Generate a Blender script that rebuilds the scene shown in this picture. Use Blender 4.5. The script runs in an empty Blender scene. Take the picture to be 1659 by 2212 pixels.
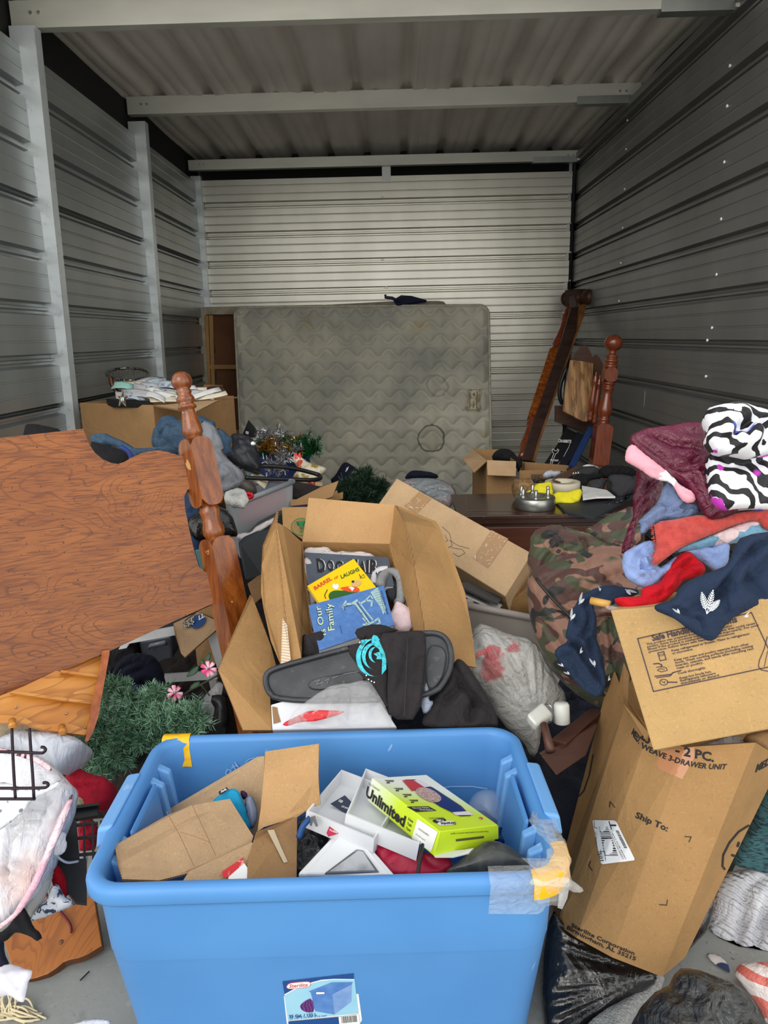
import bpy, bmesh, math, random
import numpy as np
from mathutils import Vector, Matrix, geometry
random.seed(7)
# ---------------------------------------------------------------- camera, sky, sun, exposure
F = 1545.0                                     # focal length in pixels of the 1659x2212 frame
_pi, _ya, _ro = [math.radians(a) for a in (13.75, -1.2, -1.2)]
CO = Vector((0, 0, 1.37))
FW = Vector((math.sin(_ya)*math.cos(_pi), math.cos(_ya)*math.cos(_pi), -math.sin(_pi)))
RT = Vector((math.cos(_ya), -math.sin(_ya), 0)); UP = RT.cross(FW)
RT, UP = math.cos(_ro)*RT + math.sin(_ro)*UP, math.cos(_ro)*UP - math.sin(_ro)*RT
col = bpy.context.scene.collection
cam = bpy.data.cameras.new('camera'); cam.sensor_fit = 'VERTICAL'; cam.sensor_height = 36
cam.lens = F/2212*36; cam.clip_start = .02
camo = bpy.data.objects.new('camera', cam); col.objects.link(camo)
camo.matrix_world = Matrix(((RT.x, UP.x, -FW.x, 0), (RT.y, UP.y, -FW.y, 0), (RT.z, UP.z, -FW.z, 1.37), (0, 0, 0, 1)))
sc = bpy.context.scene; sc.camera = camo
sc.view_settings.view_transform = 'Standard'; sc.view_settings.look = 'None'
sc.view_settings.gamma = 1; sc.view_settings.use_curve_mapping = False
sc.view_settings.exposure = 0.0
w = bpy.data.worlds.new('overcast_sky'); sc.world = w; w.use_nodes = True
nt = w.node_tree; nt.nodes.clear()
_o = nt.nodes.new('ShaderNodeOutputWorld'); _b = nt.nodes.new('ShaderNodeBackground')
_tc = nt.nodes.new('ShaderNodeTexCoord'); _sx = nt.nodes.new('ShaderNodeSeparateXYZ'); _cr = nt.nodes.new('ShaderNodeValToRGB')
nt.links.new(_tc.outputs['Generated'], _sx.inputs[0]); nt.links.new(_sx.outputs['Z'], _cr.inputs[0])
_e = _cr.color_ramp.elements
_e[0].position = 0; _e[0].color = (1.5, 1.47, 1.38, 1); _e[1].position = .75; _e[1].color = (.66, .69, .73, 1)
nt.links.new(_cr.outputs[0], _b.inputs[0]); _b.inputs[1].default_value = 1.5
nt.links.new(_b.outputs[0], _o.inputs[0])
_s = bpy.data.lights.new('sun', 'SUN'); _s.energy = 1.2; _s.angle = math.radians(40); _s.color = (1, .96, .88)
_so = bpy.data.objects.new('sun', _s); col.objects.link(_so); _so.location = (-3, -3, 6)
_so.rotation_euler = Vector((-.3, -.78, .55)).to_track_quat('Z', 'Y').to_euler()
# ---------------------------------------------------------------- helpers
def ray(px, py): return (px-829.5)/F*RT - (py-1106)/F*UP + FW
def at(px, py, Y):
    d = ray(px, py); return CO + d*(Y/d.y)
def atz(px, py, z):
    d = ray(px, py); return CO + d*((z-1.37)/d.z)
def atx(px, py, X):
    d = ray(px, py); return CO + d*(X/d.x)
class PL:
    """a real plane in the place: through a point at distance Y, with a normal"""
    def __init__(s, px, py, Y, n=(0, -.8, .6), P=None):
        s.o = P if P is not None else at(px, py, Y); s.n = Vector(n).normalized()
        a = s.hit(px, py); s.u = (s.hit(px+10, py)-a)
        s.u.normalize(); s.v = s.n.cross(s.u)
    def hit(s, px, py):
        d = ray(px, py); return CO + d*((s.o-CO).dot(s.n)/d.dot(s.n))
    def uv(s, px, py):
        q = s.hit(px, py)-s.o; return (q.dot(s.u), q.dot(s.v))
    def w(s, a, b, h=0): return s.o + s.u*a + s.v*b + s.n*h
class WPL:
    """level plane given directly in metres"""
    def __init__(s, z=0): s.o = Vector((0, 0, z)); s.u = Vector((1, 0, 0)); s.v = Vector((0, 1, 0)); s.n = Vector((0, 0, 1))
    def uv(s, x, y): return (x, y)
    def w(s, a, b, h=0): return s.o+Vector((a, b, h))
def P3(a, b, c):
    A, B, C = at(*a), at(*b), at(*c); n = (B-A).cross(C-A).normalized()
    if n.dot(CO-A) < 0: n = -n
    return PL(a[0], a[1], 0, n, P=A)
def lin(c):
    return tuple(((v/255)/12.92 if v/255 <= .04045 else ((v/255+.055)/1.055)**2.4) for v in c)
def tag(o, label=None, cat=None, group=None, kind=None):
    if label: o['label'] = label
    if cat: o['category'] = cat
    if group: o['group'] = group
    if kind: o['kind'] = kind
    return o
WL = {}
def link(name, verts, faces, mats, parent=None, smooth=True, mi=None, T=None):
    """one mesh object; T = (label, category[, group]) on top-level things"""
    V = np.array([tuple(v) for v in verts], dtype=float) if not isinstance(verts, np.ndarray) else verts.astype(float)
    me = bpy.data.meshes.new(name)
    if parent is None:
        loc = Vector((float(V[:, 0].mean()), float(V[:, 1].mean()), float(V[:, 2].min())))
    else: loc = WL[parent.name]
    me.from_pydata((V-np.array(loc)).tolist(), [], [tuple(int(i) for i in f) for f in faces])
    for m in (mats if isinstance(mats, (list, tuple)) else [mats]): me.materials.append(m)
    if mi is not None: me.polygons.foreach_set('material_index', mi)
    me.polygons.foreach_set('use_smooth', [bool(smooth)]*len(me.polygons))
    me.update()
    o = bpy.data.objects.new(name, me); col.objects.link(o)
    if parent is None: o.location = loc
    else: o.parent = parent
    WL[o.name] = loc
    if T: tag(o, *T)
    return o
def thing(name, loc, T=None):
    o = bpy.data.objects.new(name, None); col.objects.link(o); o.location = Vector(loc); o.empty_display_size = .05
    WL[o.name] = Vector(loc)
    if T: tag(o, *T)
    return o
# numpy gradient noise
_rs = np.random.RandomState(3); _pm = _rs.permutation(256); _pm = np.concatenate([_pm, _pm, _pm])
_g = _rs.normal(size=(256, 3)); _g /= np.linalg.norm(_g, axis=1)[:, None]
def noise(p):
    p = np.asarray(p, float); i = np.floor(p).astype(int); f = p-i; i &= 255
    u = f*f*f*(f*(f*6-15)+10); r = 0
    for a in (0, 1):
        for b in (0, 1):
            for c in (0, 1):
                h = _pm[_pm[_pm[i[:, 0]+a]+i[:, 1]+b]+i[:, 2]+c]
                d = (_g[h]*(f-np.array([a, b, c]))).sum(1)
                wt = (u[:, 0] if a else 1-u[:, 0])*(u[:, 1] if b else 1-u[:, 1])*(u[:, 2] if c else 1-u[:, 2])
                r = r+d*wt
    return r*1.6
def fbm(p, o=3):
    s = 0; a = 1
    for k in range(o): s = s+a*noise(p*(2**k)+k*17.3); a *= .5
    return s
def folds(u, v, kind, amp, fr, ang=0, seed=0, c=None):
    ca, sa = math.cos(ang), math.sin(ang)
    a, b = u*ca+v*sa, -u*sa+v*ca; z = np.full_like(u, seed*7.77)
    if kind == 'cloth':       # bunched folds: rounded ridges between sharp valleys, two directions
        fr = fr*1.8; amp = amp*.8; N = lambda x, y, k: noise(np.stack([x, y, z+k], 1))
        w1 = N(a*fr*.45, b*fr*.45, 0); w2 = N(a*fr*.8, b*fr*.8, 7)
        h1 = np.abs(np.sin(np.pi*(b*fr*1.25+a*fr*.15+1.5*w1+.35*w2)))**.75
        a2, b2 = a*.55+b*.83, b*.55-a*.83; w3 = N(a2*fr*.7, b2*fr*.7, 11)
        h2 = np.abs(np.sin(np.pi*(b2*fr*2.3+1.7*w3)))**.8
        m1 = np.clip(.65+.9*N(a*fr*.4, b*fr*.4, 21), .15, 1.2); m2 = np.clip(.35+1.1*N(a*fr*.6, b*fr*.6, 27), 0, 1)
        return amp*1.9*(h1*m1+.5*h2*m2-.65)+amp*.12*N(a*fr*9, b*fr*9, 33)
    if kind == 'crumple':     # crisp ridges in all directions (plastic, paper)
        q = np.stack([a*fr, b*fr*1.0, z], 1); wv = noise(q*.6)[:, None]*.9
        r = 1-2.2*np.abs(noise(q*np.array([.7, 1.2, 1])+wv)); r2 = 1-2.2*np.abs(noise(q*2.2+wv+5)); r3 = 1-2.2*np.abs(noise(q*4.5+wv+9))
        return amp*1.4*(.6*r+.4*r2+.2*r3-.5)
    if kind == 'radial':      # pleats that run together in a knot at c
        th = np.arctan2(v-c[1], u-c[0]); rr = np.hypot(u-c[0], v-c[1])
        r = 1-2*np.abs(noise(np.stack([np.cos(th)*fr, np.sin(th)*fr, z+rr*2.5], 1)))
        r2 = 1-2*np.abs(noise(np.stack([np.cos(th)*fr*2.3, np.sin(th)*fr*2.3, z+rr*5], 1)))
        return amp*(.7*r+.4*r2-.4)*np.clip(rr/.12, .25, 1)
    return amp*fbm(np.stack([a*fr, b*fr, z], 1), 3)
def smooth_poly(pts, n):
    P = np.array(pts, float)
    for _ in range(n):
        Q = np.roll(P, -1, 0); P = np.stack([P*.75+Q*.25, P*.25+Q*.75], 1).reshape(-1, 2)
    return P
def tri_mesh(poly, sp):
    """even triangles inside a 2-d outline -> points, triangles, distance to the outline"""
    L = np.linalg.norm(np.roll(poly, -1, 0)-poly, axis=1); B = []
    for i in range(len(poly)):
        a, b = poly[i], poly[(i+1) % len(poly)]; k = max(1, int(round(L[i]/sp)))
        for j in range(k): B.append(a+(b-a)*j/k)
    B = np.array(B)
    keep = [0]
    for i in range(1, len(B)):
        if np.linalg.norm(B[i]-B[keep[-1]]) > sp*.35: keep.append(i)
    B = B[keep]; nb = len(B)
    lo, hi = B.min(0), B.max(0); xs = np.arange(lo[0], hi[0], sp); ys = np.arange(lo[1], hi[1], sp*.866)
    G = np.array([(x+(sp/2 if j % 2 else 0), y) for j, y in enumerate(ys) for x in xs])
    if len(G):
        G = G+np.random.RandomState(1).uniform(-.12, .12, G.shape)*sp
        B2 = np.roll(B, -1, 0); ins = np.zeros(len(G), bool)
        for a, b in zip(B, B2):
            cnd = (a[1] > G[:, 1]) != (b[1] > G[:, 1])
            if abs(b[1]-a[1]) > 1e-12: ins ^= cnd & (G[:, 0] < (b[0]-a[0])*(G[:, 1]-a[1])/(b[1]-a[1])+a[0])
        G = G[ins]
    D = seg_dist(G, B) if len(G) else np.zeros(0)
    if len(G): G = G[D > sp*.55]
    V = np.vstack([B, G]) if len(G) else B
    r = geometry.delaunay_2d_cdt([Vector(v) for v in V], [], [list(range(nb))], 1, 1e-7)
    V2 = np.array([tuple(v) for v in r[0]]); T = np.array([tuple(f) for f in r[2] if len(f) == 3], int)
    A = V2[T]; ar = (A[:, 1, 0]-A[:, 0, 0])*(A[:, 2, 1]-A[:, 0, 1])-(A[:, 2, 0]-A[:, 0, 0])*(A[:, 1, 1]-A[:, 0, 1])
    T[ar < 0] = T[ar < 0][:, ::-1]
    D = seg_dist(V2, B)
    return V2, T, D
def seg_dist(P, B):
    B2 = np.roll(B, -1, 0); best = np.full(len(P), 1e9)
    for s in range(0, len(B), 64):
        a = B[s:s+64]; d = B2[s:s+64]-a; q = P[:, None]-a[None]
        t = np.clip((q*d[None]).sum(2)/np.maximum((d*d).sum(1), 1e-14)[None], 0, 1)
        best = np.minimum(best, np.linalg.norm(q-t[:, :, None]*d[None], axis=2).min(1))
    return best
def blob(name, T, pts, pl, th, m, kind='cloth', amp=.01, fr=8, ang=0, R=None, back=None, sp=None, sm=1, parent=None, c=None, seed=None, dome=0, wav=0, mid=0, cr=()):
    """a soft body: outline on a plane, swollen in front (th) and behind (back), folded"""
    if kind == 'cloth' and th < .08: th *= .62; amp *= 1.2
    seed = seed if seed is not None else (sum(map(ord, name))+int(pts[0][0])) % 97
    poly = smooth_poly([pl.uv(*p) for p in pts], sm)
    if kind in ('cloth', 'crumple') and amp > .002:
        pn = np.stack([poly[:, 0]*fr*2.5, poly[:, 1]*fr*2.5, np.full(len(poly), seed*3.3)], 1); poly = poly+np.stack([noise(pn), noise(pn+31)], 1)*min(amp*.55, .008)
    ext = max(np.ptp(poly[:, 0]), np.ptp(poly[:, 1])); ar = .5*abs(np.sum(poly[:, 0]*np.roll(poly[:, 1], -1)-np.roll(poly[:, 0], -1)*poly[:, 1]))
    dist = (pl.o-CO).length
    if sp is None: sp = max(dist*4.6/F, math.sqrt(ar/9000))
    V, Tt, D = tri_mesh(poly, sp); R = R or min(th*1.4+.01, ext*.5); R = max(R, 1e-3)
    q = np.clip(D/R, 0, 1); prof = np.sqrt(np.maximum(0, 1-(1-q)**2))
    u, v = V[:, 0], V[:, 1]; cc = pl.uv(*c) if c else None
    H = folds(u, v, kind, amp, fr, ang, seed, cc)
    for ln in cr:             # drawn creases: (pixel polyline, depth, half width)
        L_ = [np.array(pl.uv(*p)) for p in ln[0]]; dd = np.full(len(V), 1e9); sg = np.zeros(len(V))
        for a_, b_ in zip(L_, L_[1:]):
            ab = b_-a_; t = np.clip(((V-a_)@ab)/max(ab@ab, 1e-12), 0, 1); q_ = V-a_-t[:, None]*ab; d_ = np.linalg.norm(q_, axis=1)
            s_ = np.sign(ab[0]*q_[:, 1]-ab[1]*q_[:, 0]); k_ = d_ < dd; dd = np.where(k_, d_, dd); sg = np.where(k_, s_, sg)
        wd = ln[2] if len(ln) > 2 else .012
        H = H-ln[1]*np.exp(-(dd/(wd*np.where(sg > 0, .35, 1.3)))**1.3)+ln[1]*.35*np.exp(-((dd-wd*1.6)/wd)**2)
    if dome: H = H+dome*np.sqrt(np.clip(D/max(D.max(), 1e-6), 0, 1))
    ew = np.clip(D/(R*.8), .12 if wav else 0, 1)
    M0 = (wav*folds(u, v, 'lump', 1, fr*.5, ang, seed+1) if wav else 0)+mid
    front = M0+th*prof+H*ew
    bk = M0-(back if back is not None else th)*prof
    if back is not None and back < .02: bk = bk+H*ew*.8
    bk = np.minimum(bk, front-1e-4)
    o, U_, V_, N_ = [np.array(x) for x in (pl.o, pl.u, pl.v, pl.n)]
    base = o+u[:, None]*U_+v[:, None]*V_
    A = base+front[:, None]*N_; Bk = base+bk[:, None]*N_
    bd = D < 1e-7; n = len(V)
    mp = np.arange(n)+n
    if not wav and not mid: 
        mp[bd] = np.where(bd)[0]
    faces = Tt.tolist()+[[int(mp[t[2]]), int(mp[t[1]]), int(mp[t[0]])] for t in Tt]
    if wav or mid:
        bi = np.where(bd)[0]; e = {}
        for t in Tt:
            for i in range(3): e[(t[i], t[(i+1) % 3])] = 1
        for (i, j) in list(e):
            if (j, i) not in e: faces.append([j, i, int(mp[i]), int(mp[j])])
    VV = np.vstack([A, Bk]); used = np.unique(np.array([i for f in faces for i in f]))
    re = -np.ones(len(VV), int); re[used] = np.arange(len(used))
    VV = VV[used]; VV[:, 2] = np.maximum(VV[:, 2], .002)
    return link(name, VV, [[re[i] for i in f] for f in faces], m, parent, True, None, T)
def newell(P):
    n = Vector((0, 0, 0))
    for i in range(len(P)):
        a, b = P[i], P[(i+1) % len(P)]; n += Vector(((a.y-b.y)*(a.z+b.z), (a.z-b.z)*(a.x+b.x), (a.x-b.x)*(a.y+b.y)))
    return n.normalized()
def board(name, P, th, m, parent=None, T=None, bend=0, sub=6, edge=None, noise_amp=0, smooth=False):
    """a flat piece with thickness: quad P (A,B,C,D world points, outline order), slightly bent; edge = material of its rim"""
    P = [Vector(p) for p in P]; n = newell(P)
    if n.dot(CO-P[0]) < 0: n = -n
    k = sub if (bend or noise_amp) else 1; V = []; 
    for s in (0, 1):
        for j in range(k+1):
            for i in range(k+1):
                a, b = i/k, j/k; p = (P[0]*(1-a)+P[1]*a)*(1-b)+(P[3]*(1-a)+P[2]*a)*b
                h = bend*math.sin(math.pi*a)*1.0 if bend else 0
                if noise_amp: h += noise_amp*float(noise(np.array([[p.x*9+3, p.y*9, p.z*9]]))[0])
                V.append(p+n*(h-s*th))
    N = (k+1)**2; f = []; mi = []
    for j in range(k):
        for i in range(k):
            q = [j*(k+1)+i, j*(k+1)+i+1, (j+1)*(k+1)+i+1, (j+1)*(k+1)+i]
            f += [q, [x+N for x in q[::-1]]]; mi += [0, 0]
    def strip(ids):
        for a, b in zip(ids, ids[1:]): f.append([b, a, a+N, b+N]); mi.append(1 if edge else 0)
    strip([i for i in range(k+1)]); strip([j*(k+1)+k for j in range(k+1)])
    strip([k*(k+1)+i for i in range(k, -1, -1)]); strip([j*(k+1) for j in range(k, -1, -1)])
    return link(name, V, f, [m, edge] if edge else m, parent, smooth or k > 1, mi, T)
def slab(name, P, th, m, parent=None, T=None, edge=None, flat=False, bev=0, dirn=None):
    """an n-gon outline (world points) extruded by th away from the viewer (or along dirn)"""
    P = [Vector(p) for p in P]; n = newell(P)
    if flat: c = sum(P, Vector())/len(P); P = [CO+(p-CO)*((c-CO).dot(n)/(p-CO).dot(n)) for p in P]
    if n.dot(CO-P[0]) < 0: P = P[::-1]; n = -n
    d = dirn if dirn is not None else -n*th; k = len(P)
    if bev:
        c = sum(P, Vector())/k
        Q = [p+(c-p).normalized()*bev for p in P]
        V = Q+[p-n*bev*.8 for p in P]+[p+d for p in P]
        f = [list(range(k))]+[[i, i+k, (i+1) % k+k, (i+1) % k] for i in range(k)]+[[i+k, i+2*k, (i+1) % k+2*k, (i+1) % k+k] for i in range(k)]+[[i+2*k for i in range(k)][::-1]]
        mi = [0]+[0]*k+[1 if edge else 0]*k+[0]
    else:
        V = P+[p+d for p in P]
        f = [list(range(k))]+[[i, i+k, (i+1) % k+k, (i+1) % k] for i in range(k)]+[[i+k for i in range(k)][::-1]]
        mi = [0]+[1 if edge else 0]*k+[0]
    return link(name, V, f, [m, edge] if edge else m, parent, False, mi, T)
def decal(name, pts, pl, m, parent, lift=.0008, T=None, sm=0):
    """flat print: outline in pixels on a plane that already exists in the scene"""
    Q = [pl.uv(*p) for p in pts]
    if sm: Q = smooth_poly(Q, sm)
    P = [pl.w(a, b, lift) for a, b in Q]
    r = geometry.delaunay_2d_cdt([Vector((a, b)) for a, b in Q], [], [list(range(len(Q)))], 1, 1e-9)
    P = [pl.w(v[0], v[1], lift) for v in r[0]]
    return link(name, P, [list(f) for f in r[2]], m, parent, False, None, T)
def merge_decals(name, polys, pl, m, parent, lift=.0009, sm=0):
    V = []; f = []
    for pts in polys:
        Q = [pl.uv(*p) for p in pts]
        if sm: Q = smooth_poly(Q, sm)
        r = geometry.delaunay_2d_cdt([Vector((a, b)) for a, b in Q], [], [list(range(len(Q)))], 1, 1e-9)
        k = len(V); V += [pl.w(v[0], v[1], lift) for v in r[0]]; f += [[i+k for i in t] for t in r[2]]
    return link(name, V, f, m, parent, False)
def stroke(pts, w_):
    """pixel polyline -> list of quads of width w_"""
    out = []
    for (a, b), (c, d) in zip(pts, pts[1:]):
        l = math.hypot(c-a, d-b) or 1; nx, ny = -(d-b)/l*w_/2, (c-a)/l*w_/2; ex, ey = (c-a)/l*w_*.25, (d-b)/l*w_*.25
        out.append([(a+nx-ex, b+ny-ey), (c+nx+ex, d+ny+ey), (c-nx+ex, d-ny+ey), (a-nx-ex, b-ny-ey)])
    return out
def text(body, pl, a, b, parent, m, h=None, bold=0, lift=.0009, name='lettering', shear=0, wmap=None):
    """lettering whose baseline runs from pixel a to pixel b; h = pixel of the top of the first letter (gives height)"""
    cu = bpy.data.curves.new('t', 'FONT'); cu.body = body; cu.size = 1; cu.offset = bold; cu.shear = shear; cu.resolution_u = 2
    to = bpy.data.objects.new('t', cu); col.objects.link(to)
    dg = bpy.context.evaluated_depsgraph_get(); me = bpy.data.meshes.new_from_object(to.evaluated_get(dg))
    bpy.data.objects.remove(to); bpy.data.curves.remove(cu)
    V = np.array([v.co[:2] for v in me.vertices]); x0, x1 = V[:, 0].min(), V[:, 0].max(); cap = .69
    A = np.array(pl.uv(*a)); B = np.array(pl.uv(*b)); X = B-A
    Yv = (np.array(pl.uv(*h))-A) if h else np.array([-X[1], X[0]])/(x1-x0)*cap
    f = [list(p.vertices) for p in me.polygons]; bpy.data.meshes.remove(me)
    P = [pl.w(*(A+X*(x-x0)/(x1-x0)+Yv*(y/cap)), lift) for x, y in V]
    return link(name, P, f, m, parent, False)
def tube(name, pts, r, m, parent=None, T=None, n=8, closed=False, rs=None, smooth_=True, sub=0):
    P = [Vector(p) for p in pts]
    if sub:
        Q = []
        for i in range(len(P)-1):
            p0, p1, p2, p3 = P[max(i-1, 0)], P[i], P[i+1], P[min(i+2, len(P)-1)]
            for k in range(sub):
                t = k/sub; Q.append(.5*((2*p1)+(p2-p0)*t+(2*p0-5*p1+4*p2-p3)*t*t+(3*p1-3*p2+p3-p0)*t*t*t))
        P = Q+[P[-1]]
    V = []; f = []; N = len(P); up = None
    for i, p in enumerate(P):
        t = ((P[(i+1) % N] if closed or i < N-1 else p)-(P[i-1] if closed or i > 0 else p)).normalized()
        if up is None: up = t.orthogonal().normalized()
        up = (up-t*up.dot(t)).normalized(); sd = t.cross(up); rr = rs[min(i*len(rs)//N, len(rs)-1)] if rs else r
        V += [p+(up*math.cos(a)+sd*math.sin(a))*rr for a in [2*math.pi*k/n for k in range(n)]]
    for i in range(N if closed else N-1):
        for k in range(n):
            j = (i+1) % N; f.append([i*n+k, i*n+(k+1) % n, j*n+(k+1) % n, j*n+k])
    if not closed: f += [list(range(n))[::-1], [(N-1)*n+k for k in range(n)]]
    if name is None: return V, f
    return link(name, V, f, m, parent, smooth_, None, T)
def tubes(name, lst, r, m, parent=None, T=None, n=6, sub=0, closed=False):
    V = []; f = []
    for pts in lst:
        v, g = tube(None, pts, r, m, n=n, sub=sub, closed=closed); k = len(V); V += v; f += [[i+k for i in x] for x in g]
    return link(name, V, f, m, parent, True, None, T)
def lathe(name, prof, A, B, m, parent=None, T=None, n=20, sq=None, smooth=True):
    """turned piece: prof = [(t along A->B in 0..1, radius)], sq(t) -> number of sides for squared stretches"""
    A, B = Vector(A), Vector(B); ax = (B-A).normalized(); u = ax.orthogonal().normalized(); v = ax.cross(u)
    V = []; f = []
    for t, r in prof:
        c = A+(B-A)*t; V += [c+(u*math.cos(a)+v*math.sin(a))*r for a in [2*math.pi*k/n for k in range(n)]]
    for i in range(len(prof)-1):
        for k in range(n): f.append([i*n+k, i*n+(k+1) % n, (i+1)*n+(k+1) % n, (i+1)*n+k])
    f += [list(range(n))[::-1], [(len(prof)-1)*n+k for k in range(n)]]
    return link(name, V, f, m, parent, smooth, None, T)
def prism(A, B, w1, d1, u, ch=0):
    """squared post between A and B: half width w1 along u, half depth d1; returns verts, faces"""
    A, B = Vector(A), Vector(B); ax = (B-A).normalized(); u = Vector(u); u = (u-ax*u.dot(ax)).normalized(); v = ax.cross(u)
    c = [(-w1, -d1), (w1, -d1), (w1, d1), (-w1, d1)]
    if ch:
        c = [(-w1+ch, -d1), (w1-ch, -d1), (w1, -d1+ch), (w1, d1-ch), (w1-ch, d1), (-w1+ch, d1), (-w1, d1-ch), (-w1, -d1+ch)]
    k = len(c); V = [p+u*a+v*b for p in (A, B) for a, b in c]
    return V, [list(range(k))[::-1], [i+k for i in range(k)]]+[[i, (i+1) % k, (i+1) % k+k, i+k] for i in range(k)]
def bar(name, A, B, w1, d1, m, parent=None, T=None, u=(1, 0, 0), ch=0):
    V, f = prism(A, B, w1, d1, u, ch); return link(name, V, f, m, parent, False, None, T)
def box_shell(name, R0, R1, th, m, edge, parent=None, T=None, bottom=True):
    """open carton: R0 bottom ring, R1 top ring (world points), walls th thick, open at the top"""
    k = len(R0); c0 = sum(R0, Vector())/k; c1 = sum(R1, Vector())/k
    def ins(R, c): return [p+(c-p).normalized()*th*1.3 for p in R]
    I0 = [p+(c1-c0).normalized()*th for p in ins(R0, c0)]; I1 = ins(R1, c1); V = list(R0)+list(R1)+I0+I1
    f = []; mi = []
    for i in range(k):
        j = (i+1) % k
        f += [[i, j, j+k, i+k], [i+2*k, i+3*k, j+3*k, j+2*k], [i+k, j+k, j+3*k, i+3*k]]; mi += [0, 0, 1]
    if bottom: f += [list(range(k))[::-1], [i+2*k for i in range(k)]]; mi += [0, 0]
    o = link(name, V, f, [m, edge], parent, False, mi, T)
    bm = bmesh.new(); bm.from_mesh(o.data); bmesh.ops.recalc_face_normals(bm, faces=bm.faces); bm.to_mesh(o.data); bm.free()
    return o
def fixn(o):
    bm = bmesh.new(); bm.from_mesh(o.data); bmesh.ops.recalc_face_normals(bm, faces=bm.faces); bm.to_mesh(o.data); bm.free(); return o
def solid(name, V, f, m, parent=None, T=None, bev=0, seg=2, smooth=False):
    o = link(name, V, f, m, parent, smooth, None, T)
    bm = bmesh.new(); bm.from_mesh(o.data); bmesh.ops.recalc_face_normals(bm, faces=bm.faces)
    if bev: bmesh.ops.bevel(bm, geom=list(bm.edges), offset=bev, segments=seg, affect='EDGES', profile=.5)
    bm.to_mesh(o.data); bm.free()
    if bev: o.data.polygons.foreach_set('use_smooth', [False]*len(o.data.polygons))
    return o
def hexa(name, top, down, m, parent=None, T=None, bev=0, seg=2):
    """six-sided box: four top points and a vector to its bottom"""
    V = [Vector(p) for p in top]+[Vector(p)+Vector(down) for p in top]
    return solid(name, V, [[0, 1, 2, 3], [7, 6, 5, 4], [0, 4, 5, 1], [1, 5, 6, 2], [2, 6, 7, 3], [3, 7, 4, 0]], m, parent, T, bev, seg)
def par4(A, B, C): return [Vector(A), Vector(B), Vector(C), Vector(A)+Vector(C)-Vector(B)]
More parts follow.
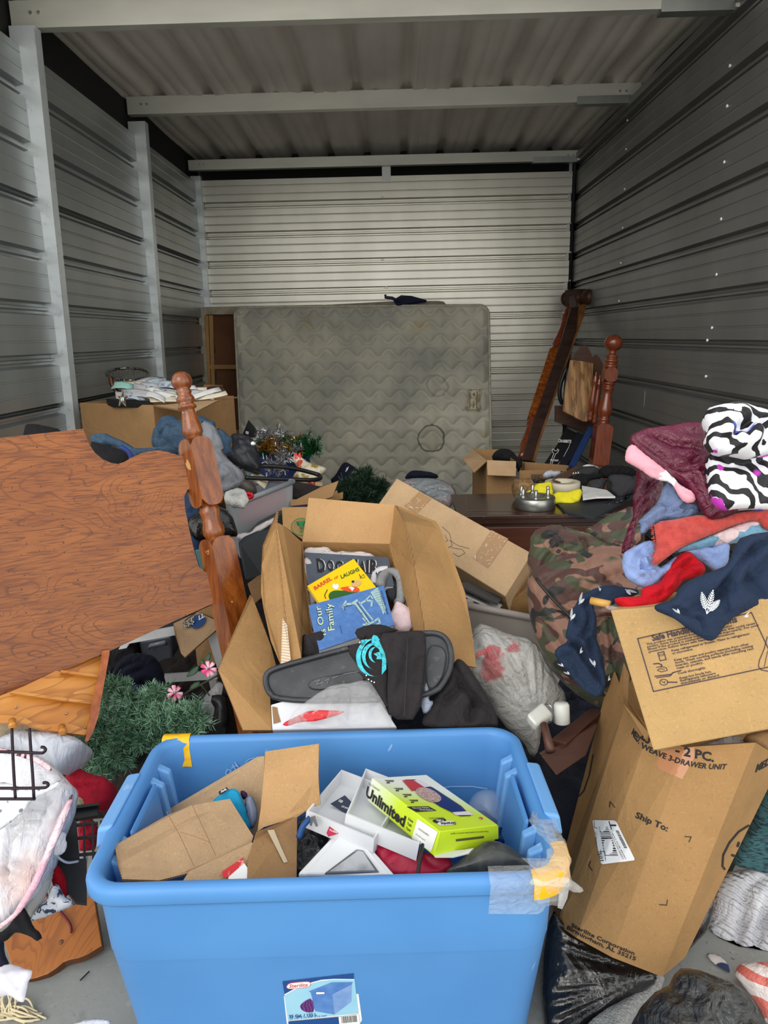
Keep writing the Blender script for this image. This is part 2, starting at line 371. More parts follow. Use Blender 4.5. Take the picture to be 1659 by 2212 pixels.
# ---------------------------------------------------------------- materials
MATS = {}
def mat(name, base, layers=(), rough=.6, metal=0, bump=(), spec=.5, sheen=0, coat=0, trans=0, alpha=1, ior=1.45, rnd=0, sss=0, aniso=0):
    m = bpy.data.materials.new(name); m.use_nodes = True; t = m.node_tree; N = t.nodes; L = t.links; N.clear()
    out = N.new('ShaderNodeOutputMaterial'); b = N.new('ShaderNodeBsdfPrincipled'); L.new(b.outputs[0], out.inputs[0])
    tc = N.new('ShaderNodeTexCoord')
    def tex(l):
        mp = N.new('ShaderNodeMapping'); L.new(tc.outputs['Object'], mp.inputs[0]); mp.inputs['Scale'].default_value = l.get('st', (1, 1, 1))
        mp.inputs['Rotation'].default_value = l.get('rot', (0, 0, 0)); mp.inputs['Location'].default_value = l.get('loc', (0, 0, 0))
        k = l.get('t', 'noise'); src = mp.outputs[0]
        if l.get("w"):
            n0 = N.new('ShaderNodeTexNoise'); n0.inputs['Scale'].default_value = l['w'][0]; L.new(src, n0.inputs['Vector'])
            mx = N.new('ShaderNodeMixRGB'); mx.blend_type = 'ADD'; mx.inputs[0].default_value = l['w'][1]; L.new(src, mx.inputs[1]); L.new(n0.outputs['Color'], mx.inputs[2]); src = mx.outputs[0]
        if k == 'noise':
            n = N.new('ShaderNodeTexNoise'); n.inputs['Scale'].default_value = l['s']; n.inputs['Detail'].default_value = l.get('det', 3); n.inputs['Distortion'].default_value = l.get('d', 0); L.new(src, n.inputs['Vector']); return n.outputs[0]
        if k == 'wave':
            n = N.new('ShaderNodeTexWave'); n.inputs['Scale'].default_value = l['s']; n.inputs['Distortion'].default_value = l.get('d', 0); n.inputs['Detail'].default_value = l.get('det', 2); n.bands_direction = l.get('dir', 'X'); n.inputs['Detail Scale'].default_value = l.get('ds', 1); L.new(src, n.inputs['Vector']); return n.outputs[1]
        if k == 'contour':
            n = N.new('ShaderNodeTexNoise'); n.inputs['Scale'].default_value = l['s']; n.inputs['Detail'].default_value = l.get('det', 3); n.inputs['Distortion'].default_value = l.get('d', 0); L.new(src, n.inputs['Vector'])
            q = N.new('ShaderNodeMath'); q.operation = 'MULTIPLY'; L.new(n.outputs[0], q.inputs[0]); q.inputs[1].default_value = l['k']; q2 = N.new('ShaderNodeMath'); q2.operation = 'FRACT'; L.new(q.outputs[0], q2.inputs[0]); return q2.outputs[0]
        if k == 'voronoi' or k == 'cell' or k == 'edge':
            n = N.new('ShaderNodeTexVoronoi'); n.inputs['Scale'].default_value = l['s']; L.new(src, n.inputs['Vector'])
            if k == 'edge': n.feature = 'DISTANCE_TO_EDGE'
            n.inputs['Randomness'].default_value = l.get('rn', 1)
            return n.outputs[1] if k == 'cell' else n.outputs[0]
        if k == 'ring' or k == 'disc':   # a stain of its own shape round a point
            vm = N.new('ShaderNodeVectorMath'); vm.operation = 'DISTANCE'; L.new(src, vm.inputs[0]); vm.inputs[1].default_value = l['c0']
            return vm.outputs['Value']
        if k == 'grad':
            s = N.new('ShaderNodeSeparateXYZ'); L.new(src, s.inputs[0]); return s.outputs[l.get('ax', 2)]
    cur = None
    if rnd:
        gi = N.new('ShaderNodeNewGeometry'); hs = N.new('ShaderNodeHueSaturation'); hs.inputs['Color'].default_value = (*lin(base), 1)
        mr = N.new('ShaderNodeMapRange'); L.new(gi.outputs['Random Per Island'], mr.inputs[0]); mr.inputs[3].default_value = 1-rnd; mr.inputs[4].default_value = 1+rnd
        L.new(mr.outputs[0], hs.inputs['Value']); cur = hs.outputs[0]
    for l in layers:
        o = tex(l); mr = N.new('ShaderNodeMapRange'); L.new(o, mr.inputs[0]); mr.inputs[1].default_value = l['lo']; mr.inputs[2].default_value = l['hi']
        f = mr.outputs[0]
        if l.get('band'):                      # a ring: a second edge that switches it off again
            m2 = N.new('ShaderNodeMapRange'); L.new(o, m2.inputs[0]); m2.inputs[1].default_value = l['band'][0]; m2.inputs[2].default_value = l['band'][1]; m2.inputs[3].default_value = 1; m2.inputs[4].default_value = 0
            mm = N.new('ShaderNodeMath'); mm.operation = 'MULTIPLY'; L.new(f, mm.inputs[0]); L.new(m2.outputs[0], mm.inputs[1]); f = mm.outputs[0]
        if l.get('a', 1) != 1:
            mm = N.new('ShaderNodeMath'); mm.operation = 'MULTIPLY'; L.new(f, mm.inputs[0]); mm.inputs[1].default_value = l['a']; f = mm.outputs[0]
        mx = N.new('ShaderNodeMixRGB'); L.new(f, mx.inputs[0])
        if cur is None: mx.inputs[1].default_value = (*lin(base), 1)
        else: L.new(cur, mx.inputs[1])
        mx.inputs[2].default_value = (*lin(l['c']), 1); cur = mx.outputs[0]
    if cur is None: b.inputs['Base Color'].default_value = (*lin(base), 1)
    else: L.new(cur, b.inputs['Base Color'])
    b.inputs['Roughness'].default_value = rough; b.inputs['Metallic'].default_value = metal; b.inputs['Specular IOR Level'].default_value = spec
    b.inputs['Sheen Weight'].default_value = sheen*.35; b.inputs['Coat Weight'].default_value = coat; b.inputs['Coat Roughness'].default_value = .15
    b.inputs['Transmission Weight'].default_value = trans; b.inputs['IOR'].default_value = ior; b.inputs['Alpha'].default_value = alpha
    if sss: b.inputs['Subsurface Weight'].default_value = sss; b.inputs['Subsurface Radius'].default_value = (.02, .02, .02)
    if aniso: b.inputs['Anisotropic'].default_value = aniso
    prev = None
    for bl in bump:
        o = tex(bl); bp = N.new('ShaderNodeBump'); bp.inputs['Strength'].default_value = bl.get('str', .3); bp.inputs['Distance'].default_value = bl.get('dist', .002); L.new(o, bp.inputs['Height'])
        if prev: L.new(prev, bp.inputs['Normal'])
        prev = bp.outputs[0]
    if prev: L.new(prev, b.inputs['Normal'])
    MATS[name] = m; return m
def Nz(s, lo, hi, c, **k): return dict(t='noise', s=s, lo=lo, hi=hi, c=c, **k)
def shade(c, k): return tuple(max(0, min(255, v*k)) for v in c)
def fabric(name, c, weave=900, st=.15, rough=.85, sheen=.2, var=.85, **k):
    return mat(name, c, [Nz(14, .35, .7, shade(c, var), det=4, a=.7)], rough, bump=[dict(t='noise', s=weave, str=st, dist=.001), dict(t='noise', s=60, str=.12, dist=.004), dict(t='noise', s=16, d=1.8, det=4, str=.6, dist=.02)], sheen=sheen*.3, spec=.25, **k)
def kraft(name, c, ribs=None, spec=.3):
    ls = [Nz(7, .3, .75, shade(c, .84), det=5, a=.8), Nz(220, .55, .75, shade(c, 1.1), a=.5), Nz(160, .62, .7, shade(c, .7), a=.35), Nz(2.2, .5, .8, shade(c, 1.08), a=.5)]
    bp = [dict(t='noise', s=160, str=.08, dist=.001), dict(t='noise', s=9, str=.3, dist=.012, d=2.5, det=4)]
    if ribs: bp.append(dict(t='wave', s=ribs[0], dir=ribs[1], d=.5, str=.25, dist=.0012, ds=.6))
    return mat(name, c, ls, .72, bump=bp, spec=spec)
def wood(name, c1, c2, c3, rot=(0, 0, 0), s=9, st=(1, 1, 12), rough=.35, coat=.3, fine=140):
    return mat(name, c1, [dict(t='noise', s=s, st=st, rot=rot, lo=.35, hi=.68, c=c2, d=1.2, det=5), dict(t='noise', s=fine, st=st, rot=rot, lo=.55, hi=.72, c=c3, a=.5, det=2)],
               rough, bump=[dict(t='noise', s=fine, st=st, rot=rot, str=.08, dist=.001)], coat=coat)
m_kraft = kraft('kraft_board', (184, 145, 98)); m_kraft2 = kraft('kraft_board_pale', (190, 158, 122)); m_kraft3 = kraft('kraft_board_corrugated', (190, 150, 103), (70, 'X'))
m_kraftd = kraft('kraft_board_worn', (160, 124, 84)); m_edge = mat('board_edge', (168, 128, 84), [dict(t='wave', s=90, dir='X', lo=.3, hi=.6, c=(112, 80, 48))], .9)
m_bx = kraft('kraft_board_tan', (170, 131, 84)); m_kgrey = kraft('kraft_board_grey', (172, 150, 122), (55, 'Z'))
m_ink = mat('black_ink', (38, 36, 38), rough=.8); m_inkp = mat('dark_violet_ink', (72, 60, 66), rough=.8)
m_white = mat('white_plastic', (232, 234, 236), rough=.35); m_paper = mat('white_paper', (226, 226, 224), [Nz(20, .4, .7, (208, 208, 210))], .8)
m_black = mat('black_plastic', (24, 25, 27), [Nz(30, .5, .8, (50, 50, 52), a=.5)], .45); m_blackc = fabric('black_cloth', (26, 25, 28)); m_metal = mat('galvanised_steel', (196, 200, 198), [Nz(6, .35, .7, (165, 170, 168), st=(1, 1, .3))], .38, 1, [dict(t='noise', s=8, str=.05, dist=.01)])
# ---------------------------------------------------------------- the setting: floor, walls, roof, beams, posts
XL, XR, YB, YF = -1.60, 1.48, 6.27, 2.55
def plain(name, P, m, T=None, parent=None, kind='structure'):
    o = link(name, P, [list(range(len(P)))], m, parent, False); tag(o, kind=kind if parent is None else None); return o
m_conc = mat('concrete', (150, 152, 148), [Nz(2.5, .35, .7, (128, 130, 128), det=6), Nz(40, .6, .75, (170, 171, 166), a=.5), Nz(11, .62, .7, (108, 110, 110), a=.6, det=5), Nz(120, .68, .72, (70, 68, 66), a=.7)], .85,
             bump=[dict(t='noise', s=60, str=.25, dist=.003), dict(t='noise', s=7, str=.2, dist=.01)])
_f = [(-9, -.3, 0), (9, -.3, 0), (9, YB+.4, 0), (-9, YB+.4, 0)]
o = link('floor', [(x, y, z-d) for d in (0, .12) for x, y, z in _f], [[0, 1, 2, 3], [7, 6, 5, 4], [0, 4, 5, 1], [1, 5, 6, 2], [2, 6, 7, 3], [3, 7, 4, 0]], m_conc, smooth=False); tag(o, kind='structure')
m_pave = mat('bounce_ground_pale', (226, 222, 212), [Nz(2, .4, .7, (206, 202, 192))], .9)
o = bar('unseen_bounce_ground', (-9, -6.3, -.06), (9, -6.3, -.06), 6.0, .06, m_pave, u=(0, 1, 0)); tag(o, kind='structure')  # unseen ground behind the camera, made pale to bounce light onto the ceiling
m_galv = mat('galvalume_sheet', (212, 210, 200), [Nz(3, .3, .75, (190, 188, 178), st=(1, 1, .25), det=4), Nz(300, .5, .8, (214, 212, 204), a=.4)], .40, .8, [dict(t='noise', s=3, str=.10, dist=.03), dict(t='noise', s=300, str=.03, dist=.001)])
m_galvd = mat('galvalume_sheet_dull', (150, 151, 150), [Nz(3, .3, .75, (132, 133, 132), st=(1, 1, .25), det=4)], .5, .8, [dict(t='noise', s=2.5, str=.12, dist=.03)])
m_dark = mat('unlit_void_dark', (22, 22, 22), rough=.8)  # near-black stands in for the unlit dark behind gaps and slots
def wall_profile(z0, z1):
    """(z, depth) down a ribbed sheet; ribs every 0.2286 m, recessed; two fine beads between"""
    pts = [(z1, 0)]; k0 = int(math.floor((2.44-z1)/.2286))-1
    for k in range(k0, k0+16):
        zr = 2.44-.2286*k
        seq = [(zr+.030, 0), (zr+.022, .036), (zr+.010, .036), (zr+.005, .018), (zr-.005, .018), (zr-.010, .036), (zr-.020, .036), (zr-.030, 0)]
        for q in (.082, .146): seq += [(zr-q+.006, 0), (zr-q+.0045, .0022), (zr-q+.001, .001), (zr-q-.001, .001), (zr-q-.0045, .0022), (zr-q-.006, 0)]
        pts += [(a, b) for a, b in seq if z0 < a < z1]
    return pts+[(z0, 0)]
def ribbed(name, parent, z0, z1, A, B, nrm, m):
    """sheet between plan points A and B; nrm = way into the room"""
    pr = wall_profile(z0, z1); nx, ny = nrm; n = 2; V = []; f = []
    for t in range(n+1):
        x, y = A[0]+(B[0]-A[0])*t/n, A[1]+(B[1]-A[1])*t/n
        V += [(x-nx*d, y-ny*d, z) for z, d in pr]+[(x-nx*.039, y-ny*.039, z) for z, d in pr]
    k = len(pr)
    for t in range(n):
        a, b = t*2*k, (t+1)*2*k
        for i in range(k-1): f += [[a+i, a+i+1, b+i+1, b+i], [a+k+i, b+k+i, b+k+i+1, a+k+i+1]]
    for a in (0, n*2*k): 
        for i in range(k-1): f.append([a+i, a+i+1, a+k+i+1, a+k+i])
    o = link(name, V, f, m, parent, False); return fixn(o)
def wall(name, A, B, nrm, ztop, m, hs=.9144):
    nx, ny = nrm; C = [(A[0]-nx*.04, A[1]-ny*.04), (B[0]-nx*.04, B[1]-ny*.04), (B[0]-nx*.047, B[1]-ny*.047), (A[0]-nx*.047, A[1]-ny*.047)]
    o = link(name, [(x, y, 0) for x, y in C]+[(x, y, ztop-.01) for x, y in C], [[0, 1, 2, 3], [7, 6, 5, 4], [0, 4, 5, 1], [1, 5, 6, 2], [2, 6, 7, 3], [3, 7, 4, 0]], m_dark, smooth=False); tag(fixn(o), kind='structure')
    z = ztop; i = 0
    while z > .05:
        z0 = max(0.0, z-hs if i else z-.62); e = .0015*(i % 2)
        ribbed('panel', o, z0, z, (A[0]+nx*e, A[1]+ny*e), (B[0]+nx*e, B[1]+ny*e), nrm, m); z = z0; i += 1
    return o
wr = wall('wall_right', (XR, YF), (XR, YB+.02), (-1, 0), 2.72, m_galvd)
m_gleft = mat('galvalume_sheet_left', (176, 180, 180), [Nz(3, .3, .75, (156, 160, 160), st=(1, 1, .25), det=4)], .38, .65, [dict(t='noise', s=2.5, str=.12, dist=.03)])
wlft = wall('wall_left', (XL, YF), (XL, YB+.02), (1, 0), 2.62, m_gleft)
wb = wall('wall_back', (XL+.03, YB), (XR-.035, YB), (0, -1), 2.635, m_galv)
for pz in [(1578, 142), (1572, 229), (1566, 350), (1559, 473), (1549, 593), (1539, 708), (1356, 260), (1353, 322), (1350, 408), (1346, 492), (1342, 568), (1338, 650), (1333, 738), (1529, 735), (1526, 813)]:
    p = atx(*pz, XR-.002); p.x = XR
    lathe('screw', [(0, .0045), (.5, .0045), (.51, .0075), (1, .006)], p+Vector((.0, 0, 0)), p+Vector((-.008, 0, 0)), m_white, wr, n=6, smooth=False)
for pz in [(445, 438), (447, 515), (826, 425), (826, 560), (826, 690), (834, 620), (1233, 373), (1233, 417), (1232, 482), (1232, 545), (1231, 606)]:
    p = at(*pz, YB)
    lathe('screw', [(0, .005), (.5, .005), (.51, .008), (1, .006)], p, p+Vector((0, -.006, 0)), m_metal, wb, n=6, smooth=False)
# roof deck: ribs run front to back, vinyl-faced insulation below
m_ins = mat('insulation_facing', (226, 218, 208), [Nz(4, .3, .7, (204, 197, 188), st=(1, .4, 1), det=5), Nz(250, .45, .7, (234, 228, 220), a=.5)], .95, bump=[dict(t='noise', s=220, str=.5, dist=.002), dict(t='noise', s=14, str=.3, dist=.01)], sheen=.3)
ZC = 2.845
def roof_panel(x0, x1, parent, e):
    xs = []; X = x0
    pr = []
    k = math.floor(x0/.3048)-1
    while k*.3048 < x1+.3:
        c = k*.3048+.09
        for dx, d in ((-.045, 0), (-.022, .042), (.022, .042), (.045, 0), (.10, 0), (.108, .003), (.122, .003), (.13, 0), (.175, 0), (.183, .003), (.197, .003), (.205, 0)): pr.append((c+dx, d))
        k += 1
    pr = [(x0, 0)]+[q for q in pr if x0 < q[0] < x1]+[(x1, 0)]
    ys = np.concatenate([np.linspace(YF, 3.40, 7), np.linspace(3.44, 4.80, 12), np.linspace(4.83, 6.2, 12), [YB+.3]])
    V = []; f = []; bm = (3.48, 4.87, 6.27)
    for y in ys:
        dm = min(abs(y-b) for b in bm)
        for x, d in pr:
            sag = -.012*max(0, 1-dm/.12)*abs(math.sin(x*31))-.006*math.sin(y*5+x*9)*(d < .01)
            V.append((x, y, ZC+d*1.0+sag+e))
    k = len(pr); n = len(ys)
    for j in range(n-1):
        for i in range(k-1): f.append([j*k+i, j*k+i+1, (j+1)*k+i+1, (j+1)*k+i])
    m = len(V); V += [(x, y, ZC+.075) for y in ys for x, d in pr]
    for j in range(n-1):
        for i in range(k-1): f.append([m+j*k+i, m+(j+1)*k+i, m+(j+1)*k+i+1, m+j*k+i+1])
    return link('panel', V, f, m_ins, parent, True)
ce = link('ceiling', [(XL-.1, YF, ZC+.08), (XR+.1, YF, ZC+.08), (XR+.1, YB+.3, ZC+.08), (XL-.1, YB+.3, ZC+.08), (XL-.1, YF, ZC+.1), (XR+.1, YF, ZC+.1), (XR+.1, YB+.3, ZC+.1), (XL-.1, YB+.3, ZC+.1)],
          [[0, 1, 2, 3], [7, 6, 5, 4], [0, 4, 5, 1], [1, 5, 6, 2], [2, 6, 7, 3], [3, 7, 4, 0]], m_dark, smooth=False); tag(fixn(ce), kind='structure')
for i, (a, b) in enumerate([(XL-.06, -.74), (-.742, .15), (.148, .94), (.938, XR+.06)]): roof_panel(a, b, ce, -.002*(i % 2))
# back of the neighbouring unit (painted near-black for its unlit dark, seen through the slot above the rear wall)
o = link('wall_beyond', [(XL-.1, YB+.32, 0), (XR+.1, YB+.32, 0), (XR+.1, YB+.32, ZC+.08), (XL-.1, YB+.32, ZC+.08), (XL-.1, YB+.35, 0), (XR+.1, YB+.35, 0), (XR+.1, YB+.35, ZC+.08), (XL-.1, YB+.35, ZC+.08)], [[0, 1, 2, 3], [7, 6, 5, 4], [0, 4, 5, 1], [1, 5, 6, 2], [2, 6, 7, 3], [3, 7, 4, 0]], m_dark, smooth=False); tag(o, kind='structure')
for i, sx in enumerate((XL-.05, XR+.05)):
    o = bar('wall_outer_%s' % ('left', 'right')[i], (sx+(.02 if i else -.02), (YF+YB+.3)/2, 0), (sx+(.02 if i else -.02), (YF+YB+.3)/2, ZC+.08), .012, (YB+.3-YF)/2, m_dark); tag(o, kind='structure')
# C-shaped beams across the roof
m_beam = mat('beam_steel', (222, 222, 212), [Nz(5, .35, .7, (196, 196, 188), st=(.3, 1, 1), det=4)], .42, .45, [dict(t='noise', s=4, str=.1, dist=.02, st=(.5, 1, 1))])
def cbeam(name, L, R, h, m, parent=None, d=.055, lip=.018, t=.003):
    L, R = Vector(L), Vector(R)
    c = [(0, 0), (0, h), (d, h), (d, h-lip), (d-t, h-lip), (d-t, h-t), (t, h-t), (t, t), (d-t, t), (d-t, lip), (d, lip), (d, 0)]
    V = [P+Vector((0, y, z)) for P in (L, R) for y, z in c]; k = len(c)
    o = link(name, V, [list(range(k))[::-1], [i+k for i in range(k)]]+[[i, (i+1) % k, (i+1) % k+k, i+k] for i in range(k)], m, parent, False); fixn(o); return o
for i, (Y, zl, zr_, xs) in enumerate([(3.48, 2.70, 2.70, 1417), (4.87, 2.742, 2.742, 1247), (6.20, 2.70, 2.70, 1155)]):
    h = (.105, .10, .075)[i]
    b = cbeam('trim_%d' % (i+1), (XL-.04, Y, zl), (XR+.04, Y, zr_), h, m_beam); tag(b, kind='structure')
    xj = at(xs, 200, Y).x
    cbeam('beam_sleeve', (xj, Y-.004, zl-.012), (XR-.02, Y-.004, zr_-.012), .045, m_metal, b, .06)
    for dx in (.05, .085, XR-XL-.05, XR-XL-.09):
        p = Vector((XL+dx, Y, zl+h*.55)); lathe('screw', [(0, .008), (1, .007)], p, p+Vector((0, -.006, 0)), m_metal, b, n=6, smooth=False)
# posts on the left wall
m_post = mat('post_steel', (226, 232, 234), [Nz(4, .35, .7, (200, 208, 212), st=(1, 1, .35), det=5), Nz(30, .6, .7, (184, 192, 196), a=.5)], .36, .4, [dict(t='noise', s=5, str=.08, dist=.02), dict(t='wave', s=2.2, dir='Z', d=2, str=.12, dist=.02)])
for i, (Y, x1) in enumerate([(3.44, XL+.075), (4.84, XL+.072), (6.215, XL+.045)]):
    x0 = XL-.035; z1 = 2.695 if i < 2 else 2.66
    tp = Vector((-.0, 0, z1)); sh = (.055, .05, .01)[i]      # the posts stand slightly out of plumb
    c = [(x0, 0), (x1, 0), (x1, .06), (x1-.003, .06), (x1-.003, .003), (x0, .003)]
    V = [(x-(sh if z == 0 else 0)+(.0), Y+y, z) for z in (0, z1) for x, y in c]; k = 6
    o = link('trim_%d' % (4+i), V, [list(range(k))[::-1], [q+k for q in range(k)]]+[[q, (q+1) % k, (q+1) % k+k, q+k] for q in range(k)], m_post, None, False); tag(fixn(o), kind='structure')
o = bar('trim_7', (-.055, YB-.005, 2.60), (-.055, YB-.005, 2.705), .035, .006, m_white); tag(o, kind='structure')
o = bar('trim_8', (XR-.05, YB+.03, 0), (XR-.05, YB+.03, 2.7), .012, .02, m_metal); tag(o, kind='structure')
# head angle along the right wall, front header over the open doorway
o = bar('trim_9', (XR-.012, YF, 2.735), (XR-.012, YB, 2.735), .018, .02, m_galvd, u=(1, 0, 0)); tag(o, kind='structure')
# facade beside and above the opening
m_fac = mat('facade_sheet', (196, 186, 166), [Nz(3, .35, .7, (184, 174, 154))], .6)
for nm_, xa, xb, za, zb_0 in (('wall_front_left', XL-4, XL-.07, 0, 3.2), ('wall_front_right', XR+.07, XR+4, 0, 3.2), ('wall_front_header', XL-.07, XR+.07, ZC+.1, 3.2)):
    o = bar(nm_, (xa, YF+.06, (za+zb_0)/2), (xb, YF+.06, (za+zb_0)/2), .06, (zb_0-za)/2, m_fac, u=(0, 1, 0)); tag(o, kind='structure')
# ---------------------------------------------------------------- blue storage bin in front
m_blue = mat('blue_plastic', (86, 146, 208), [Nz(3, .35, .7, (78, 136, 200), det=4), Nz(16, .755, .77, (170, 205, 240), st=(1, 2.5, 1), a=.6, det=1, d=1)], .38, bump=[dict(t='noise', s=3, str=.1, dist=.03)], spec=.4, sss=.0)
m_blue2 = mat('blue_plastic_latch', (112, 168, 226), [Nz(30, .6, .7, (170, 205, 238), a=.6)], .4)
m_yel = mat('yellow_tape', (246, 186, 16), [Nz(20, .5, .75, (250, 204, 60), d=1)], .35, bump=[dict(t='noise', s=24, str=.5, dist=.006, d=1, st=(1, 3, 1))])
m_clear = mat('clear_film', (235, 235, 230), (), .12, alpha=.22, bump=[dict(t='noise', s=45, str=.9, dist=.01, d=2)], spec=.9)
ZR = .49
BC = [atz(181, 1921, ZR), atz(1222, 1904, ZR), atz(1128, 1561, ZR), atz(322, 1590, ZR)]
bc = sum(BC, Vector())/4; bx = ((BC[1]-BC[0])+(BC[2]-BC[3])).normalized(); by = Vector((-bx.y, bx.x, 0))
BW = ((BC[1]-BC[0]).length+(BC[2]-BC[3]).length)/4; BD = ((BC[3]-BC[0]).dot(by)+(BC[2]-BC[1]).dot(by))/4
def rrect(hw, hd, r, z, n=8, fx=None):
    o = []
    for cx, cy, a0 in ((hw-r, -hd+r, -90), (hw-r, hd-r, 0), (-hw+r, hd-r, 90), (-hw+r, -hd+r, 180)):
        for k in range(n+1):
            a = math.radians(a0+90*k/n); o.append((cx+r*math.cos(a), cy+r*math.sin(a), z))
    # straight runs get extra points so that the long sides can bow and carry a ledge
    out = []
    for i in range(len(o)):
        p, q = o[i], o[(i+1) % len(o)]; d = math.hypot(q[0]-p[0], q[1]-p[1]); out.append(p)
        if d > .12:
            for k in range(1, 12): out.append(tuple(p[j]+(q[j]-p[j])*k/12 for j in range(3)))
    return out
def binshape(prof, nm, loc_c, X, Y, hw, hd, r, m, T):
    V = []; f = []; rings = []
    for ins, z, rr in prof:
        ring = rrect(hw-ins, hd-ins, max(.01, rr), z); rings.append(len(V)); V += [loc_c+X*a+Y*b+Vector((0, 0, c)) for a, b, c in ring]; k = len(ring)
    for i in range(len(prof)-1):
        a, b = rings[i], rings[i+1]
        for j in range(k): f.append([a+j, a+(j+1) % k, b+(j+1) % k, b+j])
    f.append(list(range(k))[::-1]); f.append([rings[-1]+j for j in range(k)])
    return link(nm, V, f, m, None, True, None, T)
prof = [(.075, .001, .05), (.062, .006, .06), (.052, .03, .06), (.0405, .15, .06), (.0228, .322, .06), (.0216, .326, .062), (.0205, .331, .062), (.0190, .37, .062), (.016, .440, .062), (.015, .455, .06), (.003, .457, .065), (.0, .462, .068), (.0, .478, .068), (.003, .486, .066), (.008, .490, .062),
        (.018, .4905, .055), (.023, .488, .05), (.027, .480, .048), (.030, .44, .046), (.040, .26, .045), (.056, .12, .045), (.070, .012, .045)]
c0 = Vector((bc.x, bc.y, 0))
bn = binshape(prof, 'storage_bin', c0, bx, by, BW, BD, .068, m_blue, ('large light blue plastic storage bin in the foreground, yellow tape on two corners', 'bin'))
def bl(a, b, z): return c0+bx*a+by*b+Vector((0, 0, z))
# inner ribs near the short ends, and the hinged carrying latches
for s in (-1, 1):
    for q in (-.135, -.085, .10, .15):
        x0 = s*(BW-.036); solid('rib', [bl(x0+s*.012, q-.011, .47), bl(x0+s*.012, q+.011, .47), bl(x0-s*.016, q+.009, .455), bl(x0-s*.016, q-.009, .455), bl(x0-s*.012, q-.011, .33), bl(x0-s*.012, q+.011, .33), bl(x0-s*.03, q+.009, .33), bl(x0-s*.03, q-.009, .33)],
              [[0, 1, 2, 3], [7, 6, 5, 4], [0, 4, 5, 1], [1, 5, 6, 2], [2, 6, 7, 3], [3, 7, 4, 0]], m_blue2, bn, None, .004)
    solid('latch', [bl(s*(BW-.012), -.085, .495), bl(s*(BW-.012), .09, .495), bl(s*(BW+.018), .09, .49), bl(s*(BW+.018), -.085, .49), bl(s*(BW+.006), -.085, .455), bl(s*(BW+.006), .09, .455), bl(s*(BW+.026), .09, .445), bl(s*(BW+.026), -.085, .445)],
          [[0, 1, 2, 3], [7, 6, 5, 4], [0, 4, 5, 1], [1, 5, 6, 2], [2, 6, 7, 3], [3, 7, 4, 0]], m_blue2, bn, None, .007, 3)
    solid('handle_web', [bl(s*(BW-.045), -.075, .472), bl(s*(BW-.045), .08, .472), bl(s*(BW-.036), .08, .474), bl(s*(BW-.036), -.075, .474), bl(s*(BW-.075), -.06, .25), bl(s*(BW-.075), .065, .25), bl(s*(BW-.06), .065, .25), bl(s*(BW-.06), -.06, .25)],
          [[0, 1, 2, 3], [7, 6, 5, 4], [0, 4, 5, 1], [1, 5, 6, 2], [2, 6, 7, 3], [3, 7, 4, 0]], m_blue, bn, None, .006)
# tape
def strip_over(name, path, wv, m, parent, th=.0012, n=5, wob=.002):
    """tape laid along path (world points), width vector wv, slightly wrinkled"""
    V = []; f = []; P = [Vector(p) for p in path]
    for i, p in enumerate(P):
        for k in range(n):
            a = k/(n-1)-.5; q = p+Vector(wv)*a; q += Vector((0, 0, 1))*wob*float(noise(np.array([[q.x*40, q.y*40, q.z*40]]))[0]); V.append(q)
    for i in range(len(P)-1):
        for k in range(n-1): f.append([i*n+k, i*n+k+1, (i+1)*n+k+1, (i+1)*n+k])
    return link(name, V, f, m, parent, True)
tw = bx*.062
strip_over('tape', [bl(-BW+.048, BD+.003, .452), bl(-BW+.048, BD+.004, .476), bl(-BW+.048, BD-.001, .4915), bl(-BW+.048, BD-.012, .4935), bl(-BW+.048, BD-.0255, .489), bl(-BW+.048, BD-.029, .468), bl(-BW+.05, BD-.031, .44), bl(-BW+.052, BD-.034, .425)], tw, m_yel, bn)
rimp = []
for k in range(9):
    a = math.radians(-90+130*k/8); rimp.append((BW-.062+.0655*math.cos(a), -BD+.062+.0655*math.sin(a)))
def rim_tape(nm, a0, a1, m, z0, inw, drop, n=12, ext=0, zoff=0, wob=.003):
    V = []; f = []; prof_ = [(inw, .4945+zoff), (-.004, .496+zoff), (-.010, .487), (-.0115, .470), (-.011, drop)]
    for k in range(n+1):
        t = k/n; a = math.radians(a0+(a1-a0)*t); cx, cy = BW-.068, -BD+.068
        for off, z in prof_:
            r = .068-off; x, y = cx+r*math.cos(a), cy+r*math.sin(a)
            if ext and k == 0: x -= ext
            if ext and k == n: y += ext
            p = bl(x, y, z); w_ = float(noise(np.array([[x*50, y*50, z*50]]))[0])*wob; V.append(p+Vector((w_, -w_, abs(w_))))
    m_ = len(prof_)
    for k in range(n):
        for i in range(m_-1): f.append([k*m_+i, k*m_+i+1, (k+1)*m_+i+1, (k+1)*m_+i])
    return link(nm, V, f, m, bn, True)
rim_tape('tape', -90, 12, m_yel, 0, .018, .458)
rim_tape('clear_tape', -92, 0, m_clear, 0, .024, .43, ext=.07, zoff=.003, wob=.006)
rim_tape('clear_tape', -60, 60, m_clear, 0, .026, .44, ext=.03, zoff=.005, wob=.008)
blob('tape_flap', None, [(1150, 1895), (1185, 1905), (1215, 1890), (1240, 1905), (1262, 1922), (1250, 1930), (1215, 1918), (1170, 1915), (1140, 1910)], PL(1200, 1905, .985, (0, -1, .3)), .001, m_clear, 'crumple', .004, 30, back=.0005, parent=bn, wav=.004)
